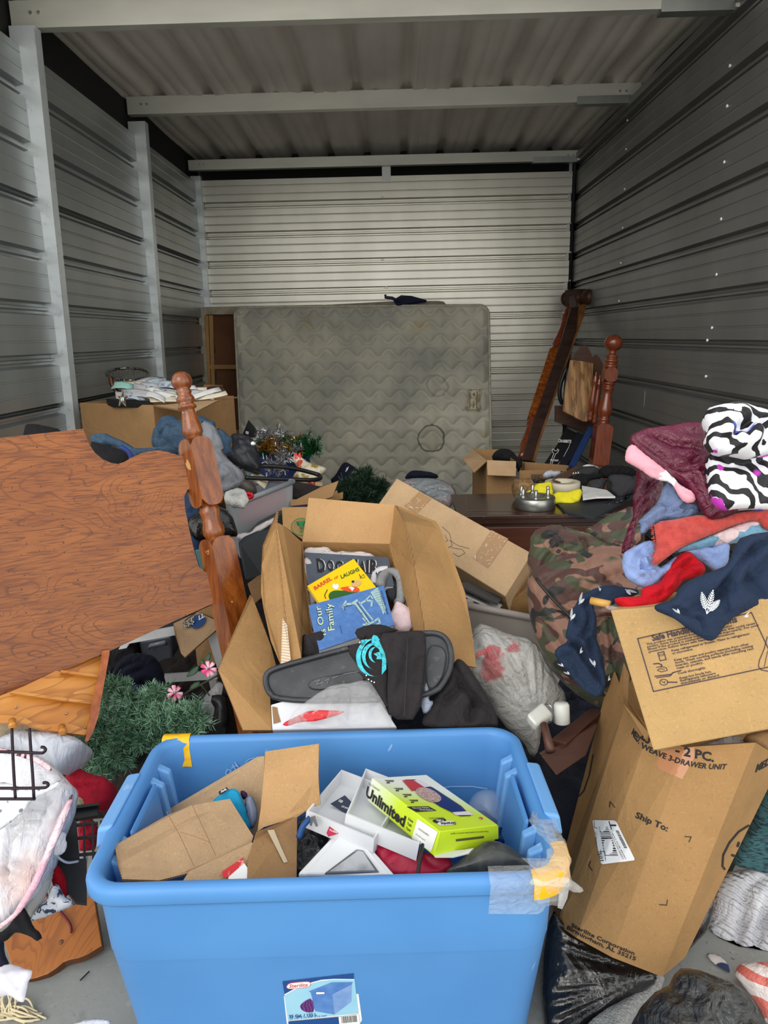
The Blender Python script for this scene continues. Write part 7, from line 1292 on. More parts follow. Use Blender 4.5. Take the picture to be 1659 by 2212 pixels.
for q in ([(430, 700), (480, 730), (515, 790), (525, 850), (505, 895)], [(505, 895), (570, 885), (610, 890), (640, 930), (680, 975), (720, 1030), (738, 1080), (738, 1130)]):
    P = [bdp.w(*bdp.uv(*L6(*p)), .008 if i and q[0][1] > 800 else .03) for i, p in enumerate(q)]; tube('ribbon_loop', P, .0028, m_rib, rb, n=6, sub=4)
blob('black_sock', ('black cloth lying over the upper left end of the wooden board', 'cloth'), [L6(*q) for q in [(-60, 1120), (60, 1080), (160, 950), (240, 850), (280, 880), (300, 960), (310, 1010), (340, 1070), (400, 1110), (412, 1160), (390, 1205), (350, 1200), (290, 1160), (180, 1120), (110, 1120), (40, 1200), (-60, 1240)]], PL(*L6(220, 1060), 1.125, (-.1, -.6, .8)), .02, m_blackc, 'cloth', .008, 9, back=.03, cr=[([L6(*q) for q in [(200, 950), (260, 1060), (350, 1160)]], .015, .008)])
blob('navy_cloth', ('dark navy cloth on the floor at the left edge, below the black cloth', 'cloth'), [L6(*q) for q in [(-60, 1210), (40, 1190), (70, 1300), (95, 1390), (70, 1450), (0, 1490), (-60, 1500)]], PL(P=Vector((0, 0, .02)), px=0, py=2070, Y=0, n=(0, -.3, .95)), .02, nvd, 'cloth', .01, 9, back=.02)
blob('crumpled_paper', ('crumpled white paper on the concrete at the lower left corner', 'paper'), [L6(*q) for q in [(-60, 1500), (20, 1480), (90, 1440), (130, 1455), (200, 1445), (310, 1500), (312, 1530), (240, 1600), (265, 1800), (180, 1800), (60, 1770), (0, 1800), (-60, 1820)]], PL(P=Vector((0, 0, .03)), px=30, py=2120, Y=0, n=(0, -.45, .9)), .02, mat('lilac_paper', (222, 220, 230), rough=.8), 'crumple', .026, 13, back=.02)
random.seed(12); m_strg = mat('cream_string', (220, 206, 170), rough=.9)
st_ = thing('string_tangle', atz(30, 2190, 0), ('tangle of cream frayed string on the concrete, bottom left corner', 'string'))
for k in range(16):
    a = atz(random.uniform(-20, 20), random.uniform(2165, 2200), .006); b_ = atz(random.uniform(50, 112), random.uniform(2185, 2215), .004); mid_ = (a+b_)/2+Vector((random.uniform(-.02, .02), random.uniform(-.02, .02), random.uniform(.0, .012)))
    tube('strand', [a, mid_, b_], .0022, m_strg, st_, n=5, sub=5)
for k in range(8):
    a = atz(random.uniform(0, 25), 2135, .02); b_ = atz(random.uniform(-10, 30), 2200, .004); tube('strand', [a, (a+b_)/2+Vector((random.uniform(-.015, .015), 0, .01)), b_], .002, m_strg, st_, n=5, sub=5)
bar('thin_stick', atz(173, 2118, .004), atz(193, 2098, .004), .001, .001, m_black, None, ('tiny black splinter lying on the concrete between board and blue bin', 'splinter'))
blob('white_bag_edge', ('white plastic bag edge on the concrete at the bottom, left of the blue bin', 'bag'), [L6(*q) for q in [(450, 2060), (700, 2045), (900, 2030), (1100, 2010), (1110, 2080), (800, 2120), (450, 2120)]], PL(P=Vector((0, 0, .015)), px=160, py=2212, Y=0, n=(0, -.3, .95)), .012, m_shop2, 'crumple', .01, 16, back=.01)
# ---- left rear: carton of papers, jeans, sweatpants
pc = thing('paper_carton', at(250, 960, 3.3), ('brown carton heaped with loose papers, standing by the left wall post', 'box'))
CA, CB_, CC = at(172, 870, 3.35), at(331, 875, 3.25), at(505, 855, 3.75); CD = CA+CC-CB_
hz = Vector((0, 0, -.33)); ring = [CA, CB_, CC, CD]
box_shell('carton_body', [p+hz for p in ring], ring, .006, m_kraftd, m_edge, pc)
slab('flap', [at(*LB(*q), Y) for q, Y in [((465, 430), 3.25), ((800, 400), 3.3), ((1270, 345), 3.45), ((1080, 380), 3.3), ((870, 485), 3.05), ((700, 470), 3.05)]], .006, m_kraft2, pc, edge=m_edge)
bf = PL(*LB(200, 385), 3.3, (0, -.3, .95))
slab('black_tray', [bf.hit(*LB(*q)) for q in [(0, 365), (430, 385), (455, 415), (60, 410), (0, 385)]], .02, m_black, None, ('flat black frame under the papers on the brown carton', 'frame'))
random.seed(21)
pts_ = [(150, 250), (230, 230), (320, 260), (420, 280), (500, 310), (560, 330), (250, 300), (350, 330), (450, 350), (540, 370), (620, 300), (380, 210), (460, 200), (540, 240), (640, 260), (870, 300), (940, 320), (1000, 335), (280, 350), (200, 330), (600, 350), (300, 200), (420, 240), (700, 300), (760, 290), (820, 270), (350, 290), (480, 260)]
pm = [m_paper, mat('paper_cream', (214, 206, 186), rough=.8), mat('paper_bluegrey', (178, 190, 200), [Nz(40, .5, .6, (120, 130, 150))], .8), mat('paper_printed', (212, 212, 214), [dict(t='wave', s=60, dir='Z', lo=.6, hi=.7, c=(120, 120, 126))], .8), mat('paper_teal', (150, 200, 192), rough=.7)]
PHR = ['lying at the left end', 'sticking up', 'half under the others', 'leaning toward the front', 'near the bed post', 'at the right end']
for i, (x, y) in enumerate(pts_):
    w_ = random.uniform(200, 340); h_ = random.uniform(36, 70); a = random.uniform(-.35, .35); Yp = 3.5-(y-200)*.0012
    pl = PL(*LB(x, y), Yp, (random.uniform(-.3, .3), -.45+random.uniform(-.2, .1), .85))
    q = [(x+dx*w_*math.cos(a)-dy*h_*math.sin(a), y+dx*w_*math.sin(a)+dy*h_*math.cos(a)) for dx, dy in ((-.5, -.5), (.5, -.6), (.55, .5), (-.45, .5))]
    cn_ = ('white', 'cream', 'blue-grey', 'printed white')[i % 4] if i else 'pale teal'; rk_ = sum(1 for j in range(1, len(pts_)) if i and j % 4 == i % 4 and pts_[j][0] < x)
    tag(board('sheet_of_paper', [pl.hit(*LB(*p)) for p in q], .0015, pm[i % 4 if i != 0 else 4], None, bend=random.uniform(-.01, .02), sub=4), ('%s sheet in the paper heap, %s of its colour counted from the left' % (cn_, ('first', 'second', 'third', 'fourth', 'fifth', 'sixth', 'seventh')[min(rk_, 6)])) if i else 'pale teal sheet at the left end of the paper heap on the carton', 'paper', 'loose papers on the brown carton')
m_cop = mat('copper_wire', (88, 54, 40), rough=.3, metal=.8)
wk = thing('wire_basket', at(*LB(200, 150), 3.6), ('oval wire mesh basket behind the papers on the brown carton', 'basket'))
el = [at(*LB(208+205*math.cos(a), 128+60*math.sin(a)), 3.75-.22*math.sin(a)) for a in np.linspace(0, 2*math.pi, 33)[:-1]]
tube('rim', el, .007, mat('twisted_wire', (70, 66, 62), [Nz(90, .5, .6, (190, 186, 176))], .3, .8), wk, n=8, closed=True)
ms = []
for k in range(1, 14):
    t = -1+2*k/14; h_ = math.sqrt(1-t*t)
    ms.append([at(*LB(208+205*t, 128-60*h_), 3.75+.22*h_), at(*LB(208+205*t, 150), 3.70), at(*LB(208+205*t, 128+60*h_), 3.75-.22*h_)])
    if k % 2: ms.append([at(*LB(208-205*h_, 128+60*t), 3.75-.22*t), at(*LB(208, 148+50*t), 3.71-.2*t), at(*LB(208+205*h_, 128+60*t), 3.75-.22*t)])
o = tubes('mesh', ms, .0014, mat('mesh_wire', (96, 92, 84), rough=.4, metal=.7), wk, n=4, sub=4); tag(o, kind='stuff')
tube('handle', [at(*LB(*q), 3.45) for q in [(40, 160), (50, 220), (80, 270), (130, 320), (180, 350), (230, 365)]], .011, m_cop, wk, n=8, sub=4)
m_star = mat('star_black', (20, 22, 24), rough=.4); so_ = PL(*LB(150, 360), 3.2, (0, -1, .1))
star = [(150+(75 if k % 2 == 0 else 30)*math.sin(k*math.pi/5)*(.75), 365-(90 if k % 2 == 0 else 36)*math.cos(k*math.pi/5)) for k in range(10)]
so = slab('star_ornament', [so_.hit(*LB(*q)) for q in star], .012, mat('tan_star_edge', (150, 134, 100), rough=.6), None, ('black star ornament with a white letter W, hanging on the front of the brown carton', 'ornament'))
decal('star_face', [LB(150+(x-150)*.8+8, 365+(y-365)*.8) for x, y in star], so_, m_star, so, .002)
text('W', so_, LB(140, 395), LB(178, 390), so, m_white, LB(138, 350), .03, .004)
m_den = mat('denim', (54, 78, 100), [Nz(8, .35, .7, (42, 62, 84), det=4), Nz(90, .5, .7, (72, 98, 120), a=.5)], .85, bump=[dict(t='noise', s=14, d=1.8, det=4, str=.6, dist=.02)])
blob('jeans', ('blue denim jeans bunched behind the turned bed post', 'jeans'), [LB(*q) for q in [(440, 760), (470, 620), (520, 560), (640, 530), (720, 600), (900, 530), (1060, 590), (1060, 620), (1000, 640), (900, 900), (700, 930), (560, 900), (440, 830)]], PL(*LB(700, 720), 2.75, (0, -.75, .65)), .06, m_den, 'cloth', .022, 6, ang=.8, back=.10, R=.08, cr=[([LB(*q) for q in [(500, 600), (560, 700), (540, 820)]], .03, .015), ([LB(*q) for q in [(600, 720), (560, 780), (640, 860)]], .02, .012), ([LB(*q) for q in [(470, 660), (600, 640), (700, 700)]], .025, .012)])
blob('denim_jacket', ('denim sleeve lying over the black pillow, below the brown carton', 'jacket'), [L3(*q) for q in [(570, 720), (620, 700), (700, 705), (800, 760), (880, 800), (980, 790), (1130, 780), (1140, 830), (1050, 830), (900, 840), (840, 870), (800, 810), (700, 760), (640, 770), (590, 760)]], PL(*L3(850, 800), 2.55, (0, -.75, .65)), .035, m_den, 'cloth', .012, 8, ang=-.3, back=.05, cr=[([L3(*q) for q in [(620, 712), (655, 740), (640, 775)]], .015, .006)])
blob('black_pillow', ('black pillow with blue trim behind the dip in the headboard panel', 'pillow'), [L3(*q) for q in [(570, 745), (640, 760), (760, 790), (830, 820), (840, 870), (780, 930), (680, 930), (600, 860)]], PL(*L3(710, 840), 2.35, (0, -.75, .65)), .04, m_blackc, 'cloth', .004, 5, back=.05, R=.05)
tube('blue_strap', [at(*L3(*q), 2.28) for q in [(770, 785), (820, 815), (840, 855), (835, 880)]], .008, mat('royal_blue_strap', (30, 52, 120), rough=.6), None, ('royal blue strap beside the black pillow behind the headboard', 'strap'), sub=3)
blob('black_cushion', ('black cushion behind the top left of the headboard panel, against the left wall', 'cushion'), [L3(*q) for q in [(148, 690), (165, 645), (200, 633), (300, 650), (390, 680), (400, 720), (300, 760), (150, 760)]], PL(*L3(270, 700), 2.6, (0, -.8, .6)), .05, m_blackc, 'cloth', .008, 6, back=.08, R=.06)
m_swt = fabric('grey_sweat_cloth', (124, 128, 134), 500, .2)
blob('grey_sweatpants', ('heather grey sweatpants hanging down right of the bed post', 'trousers'), [LB(*q) for q in [(900, 590), (960, 580), (1040, 620), (1100, 720), (1140, 860), (1090, 870), (1200, 960), (1310, 1070), (1340, 1140), (1280, 1210), (1150, 1260), (1080, 1280), (1020, 1100), (980, 900), (930, 760)]], PL(*LB(1100, 980), 2.45, (.1, -.85, .5)), .03, m_swt, 'cloth', .014, 6, ang=1.1, back=.05, cr=[([LB(*q) for q in [(1090, 870), (1180, 980), (1290, 1180)]], .02, .01), ([LB(*q) for q in [(1000, 880), (1080, 1000), (1180, 1230)]], .014, .012)])
blob('denim_patch', ('denim trouser leg behind the grey sweatpants', 'jeans'), [LB(*q) for q in [(1060, 660), (1120, 670), (1180, 720), (1235, 750), (1210, 820), (1235, 870), (1190, 900), (1140, 930), (1120, 840), (1080, 740)]], PL(*LB(1150, 790), 2.6, (0, -.8, .6)), .03, m_den, 'cloth', .01, 9)
jk_ = blob('jacket', ('black zipped jacket with metal snap, slumped left of the blue bin with tinsel', 'jacket'), [LB(*q) for q in [(1190, 710), (1280, 700), (1420, 740), (1450, 830), (1475, 900), (1490, 1010), (1480, 1080), (1340, 1050), (1240, 960), (1150, 920), (1220, 850)]], PL(*LB(1350, 880), 2.9, (0, -.8, .6)), .07, mat('black_nylon', (38, 39, 46), [Nz(8, .4, .7, (28, 29, 36))], .5, bump=[dict(t='noise', s=12, d=1.5, str=.5, dist=.02)]), 'cloth', .02, 6, ang=-.8, back=.12, R=.09)
lathe('snap_button', [(0, .012), (.6, .012), (1, .006)], at(*LB(1420, 800), 2.8), at(*LB(1420, 800), 2.8)+Vector((0, -.006, .002)), m_metal, jk_, n=14)
blob('black_liner', ('black glossy bag end behind the turned post of the headboard', 'bag'), [L3(*q) for q in [(1190, 1250), (1260, 1200), (1290, 1180), (1440, 1160), (1500, 1270), (1535, 1345), (1450, 1340), (1380, 1350), (1290, 1380), (1240, 1380)]], PL(*L3(1350, 1270), 2.25, (0, -.8, .6)), .03, m_trash, 'crumple', .014, 9, back=.08)
blob('navy_bundle', ('dark blue cloth between headboard panel and bed post', 'cloth'), [L3(*q) for q in [(1180, 1060), (1240, 1050), (1290, 1200), (1300, 1400), (1320, 1600), (1260, 1640), (1210, 1500), (1180, 1250)]], PL(*L3(1240, 1300), 2.35, (0, -.8, .6)), .03, fabric('blue_dark_cloth', (44, 62, 92)), 'cloth', .012, 9, back=.08)
# ---------------------------------------------------------------- rear of the unit
def R4(x, y): return (400+x/2.37, 600+y/2.37)
def R5(x, y): return (950+x/3.687, 600+y/3.687)
def C2(x, y): return (380+x/3.19, 900+y/3.19)
m_tick = mat('mattress_ticking', (150, 148, 134), [Nz(2.2, .35, .7, (132, 132, 120), det=5), dict(t='noise', s=6, lo=.62, hi=.72, c=(158, 144, 104), a=.8), Nz(3.1, .5, .8, (120, 122, 114), loc=(4, 2, 1), a=.6), Nz(90, .5, .7, (160, 158, 146), a=.4)], .9, bump=[dict(t='noise', s=70, str=.25, dist=.003)])
MT = [at(505, 663, 5.86), at(1056, 658, 5.86)]; MBv = at(512, 1010, 5.70)
mtop = (MT[0]+MT[1])/2; mu = (MT[1]-MT[0]).normalized(); MWd = (MT[1]-MT[0]).length
mbot = Vector((mtop.x+.02, 5.62, .02)); mv = (mtop-mbot); MH = mv.length; mv.normalize(); mn = mu.cross(mv); mn = -mn if mn.y > 0 else mn
mat_r = thing('mattress', (mbot.x, mbot.y+.1, .0), ('stained grey quilted mattress standing on its side against the back wall', 'mattress'))
nx_, ny_ = 230, 172; V = []; rr_ = .07; TH = .14
for j in range(ny_+1):
    for i in range(nx_+1):
        a = (i/nx_-.5)*MWd; b = j/ny_*MH-MH/2
        # rounded corners
        qx, qy = abs(a)-(MWd/2-rr_), abs(b)-(MH/2-rr_)
        if qx > 0 and qy > 0:
            m_ = max(qx, qy); l_ = math.hypot(qx, qy); k = m_/l_; a = math.copysign(MWd/2-rr_+qx*k, a); b = math.copysign(MH/2-rr_+qy*k, b)
        V.append((a, b))
V2 = np.array(V); a, b = V2[:, 0], V2[:, 1]
ed = np.minimum(MWd/2-np.abs(a), MH/2-np.abs(b))
p_, A_, Lx = .108, .030, .165; hmin = np.full(len(a), 9.)
base = np.round(b/p_)
for dk in (-1, 0, 1):
    k = base+dk; yk = k*p_+A_*np.sin(2*np.pi*a/Lx+np.pi*k); sl = A_*2*np.pi/Lx*np.cos(2*np.pi*a/Lx+np.pi*k); hmin = np.minimum(hmin, np.abs(b-yk)/np.sqrt(1+sl*sl))
puff = .034*(1-np.exp(-(hmin/.022)**1.0))*np.clip(ed/.05, 0, 1)+.004*fbm(np.stack([a*5, b*5, a*0], 1), 3)
puff -= .02*(1-np.sqrt(np.clip(1-(1-np.clip(ed/.03, 0, 1))**2, 0, 1)))
mc = mbot+mv*(MH/2)
P = np.array(mc)+a[:, None]*np.array(mu)+b[:, None]*np.array(mv)+puff[:, None]*np.array(mn)
n = nx_+1; f = [[j*n+i, j*n+i+1, (j+1)*n+i+1, (j+1)*n+i] for j in range(ny_) for i in range(nx_)]
bi = [i for i in range(n)]+[j*n+nx_ for j in range(1, ny_+1)]+[ny_*n+i for i in range(nx_-1, -1, -1)]+[j*n for j in range(ny_-1, 0, -1)]
k0 = len(P); P = np.vstack([P, P[bi]-np.array(mn)*TH]); nb = len(bi)
f += [[bi[(i+1) % nb], bi[i], k0+i, k0+(i+1) % nb] for i in range(nb)]+[[k0+i for i in range(nb)]]
q_front = link('quilted_face', P, f, m_tick, mat_r, True)
ct = at(940, 935, 5.74); mring = m_tick.copy(); 
def ring_mat(px, rad, strength):
    c_ = PL(px[0], px[1], 0, mn, P=mc).hit(*px)-WL[mat_r.name]; return c_
tick2 = mat('mattress_ticking_stained', (192, 188, 172), [Nz(2.2, .35, .7, (150, 150, 142), det=5), dict(t='noise', s=6, lo=.62, hi=.74, c=(172, 160, 126), a=.6), Nz(3.1, .5, .8, (134, 136, 130), loc=(4, 2, 1), a=.6),
    dict(t='disc', c0=tuple(ring_mat((940, 937), 0, 0)), lo=.105, hi=.10, c=(170, 166, 148), a=.7, w=(5, .06)), dict(t='ring', c0=tuple(ring_mat((940, 937), 0, 0)), lo=.095, hi=.10, band=(.106, .112), c=(84, 84, 74), a=.9, w=(5, .06)),
    dict(t='ring', c0=tuple(ring_mat((953, 824), 0, 0)), lo=.070, hi=.078, band=(.080, .09), c=(108, 104, 92), a=.5, w=(5, .06))], .9, bump=[dict(t='noise', s=70, str=.25, dist=.003)])
q_front.data.materials.clear(); q_front.data.materials.append(tick2)
m_pip = mat('mattress_piping', (176, 172, 156), [Nz(30, .5, .7, (150, 146, 132))], .8)
hw, hh = MWd/2, MH/2; ring = []
for cx, cy, a0 in ((hw-rr_, hh-rr_, 0), (-hw+rr_, hh-rr_, 90), (-hw+rr_, -hh+rr_, 180), (hw-rr_, -hh+rr_, 270)):
    for k in range(7): t = math.radians(a0+15*k); ring.append((cx+rr_*math.cos(t), cy+rr_*math.sin(t)))
tube('piping', [mc+mu*x+mv*y-mn*.012 for x, y in ring], .009, m_pip, mat_r, n=8, closed=True)
tube('piping', [mc+mu*x+mv*y-mn*TH for x, y in ring], .009, m_pip, mat_r, n=8, closed=True)
mp_ = PL(1020, 860, 0, mn, P=mc+mn*.042)
lb_ = slab('law_label', [mp_.hit(*R4(*q)) for q in [(1447, 570), (1508, 568), (1513, 578), (1508, 680), (1440, 680), (1437, 668)]], .003, mat('label_cream', (190, 184, 158), [Nz(20, .5, .6, (150, 142, 116))], .8), mat_r)
merge_decals('label_border', stroke([R4(*q) for q in [(1450, 574), (1506, 573), (1503, 676), (1443, 676), (1450, 574)]], 1), mp_, m_ink, lb_)
text('SEALY POSTUREPEDIC', mp_, R4(1458, 672), R4(1462, 580), lb_, m_ink, R4(1450, 672), .02); text('Queen', mp_, R4(1478, 668), R4(1480, 630), lb_, m_ink, R4(1470, 668), .02)
merge_decals('label_print', [[R4(*q) for q in [(1472, 592), (1484, 588), (1484, 604), (1474, 606)]], [R4(*q) for q in [(1492, 580), (1498, 580), (1496, 670), (1490, 670)]]], mp_, mat('faded_print', (110, 100, 84), rough=.8), lb_)
# box spring behind
m_bsw = mat('bare_pine_slat', (168, 128, 80), [dict(t='noise', s=8, st=(1, 1, .3), lo=.4, hi=.6, c=(146, 106, 62))], .7); m_bsf = mat('box_spring_fabric', (168, 158, 140), [Nz(14, .4, .7, (140, 130, 114))], .9); m_ply = mat('brown_fibreboard', (104, 66, 38), [Nz(4, .4, .7, (84, 50, 28))], .8)
bs = thing('box_spring', (-1.0, 6.05, 0), ('box spring with bare pine slats, standing behind the left end of the mattress', 'box spring'))
bsp = PL(460, 800, 6.05, (0, -1, .06)); Bq = lambda L_, h=0: [bsp.w(*bsp.uv(*R4(*q)), h) for q in L_]
slab('fabric_edge', Bq([(75, 160), (95, 150), (700, 138), (700, 182), (110, 188), (98, 195), (120, 620), (95, 620), (70, 200)]), .13, m_bsf, bs)
slab('fibreboard', Bq([(135, 186), (560, 186), (560, 1000), (180, 1000)], -.06), .01, m_ply, bs)
slab('slat', Bq([(100, 192), (116, 192), (146, 1000), (128, 1000)], -.005), .05, m_bsw, bs); slab('slat', Bq([(118, 192), (138, 190), (162, 1000), (148, 1000)], -.02), .03, m_bsw, bs)
for y in (445, 780): slab('slat', Bq([(112, y), (560, y), (560, y+24), (114, y+22)], -.012), .03, m_bsw, bs)
slab('rear_mattress', [PL(800, 655, 6.13, (0, -1, 0)).hit(*R4(*q)) for q in [(500, 150), (1050, 120), (1300, 118), (1325, 122), (1335, 134), (1345, 1000), (500, 1000)]], .10, m_bsf, None, ('cream mattress edge showing just above the grey quilted mattress', 'mattress'), bev=.02)
m_nbl = mat('navy_plastic', (20, 28, 62), rough=.5)
dp = thing('dustpan', at(*R4(1130, 125), 5.9), ('dark navy plastic dustpan lying on top of the mattress', 'dustpan'))
slab('pan', [at(*R4(*q), Y) for q, Y in [((1070, 108), 5.86), ((1105, 88), 5.98), ((1160, 92), 6.02), ((1237, 114), 6.0), ((1115, 132), 5.86), ((1085, 130), 5.84)]], .02, m_nbl, dp, bev=.004); tube('handle', [at(*R4(*q), 5.84) for q in [(1085, 118), (1060, 104), (1025, 100), (1026, 86)]], .012, m_nbl, dp, n=8)
# wooden stool by the box spring
stl = thing('wooden_stool', at(*LB(1040, 640), 4.6), ('small knotty pine stool beside the box spring, behind the brown carton', 'stool'))
slab('side_board', [at(*LB(*q), 4.6) for q in [(940, 228), (1120, 235), (1125, 1700), (1060, 1700), (1010, 1700), (1000, 480)]], .02, m_bsw, stl); slab('seat', [at(*LB(*q), Y) for q, Y in [((975, 262), 4.5), ((1000, 245), 4.6), ((1110, 238), 4.6), ((1128, 248), 4.5), ((1105, 268), 4.4), ((1010, 280), 4.4)]], .03, mat('brown_seat', (96, 56, 30), rough=.4), stl)
lathe('leg', [(0, .02), (.5, .024), (1, .018)], at(*LB(1110, 270), 4.5), at(*LB(1135, 1780), 4.5), m_bsw, stl, n=12)
slab('ruler_strip', [at(*LB(*q), 4.3) for q in [(965, 405), (985, 410), (1003, 560), (980, 570)]], .004, m_paper, None, ('white printed strip hanging in front of the pine stool', 'strip'))
hexa('side_carton', [at(*LB(870, 490), 4.2), at(*LB(960, 420), 4.2), at(*LB(1000, 1500), 4.2), at(*LB(880, 1500), 4.2)], Vector((0, .2, 0)), m_kraftd, None, ('brown carton end behind the bed post, right of the paper carton', 'box'), .003)
# tinsel tote and neighbours
m_dkbl = mat('dark_blue_plastic', (24, 46, 104), rough=.45)
tt_ = thing('blue_tote', at(*C2(750, 420), 3.7), ('dark blue plastic tote full of tinsel garland, in front of the mattress', 'bin'))
rg = [at(*C2(560, 248), 3.75), at(*C2(925, 245), 3.75), at(*C2(900, 215), 4.1), at(*C2(590, 215), 4.1)]; cn = sum(rg, Vector())/4
box_shell('tub', [cn+(p-cn)*.9-Vector((0, 0, .38)) for p in rg], rg, .01, m_dkbl, m_dkbl, tt_)
for i in range(4): tube('rim', [rg[i], rg[(i+1) % 4]], .014, m_dkbl, tt_, n=8)
m_sil = mat('silver_tinsel', (200, 200, 204), rough=.25, metal=.9, rnd=.5); m_gold = mat('gold_tinsel', (190, 150, 70), rough=.25, metal=.9, rnd=.6); m_grt = mat('green_tinsel', (20, 96, 52), rough=.25, metal=.6, rnd=.6)
tp = PL(*C2(750, 200), 3.72, (0, -.7, .7))
garland('silver_tinsel', ('silver tinsel spilling over the dark blue tote', 'tinsel'), [C2(*q) for q in [(600, 150), (640, 120), (680, 140), (640, 180), (700, 170), (720, 140), (740, 280), (700, 290), (680, 330), (760, 310), (820, 250), (720, 350), (660, 360), (620, 120), (860, 235)]], tp, 9, 90, 11, .03, .0016, m_sil)
garland('gold_tinsel', ('gold tinsel lying in the middle of the dark blue tote', 'tinsel'), [C2(*q) for q in [(640, 200), (670, 215), (700, 200), (820, 170), (840, 190), (850, 210), (600, 225), (730, 220)]], tp, 7, 45, 12, .03, .0016, m_gold)
garland('green_tinsel', ('green tinsel along the right rim of the dark blue tote', 'tinsel'), [C2(*q) for q in [(880, 160), (910, 170), (930, 190), (945, 215), (780, 190), (800, 210), (590, 210), (870, 180), (940, 230)]], tp, 7, 50, 13, .03, .0018, m_grt)
slab('black_card', [at(*LB(*q), 3.9) for q in [(1375, 570), (1480, 690), (1440, 745), (1310, 730)]], .004, m_tag, None, ('black pointed card standing behind the black jacket, left of the tinsel', 'card'))
decal('card_spot', [LB(*q) for q in [(1352, 675), (1380, 685), (1375, 712), (1345, 700)]], PL(*LB(1360, 690), 3.89, (0, -1, 0)), m_paper, bpy.data.objects['black_card'], .002)
slab('plastic_grip', [at(*LB(*q), 3.8) for q in [(1480, 680), (1580, 660), (1590, 680), (1490, 705)]], .02, m_dkbl, None, ('navy plastic handle end sticking out behind the tinsel', 'handle'), bev=.004)
# translucent bin with red things
m_tr = mat('translucent_plastic', (196, 200, 204), (), .35, alpha=.45)
tb_ = thing('translucent_bin', at(*C2(600, 650), 2.7), ('frosted translucent storage bin full of red things, right of the bed post', 'bin'))
rg = [at(*C2(400, 610), 2.62), at(*C2(806, 448), 2.85), at(*C2(640, 435), 3.25), at(*C2(330, 520), 3.0)]; cn = sum(rg, Vector())/4
box_shell('tub', [cn+(p-cn)*.9-Vector((0, 0, .22)) for p in rg], rg, .005, m_tr, m_tr, tb_)
for i in range(4): tube('rim', [rg[i], rg[(i+1) % 4]], .011, mat('bin_rim%d' % i, (150, 156, 162), rough=.3, alpha=.8) if i == 0 else bpy.data.materials['bin_rim0'], tb_, n=8)
tb_in = mat('christmas_red', (176, 24, 50), [Nz(9, .56, .62, (190, 186, 150)), Nz(14, .62, .66, (60, 60, 60))], .7)
blob('red_stocking', ('red cloth things seen through the frosted bin', 'cloth'), [C2(*q) for q in [(440, 640), (520, 570), (640, 530), (760, 500), (770, 580), (680, 660), (560, 720), (450, 740), (420, 690)]], PL(*C2(600, 620), 2.92, (0, -.8, .6)), .03, tb_in, 'cloth', .014, 8, back=.06)
m_dot = mat('white_dotted_cotton', (220, 220, 216), [dict(t='voronoi', s=30, lo=.16, hi=.12, c=(90, 90, 92))], .85, bump=[dict(t='noise', s=20, d=2, str=.6, dist=.015)])
blob('dotted_cloth', ('white crumpled cloth with tiny dots at the left end of the frosted bin', 'cloth'), [C2(*q) for q in [(328, 605), (335, 540), (365, 500), (420, 488), (480, 510), (508, 560), (495, 600), (470, 625), (400, 620)]], PL(*C2(420, 560), 2.5, (0, -.8, .6)), .03, m_dot, 'crumple', .022, 12, back=.05)
blob('grey_boot', ('brown-grey leather shoe in the frosted bin behind the dotted cloth', 'shoe'), [C2(*q) for q in [(400, 480), (450, 445), (520, 440), (555, 480), (560, 530), (500, 550), (440, 490)]], PL(*C2(490, 490), 2.75, (0, -.8, .6)), .04, mat('taupe_leather', (70, 64, 60), rough=.5), 'lump', .004, 8)
slab('paperback', [at(*C2(*q), Y) for q, Y in [((520, 400), 2.85), ((545, 372), 2.95), ((645, 430), 2.95), ((620, 480), 2.8)]], .012, mat('cream_cover', (200, 190, 160), rough=.6), None, ('cream paperback book lying on the things in the frosted bin', 'book'))
slab('photo_card', [at(*C2(*q), 2.95) for q in [(480, 380), (540, 370), (560, 400), (510, 430)]], .006, mat('teal_card', (120, 150, 160), rough=.5), None, ('pale teal card left of the cream paperback in the frosted bin', 'card'))
tube('red_ring', [at(*C2(500+26*math.cos(a), 545+14*math.sin(a)), 2.6) for a in np.linspace(0, 6.28, 13)[:-1]], .008, mat('red_plastic', (200, 20, 40), rough=.4), None, ('small red plastic ring beside the white dotted cloth', 'ring'), closed=True)
cbm = mat('black_rubber', (24, 24, 26), rough=.4)
tube('black_hose', [at(*C2(*q), Y) for q, Y in [((330, 345), 3.0), ((480, 345), 2.95), ((640, 340), 2.95), ((800, 355), 3.0), ((930, 385), 3.05), ((990, 405), 3.05), ((990, 428), 3.0), ((930, 436), 2.95), ((800, 432), 2.9), ((640, 428), 2.85), ((480, 420), 2.8)]], .009, cbm, None, ('black rubber hose looped over the frosted bin and blue tote', 'hose'), sub=5)
m_frt = mat('printed_wrapper', (206, 196, 172), [Nz(18, .54, .58, (180, 60, 50)), Nz(14, .6, .64, (150, 130, 60), loc=(3, 1, 2))], .4, bump=[dict(t='noise', s=30, str=.7, dist=.01, d=2)])
wr_ = blob('food_bag', ('crinkled cream food bag with red 24 print, right of the dark blue tote', 'bag'), [C2(*q) for q in [(808, 285), (830, 264), (858, 266), (885, 305), (950, 325), (1030, 352), (1042, 372), (1000, 400), (970, 420), (960, 478), (900, 470), (830, 450), (800, 410), (850, 360), (820, 320)]], PL(*C2(900, 370), 3.3, (0, -.8, .6)), .02, m_frt, 'crumple', .02, 9, back=.06)
text('24', PL(*C2(840, 300), 3.25, (0, -.8, .6)), C2(818, 305), C2(868, 300), wr_, m_redp, C2(816, 268), .05, .02)
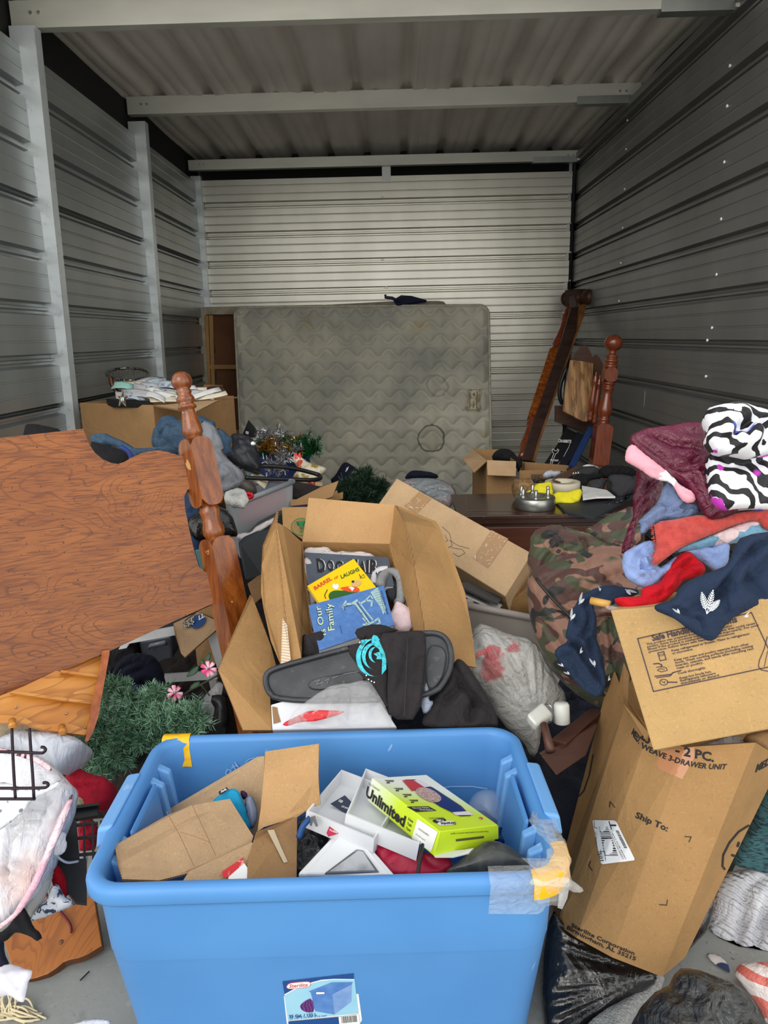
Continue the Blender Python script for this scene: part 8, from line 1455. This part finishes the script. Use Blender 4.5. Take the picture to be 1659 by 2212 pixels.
blob('dark_cloth_heap', ('dark brown cloth heap below the cream food bag', 'cloth'), [C2(*q) for q in [(780, 520), (800, 460), (870, 450), (960, 480), (1000, 500), (900, 560), (800, 590)]], PL(*C2(880, 520), 3.0, (0, -.8, .6)), .04, fabric('dark_taupe_cloth', (56, 50, 50)), 'cloth', .016, 9, back=.1)
for i, (q, Ys, mm, T) in enumerate([([(790, 570), (830, 570), (990, 490), (1120, 442), (1080, 550), (930, 600), (790, 615)], 2.85, m_kraftd, 'torn brown carton flap pointing up behind the books carton'), ([(960, 450), (1010, 455), (1010, 480), (960, 475)], 3.0, m_kraft2, 'small piece of cardboard below the cream food bag'), ([(1050, 560), (1110, 505), (1115, 530), (1152, 518), (1150, 565), (1060, 585)], 2.95, m_kraftd, 'small ragged cardboard piece right of the torn flap')]):
    slab('carton_flap', [at(*C2(*p), Ys+(.0006*(570-p[1]))) for p in q], .006, mm, None, (T, 'cardboard'), edge=m_edge)
blob('white_newspaper', ('white newspaper sheets on the dark grey tote, right of the bed post', 'newspaper'), [C2(*q) for q in [(400, 820), (470, 800), (520, 800), (560, 750), (690, 680), (672, 715), (600, 780), (540, 800), (500, 862), (440, 845)]], PL(*C2(540, 790), 2.45, (0, -.6, .8)), .006, m_news, 'crumple', .012, 10, back=.01)
m_chtote = mat('charcoal_plastic', (52, 58, 62), [Nz(4, .4, .7, (44, 48, 52))], .5)
hexa('charcoal_tote', [at(*C2(420, 865), 2.35), at(*C2(660, 740), 2.5), at(*C2(600, 1110), 2.35), at(*C2(480, 1150), 2.25)], Vector((0, .35, -.02)), m_chtote, None, ('dark charcoal plastic tote standing between bed post and books carton', 'bin'), .012, 3)
hexa('low_carton', [at(*C2(490, 1150), 2.22), at(*C2(600, 1115), 2.28), at(*C2(610, 1230), 2.2), at(*C2(540, 1295), 2.15)], Vector((.02, .2, -.02)), m_kraftd, None, ('low brown carton under the charcoal tote', 'box'), .003)
cap = thing('wool_beanie', at(*C2(1150, 450), 4.0), ('dark navy knitted cap with pale writing in front of the mattress', 'cap'))
blob('crown', None, [C2(*q) for q in [(1062, 450), (1100, 400), (1130, 340), (1160, 312), (1200, 322), (1240, 350), (1262, 395), (1250, 430), (1180, 450), (1110, 480)]], PL(*C2(1160, 400), 4.0, (0, -.85, .5)), .07, nvd, 'cloth', .01, 6, R=.09, parent=cap)
merge_decals('embroidery', stroke([C2(*q) for q in [(1170, 380), (1180, 350), (1178, 372), (1190, 345)]], 1)+stroke([C2(*q) for q in [(1205, 400), (1225, 375), (1228, 395), (1245, 375)]], 1), PL(*C2(1200, 380), 3.9, (0, -.85, .5)), m_flo, cap, .0)
garland('rear_garland', ('dark evergreen garland lying in front of the mattress', 'garland'), [C2(*q) for q in [(1180, 500), (1230, 480), (1280, 450), (1290, 420), (1320, 480), (1360, 510), (1240, 540), (1300, 550), (1380, 550), (1180, 550), (1400, 500)]], PL(*C2(1280, 520), 3.6, (0, -.7, .7)), 10, 260, 31, .04, .0018, mat('dark_needles', (34, 58, 40), rough=.5, rnd=.5))
blob('maroon_cloth', ('maroon cloth behind the rear garland, at the foot of the mattress', 'cloth'), [C2(*q) for q in [(1330, 450), (1400, 438), (1470, 450), (1485, 470), (1430, 490), (1370, 490), (1340, 480)]], PL(*C2(1410, 465), 4.2, (0, -.8, .6)), .04, fabric('maroon_cotton', (84, 24, 40)), 'cloth', .014, 8, back=.08)
gb = blob('grey_plastic_bag', ('grey translucent plastic bag full of cloth at the foot of the mattress', 'bag'), [R4(*q) for q in [(1090, 1060), (1120, 1030), (1200, 1022), (1320, 1035), (1380, 1070), (1395, 1120), (1370, 1160), (1340, 1185), (1250, 1130)]], PL(*R4(1260, 1080), 4.0, (0, -.8, .6)), .06, mat('grey_film', (126, 132, 136), [Nz(7, .5, .65, (150, 120, 120), a=.6)], .25, bump=[dict(t='noise', s=16, str=.7, dist=.02, d=2)]), 'cloth', .016, 6, back=.12, R=.09)
blob('navy_cloth_roll', ('dark navy cloth bundle lying on the grey plastic bag', 'cloth'), [R4(*q) for q in [(1118, 1030), (1140, 995), (1180, 985), (1285, 995), (1298, 1030), (1200, 1022)]], PL(*R4(1210, 1010), 4.1, (0, -.8, .6)), .05, nvd, 'cloth', .012, 8, back=.08)
# carton by the mattress, right
rc = thing('clothes_carton', at(*R5(440, 1700), 4.0), ('open brown carton with dark cloth inside, at the right foot of the mattress', 'box'))
rg = [at(*R5(375, 1455), 3.95), at(*R5(608, 1465), 3.95), at(*R5(480, 1365), 4.35), at(*R5(262, 1362), 4.35)]; hz = Vector((0, 0, -.30))
box_shell('carton_body', [p+hz for p in rg], rg, .006, m_kraftd, m_edge, rc)
slab('flap', [at(*R5(*q), Y) for q, Y in [((375, 1452), 3.94), ((608, 1462), 3.94), ((605, 1580), 3.86), ((380, 1572), 3.86)]], .006, m_kraft2, rc, edge=m_edge)
slab('flap', [at(*R5(*q), Y) for q, Y in [((262, 1362), 4.34), ((375, 1455), 3.95), ((270, 1550), 3.9), ((178, 1440), 4.2)]], .006, m_kraft2, rc, edge=m_edge)
blob('black_shirt', ('black cloth bulging out of the open carton beside the mattress', 'cloth'), [R5(*q) for q in [(400, 1440), (440, 1380), (500, 1355), (580, 1375), (620, 1430), (670, 1480), (640, 1540), (600, 1470), (500, 1450)]], PL(*R5(520, 1420), 4.1, (0, -.8, .6)), .05, m_blackc, 'cloth', .016, 8, back=.1)
fb = thing('barcoded_carton', at(*R5(800, 1600), 4.0), ('low open brown carton with a printed bar code, right of the open carton', 'box'))
rg = [at(*R5(635, 1535), 3.95), at(*R5(1010, 1525), 3.95), at(*R5(1040, 1495), 4.3), at(*R5(670, 1465), 4.3)]
box_shell('carton_body', [p+hz for p in rg], rg, .006, m_kraftd, m_edge, fb)
fbp = PL(*R5(760, 1590), 3.945, (0, -1, 0)); merge_decals('barcode', [[R5(x, 1572), R5(x+5, 1572), R5(x+5, 1610), R5(x, 1610)] for x in (735, 748, 757, 770, 780, 790, 806)]+stroke([R5(*q) for q in [(728, 1630), (728, 1566), (815, 1566)]], 1), fbp, m_ink, fb, .006)
# dresser
m_mah = mat('dark_mahogany', (62, 36, 26), [dict(t='noise', s=5, st=(.4, 4, 4), lo=.35, hi=.65, c=(48, 26, 18), det=4), Nz(60, .64, .7, (120, 96, 80), a=.4)], .3, coat=.4)
m_mahd = mat('mahogany_drawer', (84, 42, 24), [dict(t='noise', s=5, st=(.4, 4, 4), lo=.35, hi=.65, c=(66, 30, 16), det=4)], .35, coat=.3)
ds = thing('dresser', atz(1180, 1160, .3), ('dark mahogany low dresser with a drawer, under the yellow cloth and metal ring', 'dresser'))
zt_ = .575; dL, dR = atz(984, 1099, zt_).x, 1.15; dY0 = atz(1160, 1112, zt_).y; dY1 = dY0+.46
def bxx(nm, x0, x1, y0, y1, z0, z1, m, par, bev=.002): return solid(nm, [Vector(q) for q in [(x0, y0, z0), (x1, y0, z0), (x1, y1, z0), (x0, y1, z0), (x0, y0, z1), (x1, y0, z1), (x1, y1, z1), (x0, y1, z1)]], [[0, 1, 2, 3], [7, 6, 5, 4], [0, 4, 5, 1], [1, 5, 6, 2], [2, 6, 7, 3], [3, 7, 4, 0]], m, par, None, bev)
bxx('top', dL, dR, dY0, dY1, zt_-.02, zt_, m_mah, ds, .004); bxx('moulding', dL+.01, dR-.01, dY0+.01, dY1-.01, zt_-.045, zt_-.02, m_mah, ds, .004)
bxx('carcass', dL+.02, dR-.02, dY0+.03, dY1-.02, .12, zt_-.045, m_mah, ds); bxx('drawer', dL+.05, dR-.05, dY0+.015, dY0+.04, zt_-.18, zt_-.06, m_mahd, ds, .004); bxx('drawer', dL+.05, dR-.05, dY0+.018, dY0+.04, zt_-.34, zt_-.195, m_mahd, ds, .004)
for x in (dL+.05, dR-.05):
    for y in (dY0+.05, dY1-.05): lathe('leg', [(0, .02), (.4, .026), (1, .02)], (x, y, 0), (x, y, .13), m_mah, ds, n=12)
tpn = PL(P=Vector((0, 0, zt_)), px=1100, py=1100, Y=0, n=(0, 0, 1))
merge_decals('inlay', [[R5(*q) for q in [(205, 1720), (208, 1720), (222, 1858), (218, 1858)]], [R5(*q) for q in [(218, 1856), (600, 1860), (600, 1863), (218, 1860)]]], tpn, mat('inlay_line', (120, 92, 70), rough=.4), ds, .0008)
m_alu = mat('cast_aluminium', (176, 176, 172), [Nz(20, .4, .7, (150, 150, 146))], .35, .9); ct_ = atz(*R5(757, 1830), zt_)
wa = thing('wheel_spacer', ct_, ('round aluminium wheel spacer ring with studs, lying on the dresser', 'car part'))
R_ = (atz(*R5(915, 1830), zt_)-atz(*R5(593, 1830), zt_)).length/2; cpt = ct_+Vector((0, 0, 0))
o = lathe('ring', [(0, R_*.97), (.06, R_), (.9, R_), (1, R_*.95), (1.0, R_*.5), (.5, R_*.48)], cpt, cpt+Vector((0, 0, .055)), m_alu, wa, n=40)
for a in (205, 262, 318, 20, 90, 150):
    p = cpt+Vector((R_*.72*math.cos(math.radians(a)), R_*.72*math.sin(math.radians(a)), .052)); lathe('stud', [(0, .012), (.25, .012), (.26, .008), (.9, .008), (1, .006)], p, p+Vector((0, 0, .045)), m_alu, wa, n=12)
m_yc = fabric('yellow_jersey', (234, 222, 50), 500, .15)
yc = blob('yellow_shirt', ('yellow jersey cloth lying across the metal ring on the dresser', 'shirt'), [R5(*q) for q in [(665, 1735), (690, 1690), (760, 1650), (850, 1625), (890, 1625), (915, 1690), (920, 1730), (890, 1760), (800, 1775), (690, 1760)]], PL(*R5(790, 1710), 3.42, (0, -.8, .6)), .03, m_yc, 'cloth', .010, 12, ang=.4, back=.03)
blob('yellow_shirt', ('yellow jersey cloth hanging at the right of the metal ring, over the grey tray', 'shirt'), [R5(*q) for q in [(895, 1745), (925, 1700), (990, 1705), (1060, 1690), (1130, 1680), (1140, 1730), (1120, 1770), (1075, 1800), (1065, 1845), (1040, 1845), (960, 1800), (900, 1800)]], PL(*R5(1020, 1760), 3.35, (0, -.8, .6)), .03, m_yc, 'cloth', .012, 12, ang=1.2, back=.03)
lathe('burlap_roll', [(0, .04), (.08, .05), (.9, .052), (1, .045)], atz(*R5(600, 1685), zt_+.055), atz(*R5(725, 1675), zt_+.055), mat('burlap', (146, 114, 76), [Nz(60, .4, .6, (110, 84, 54))], .9), None, ('rolled tan burlap bundle behind the metal ring on the dresser', 'roll'), n=20)
tr_ = atz(*R5(975, 1690), zt_+.02); lathe('tape_roll', [(0, .085), (.05, .088), (.95, .088), (1, .085), (1, .05), (0, .05)], tr_, tr_+Vector((0, 0, .045)), mat('cream_tape', (206, 198, 176), rough=.6), None, ('cream roll of wide tape behind the yellow cloth on the dresser', 'roll'), n=30)
o = slab('grey_tray', [atz(*R5(*q), zt_+.012) for q in [(935, 1795), (1000, 1860), (1230, 1908), (1560, 1740), (1500, 1680), (1200, 1690), (1000, 1740)]], .012, m_chtote, None, ('flat charcoal tray on the right half of the dresser, under yellow cloth', 'tray'), bev=.003)
slab('white_sheet', [atz(*R5(*q), zt_+.04) for q in [(1130, 1655), (1330, 1690), (1398, 1742), (1250, 1745), (1140, 1760)]], .008, m_paper, None, ('white folded sheet between yellow cloth and dark grey socks on the dresser', 'paper'))
m_chs = fabric('charcoal_knit', (56, 56, 60), 500, .3)
for i, (q, T, cat_) in enumerate([([(1188, 1650), (1200, 1610), (1260, 1600), (1330, 1600), (1320, 1650), (1290, 1700), (1220, 1705)], 'rolled charcoal knit sock ball at the centre of the pile on the dresser', 'sock'), ([(1330, 1590), (1380, 1560), (1480, 1575), (1580, 1590), (1580, 1680), (1500, 1720), (1430, 1750), (1360, 1690), (1380, 1640)], 'charcoal knit cloth right of the sock ball, beside the burgundy sleeve', 'cloth'), ([(1060, 1600), (1080, 1560), (1150, 1560), (1250, 1560), (1330, 1580), (1240, 1600), (1190, 1620), (1140, 1670), (1070, 1680)], 'black cloth band lying above the charcoal sock ball on the dresser', 'cloth'),
        ([(1080, 1530), (1150, 1500), (1230, 1500), (1275, 1520), (1270, 1560), (1180, 1590), (1090, 1580)], 'dark grey cap with pale letters on the dresser', 'cap'), ([(1270, 1510), (1350, 1490), (1480, 1500), (1560, 1530), (1560, 1590), (1450, 1570), (1330, 1590), (1260, 1560)], 'black cloth at the back right of the dresser, near the post', 'cloth')]):
    b_ = blob(('knit_sock', 'knit_cloth', 'black_band', 'knit_beanie', 'black_cloth_piece')[i], (T, cat_), [R5(*p) for p in q], PL(*R5(*q[0]), (3.55, 3.5, 3.65, 3.8, 3.85)[i], (0, -.75, .65)), .03, m_chs if i != 2 and i != 4 else m_blackc, 'cloth', .012, 10, ang=.3*i, back=.05)
    if i == 3: text('A A A', PL(*R5(1080, 1560), 3.75, (0, -.75, .65)), R5(1058, 1565), R5(1112, 1558), b_, m_white, R5(1056, 1550), .02, .0)
blob('white_plastic', ('small white plastic bag behind the roll of tape', 'bag'), [R5(*q) for q in [(812, 1590), (830, 1545), (870, 1535), (960, 1540), (1010, 1535), (960, 1575), (900, 1590), (850, 1600)]], PL(*R5(900, 1570), 3.85, (0, -.75, .65)), .03, m_shop2, 'crumple', .02, 12)
blob('white_cup_cloth', ('white cloth patch with a pale disc behind the dark grey cap', 'cloth'), [R5(*q) for q in [(1115, 1520), (1140, 1490), (1200, 1482), (1260, 1500), (1275, 1530), (1230, 1545), (1190, 1520)]], PL(*R5(1190, 1510), 3.95, (0, -.75, .65)), .02, m_paper, 'cloth', .008, 12)
slab('striped_strap', [at(*R5(*q), Y) for q, Y in [((890, 1610), 3.6), ((1085, 1498), 3.95), ((1110, 1510), 3.95), ((1060, 1570), 3.8), ((960, 1630), 3.62), ((900, 1640), 3.58)]], .01, mat('orange_striped', (120, 72, 48), [dict(t='wave', s=20, dir='DIAGONAL', lo=.4, hi=.6, c=(60, 62, 52))], .8), None, ('brown and green striped strap lying over the things on the dresser', 'strap'))
for i, q in enumerate([[(740, 1640), (780, 1610), (850, 1605), (900, 1590)], [(735, 1610), (790, 1630), (870, 1610)]]): tube('power_cable', [at(*R5(*p), 3.7) for p in q], .006, cbm, None, ('black cord curled behind the burlap roll, %s strand' % ('upper', 'lower')[i], 'cord'), sub=4)
m_seq = mat('black_sequins', (40, 40, 46), [dict(t='voronoi', s=90, lo=.3, hi=.2, c=(170, 170, 176))], .3, .3)
blob('sequin_band', ('black sequined band on the grey tray next to the camouflage bag', 'band'), [R5(*q) for q in [(1315, 1815), (1340, 1790), (1420, 1770), (1500, 1735), (1515, 1750), (1440, 1800), (1370, 1830), (1325, 1840)]], PL(*R5(1410, 1790), 3.3, (0, -.7, .7)), .012, m_seq, 'lump', .004, 20)
blob('red_glitter', ('dark red glitter ribbon under the white folded sheet on the dresser', 'ribbon'), [R5(*q) for q in [(1140, 1755), (1200, 1740), (1300, 1750), (1280, 1775), (1180, 1780)]], PL(*R5(1220, 1760), 3.4, (0, -.7, .7)), .008, m_wine, 'lump', .004, 20)
blob('snack_wrapper', ('small red and cream wrapper on the grey tray edge', 'wrapper'), [R5(*q) for q in [(1205, 1860), (1240, 1840), (1295, 1850), (1280, 1880), (1230, 1890)]], PL(*R5(1250, 1870), 3.28, (0, -.7, .7)), .006, m_frt, 'crumple', .006, 20)
# turned post of the other bed, spindles, head board
rp_ = thing('bed_footboard', at(*R5(1270, 1490), 4.4), ('red-brown turned bed post with large ball finial, in front of the right wall', 'bed post'))
A, B = at(*R5(1392, 452), 4.45), at(*R5(1262, 1500), 4.35); T5 = lambda y: (y-452)/(1500-452); k5 = 4.6/F/3.687
lathe('turned_post', [(T5(y), r*k5) for y, r in [(452, 2), (458, 28), (475, 52), (500, 66), (520, 69), (545, 64), (568, 46), (580, 26), (600, 24), (612, 34), (622, 46), (634, 44), (640, 34), (650, 44), (660, 50), (672, 44), (680, 36), (690, 44), (704, 50), (716, 46)]], A, B, m_post3, rp_, n=28)
notch_block('post_block', T5(712), T5(828), 47*k5, .02, m_post3, rp_, A, B, RT)
lathe('turned_post', [(T5(y), r*k5) for y, r in [(820, 30), (832, 46), (842, 48), (852, 38), (862, 34), (872, 44), (884, 46), (896, 36), (930, 34), (980, 44), (1040, 52), (1075, 50), (1100, 36), (1112, 34), (1122, 44), (1135, 42), (1148, 34), (1158, 44), (1170, 48)]], A, B, m_post3, rp_, n=28)
notch_block('post_block', T5(1160), T5(1500), 60*k5, .02, m_post3, rp_, A, B, RT, (1, 0)); notch_block('post_leg', .99, 1.5, 60*k5, .01, m_post3, rp_, A, B, RT, (0, 0))
for (x0, y0, x1, y1) in ((1248, 745, 1195, 1140), (1278, 770, 1230, 1160)):
    lathe('spindle', [(0, .002), (.03, .006), (.08, .004), (.12, .016), (.16, .012), (.18, .018), (.22, .012), (.35, .014), (.6, .020), (.78, .018), (.82, .012), (.86, .018), (.9, .012), (.95, .018), (1, .014)], at(*R5(x0, y0), 4.5), at(*R5(x1, y1), 4.5), m_post3, rp_, n=16)
m_dkp = mat('dark_brown_panel', (70, 40, 24), [dict(t='noise', s=6, st=(1, 1, 5), lo=.4, hi=.65, c=(52, 28, 18), det=4)], .45)
slab('head_panel', [at(*R5(*q), 4.75) for q in [(1050, 680), (1085, 590), (1120, 550), (1150, 536), (1180, 555), (1205, 600), (1218, 640), (1232, 625), (1250, 615), (1275, 640), (1300, 690), (1300, 850), (1225, 1180), (1210, 1250), (1100, 1200), (920, 1150), (920, 1020), (990, 1020)]], .02, m_dkp, None, ('dark brown scalloped wooden chair back behind the pale striped panel', 'chair'))
m_ven = mat('striped_veneer', (130, 96, 58), [dict(t='wave', s=6, dir='X', d=.5, lo=.3, hi=.7, c=(158, 120, 76)), dict(t='noise', s=9, st=(6, 1, 1), lo=.45, hi=.6, c=(104, 70, 38))], .4, coat=.2)
slab('curved_panel', [at(*R5(*q), Y) for q, Y in [((1042, 655), 4.68), ((1120, 662), 4.64), ((1222, 682), 4.66), ((1212, 900), 4.6), ((1172, 1145), 4.5), ((1140, 1142), 4.5), ((1050, 1095), 4.5), ((980, 1062), 4.55), ((1005, 850), 4.6)]], .02, m_ven, None, ('pale brown striped veneer panel leaning in the right rear corner', 'panel'), flat=True)
# leaning post and rail in the corner
lr = thing('leaning_bed_rail', at(*R5(700, 1450), 4.7), ('wooden bed rail with turned post, leaning into the right rear corner', 'bed rail'))
A, B = at(*R5(1040, 215), 5.85), at(*R5(650, 1440), 4.75); T6 = lambda y: (y-215)/(1440-215)
w6 = .0011
lathe('turned_post', [(T6(y), r*w6) for y, r in [(215, 22), (260, 26), (290, 30), (305, 22), (318, 32), (335, 34), (350, 24), (362, 32), (380, 22), (400, 26), (440, 22), (520, 32), (580, 38), (600, 24), (612, 34), (628, 26), (640, 30)]], A, B, m_post3, lr, n=20)
notch_block('post_block', T6(636), T6(1165), .045, .02, m_post2, lr, A, B, RT)
lathe('turned_post', [(T6(y), r*w6) for y, r in [(1160, 26), (1175, 36), (1190, 24), (1205, 36), (1220, 26), (1300, 32), (1360, 34), (1400, 22), (1440, 26)]], A, B, m_post3, lr, n=20)
PAr, PBr = at(*R5(1100, 205), 5.75), at(*R5(730, 1460), 4.65)
m_rail = mat('rail_dark_face', (66, 48, 42), [dict(t='noise', s=6, st=(1, 1, 5), lo=.4, hi=.65, c=(48, 34, 30), det=4)], .5); m_railp = mat('rail_raw_edge', (124, 82, 42), [dict(t='noise', s=10, st=(1, 1, .5), lo=.4, hi=.6, c=(100, 62, 30))], .6)
slab('rail', [at(*R5(*q), Y) for q, Y in [((1045, 240), 5.75), ((1110, 225), 5.75), ((1105, 400), 5.6), ((780, 1300), 4.8), ((735, 1460), 4.65), ((660, 1450), 4.65), ((740, 1180), 4.85), ((930, 640), 5.3)]], .02, m_rail, lr, flat=True)
slab('rail_edge', [at(*R5(*q), Y) for q, Y in [((1110, 225), 5.74), ((1172, 190), 5.74), ((1150, 300), 5.66), ((1000, 720), 5.25), ((800, 1300), 4.78), ((762, 1462), 4.64), ((735, 1460), 4.64), ((780, 1300), 4.79), ((1000, 680), 5.25), ((1100, 400), 5.58)]], .03, m_railp, lr, flat=True)
ka, kb = at(*R5(1000, 168), 5.95), at(*R5(1225, 150), 5.65)
lathe('end_knob', [(0, .03), (.03, .055), (.1, .06), (.16, .05), (.2, .04), (.22, .052), (.62, .052), (.64, .04), (.7, .04), (.74, .055), (.9, .055), (.96, .05), (1, .045)], ka, kb, m_dkp, lr, n=20)
bar('end_block', at(*R5(1040, 165), 5.9), at(*R5(1135, 155), 5.78), .062, .055, m_rail, lr, u=(0, 0, 1)); bar('end_block', at(*R5(1075, 150), 5.80), at(*R5(1070, 260), 5.78), .035, .03, m_rail, lr)
# black box with spanner print, blue rail
bx_ = thing('wrench_box', at(*R5(900, 1500), 4.4), ('black box with white spanner outline and lettering, leaning right of the leaning bed rail', 'box'))
bpn = P3((*R5(1000, 1195), 4.75), (*R5(1150, 1262), 4.65), (*R5(930, 1505), 4.3))
o = slab('box_body', [bpn.hit(*R5(*q)) for q in [(1000, 1195), (1090, 1235), (1060, 1330), (930, 1505), (815, 1505), (940, 1320)]], .06, m_tag, bx_)
slab('box_body', [bpn.w(*bpn.uv(*R5(*q)), .005) for q in [(1090, 1232), (1160, 1262), (1130, 1340), (1000, 1505), (930, 1505), (1060, 1330)]], .06, mat('navy_black_card', (28, 32, 44), rough=.5), bx_)
merge_decals('outline', stroke([R5(*q) for q in [(895, 1372), (905, 1365), (915, 1380), (935, 1378), (938, 1365), (948, 1375), (935, 1398), (922, 1405), (905, 1450), (885, 1505), (872, 1505), (893, 1440), (908, 1402), (896, 1390), (895, 1372)]], 1)+stroke([R5(*q) for q in [(1040, 1300), (1030, 1345), (1000, 1400), (980, 1440), (930, 1500)]], .8), bpn, m_white, o, .002)
text('CRABBITE', bpn, R5(940, 1322), R5(1045, 1328), o, m_white, R5(942, 1300), .03, .012); text('TITAN', bpn, R5(875, 1475), R5(940, 1475), o, m_white, R5(877, 1460), .02, .012)
bar('blue_rail', at(*R5(1205, 1200), 4.5), at(*R5(1048, 1508), 4.2), .018, .01, mat('blue_painted', (28, 52, 96), rough=.4), None, ('blue painted metal rail leaning beside the black spanner box', 'rail'), RT)
for k in range(3): pass
tube('black_cable', [at(*R5(*q), 4.9) for q in [(1010, 720), (985, 780), (960, 860), (955, 940), (975, 1000), (1000, 960), (1005, 860), (1015, 760), (1000, 720)]], .014, cbm, None, ('coiled black cable hanging beside the leaning bed rail', 'cable'), sub=4)
tube('straw', [atx(*R5(1635, 905), XR-.01), atx(*R5(1632, 960), XR-.012), atx(*R5(1625, 1030), XR-.01)], .0008, m_strg, None, ('dry straw stuck on the right wall above the clothes', 'straw'), n=4)
# filler heaps added so gaps under the pile stay dark; the tall one supports
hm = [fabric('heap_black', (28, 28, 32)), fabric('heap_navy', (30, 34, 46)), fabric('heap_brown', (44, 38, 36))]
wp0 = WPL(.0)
for i, (q, h_, T) in enumerate([([(-1.52, 2.2), (-1.15, 2.12), (-.96, 2.3), (-.96, 2.9), (-1.1, 3.1), (-1.5, 3.0)], .74, 'tall heap of black-brown clothes standing hidden behind the headboard panel'), ([(-.50, 1.62), (.1, 1.60), (.62, 1.62), (.95, 1.95), (1.0, 2.6), (.4, 2.9), (-.3, 2.9), (-.62, 2.3)], .16, 'added filler heap of dark clothes keeping gaps dark under the carton of books'), ([(-1.5, 1.9), (-1.0, 1.8), (-.5, 1.9), (-.4, 2.6), (-.4, 3.2), (-.9, 3.3), (-1.5, 3.2)], .22, 'added filler heap of navy clothes keeping gaps dark behind the headboard'),
        ([(-1.4, 3.35), (-.6, 3.3), (.15, 3.1), (.3, 3.9), (.2, 5.2), (-.6, 5.3), (-1.4, 4.8)], .34, 'added filler heap of brown-black clothes keeping gaps dark before the mattress'), ([(.35, 3.95), (1.4, 3.9), (1.42, 5.4), (.6, 5.4), (.3, 4.8)], .22, 'added filler heap of dark clothes keeping gaps dark in the right rear corner'), ([(.46, 1.55), (.72, 1.45), (.95, 1.7), (1.15, 2.2), (1.1, 2.6), (.75, 2.2)], .14, 'added filler heap of black clothes keeping gaps dark behind the tall carton')]):
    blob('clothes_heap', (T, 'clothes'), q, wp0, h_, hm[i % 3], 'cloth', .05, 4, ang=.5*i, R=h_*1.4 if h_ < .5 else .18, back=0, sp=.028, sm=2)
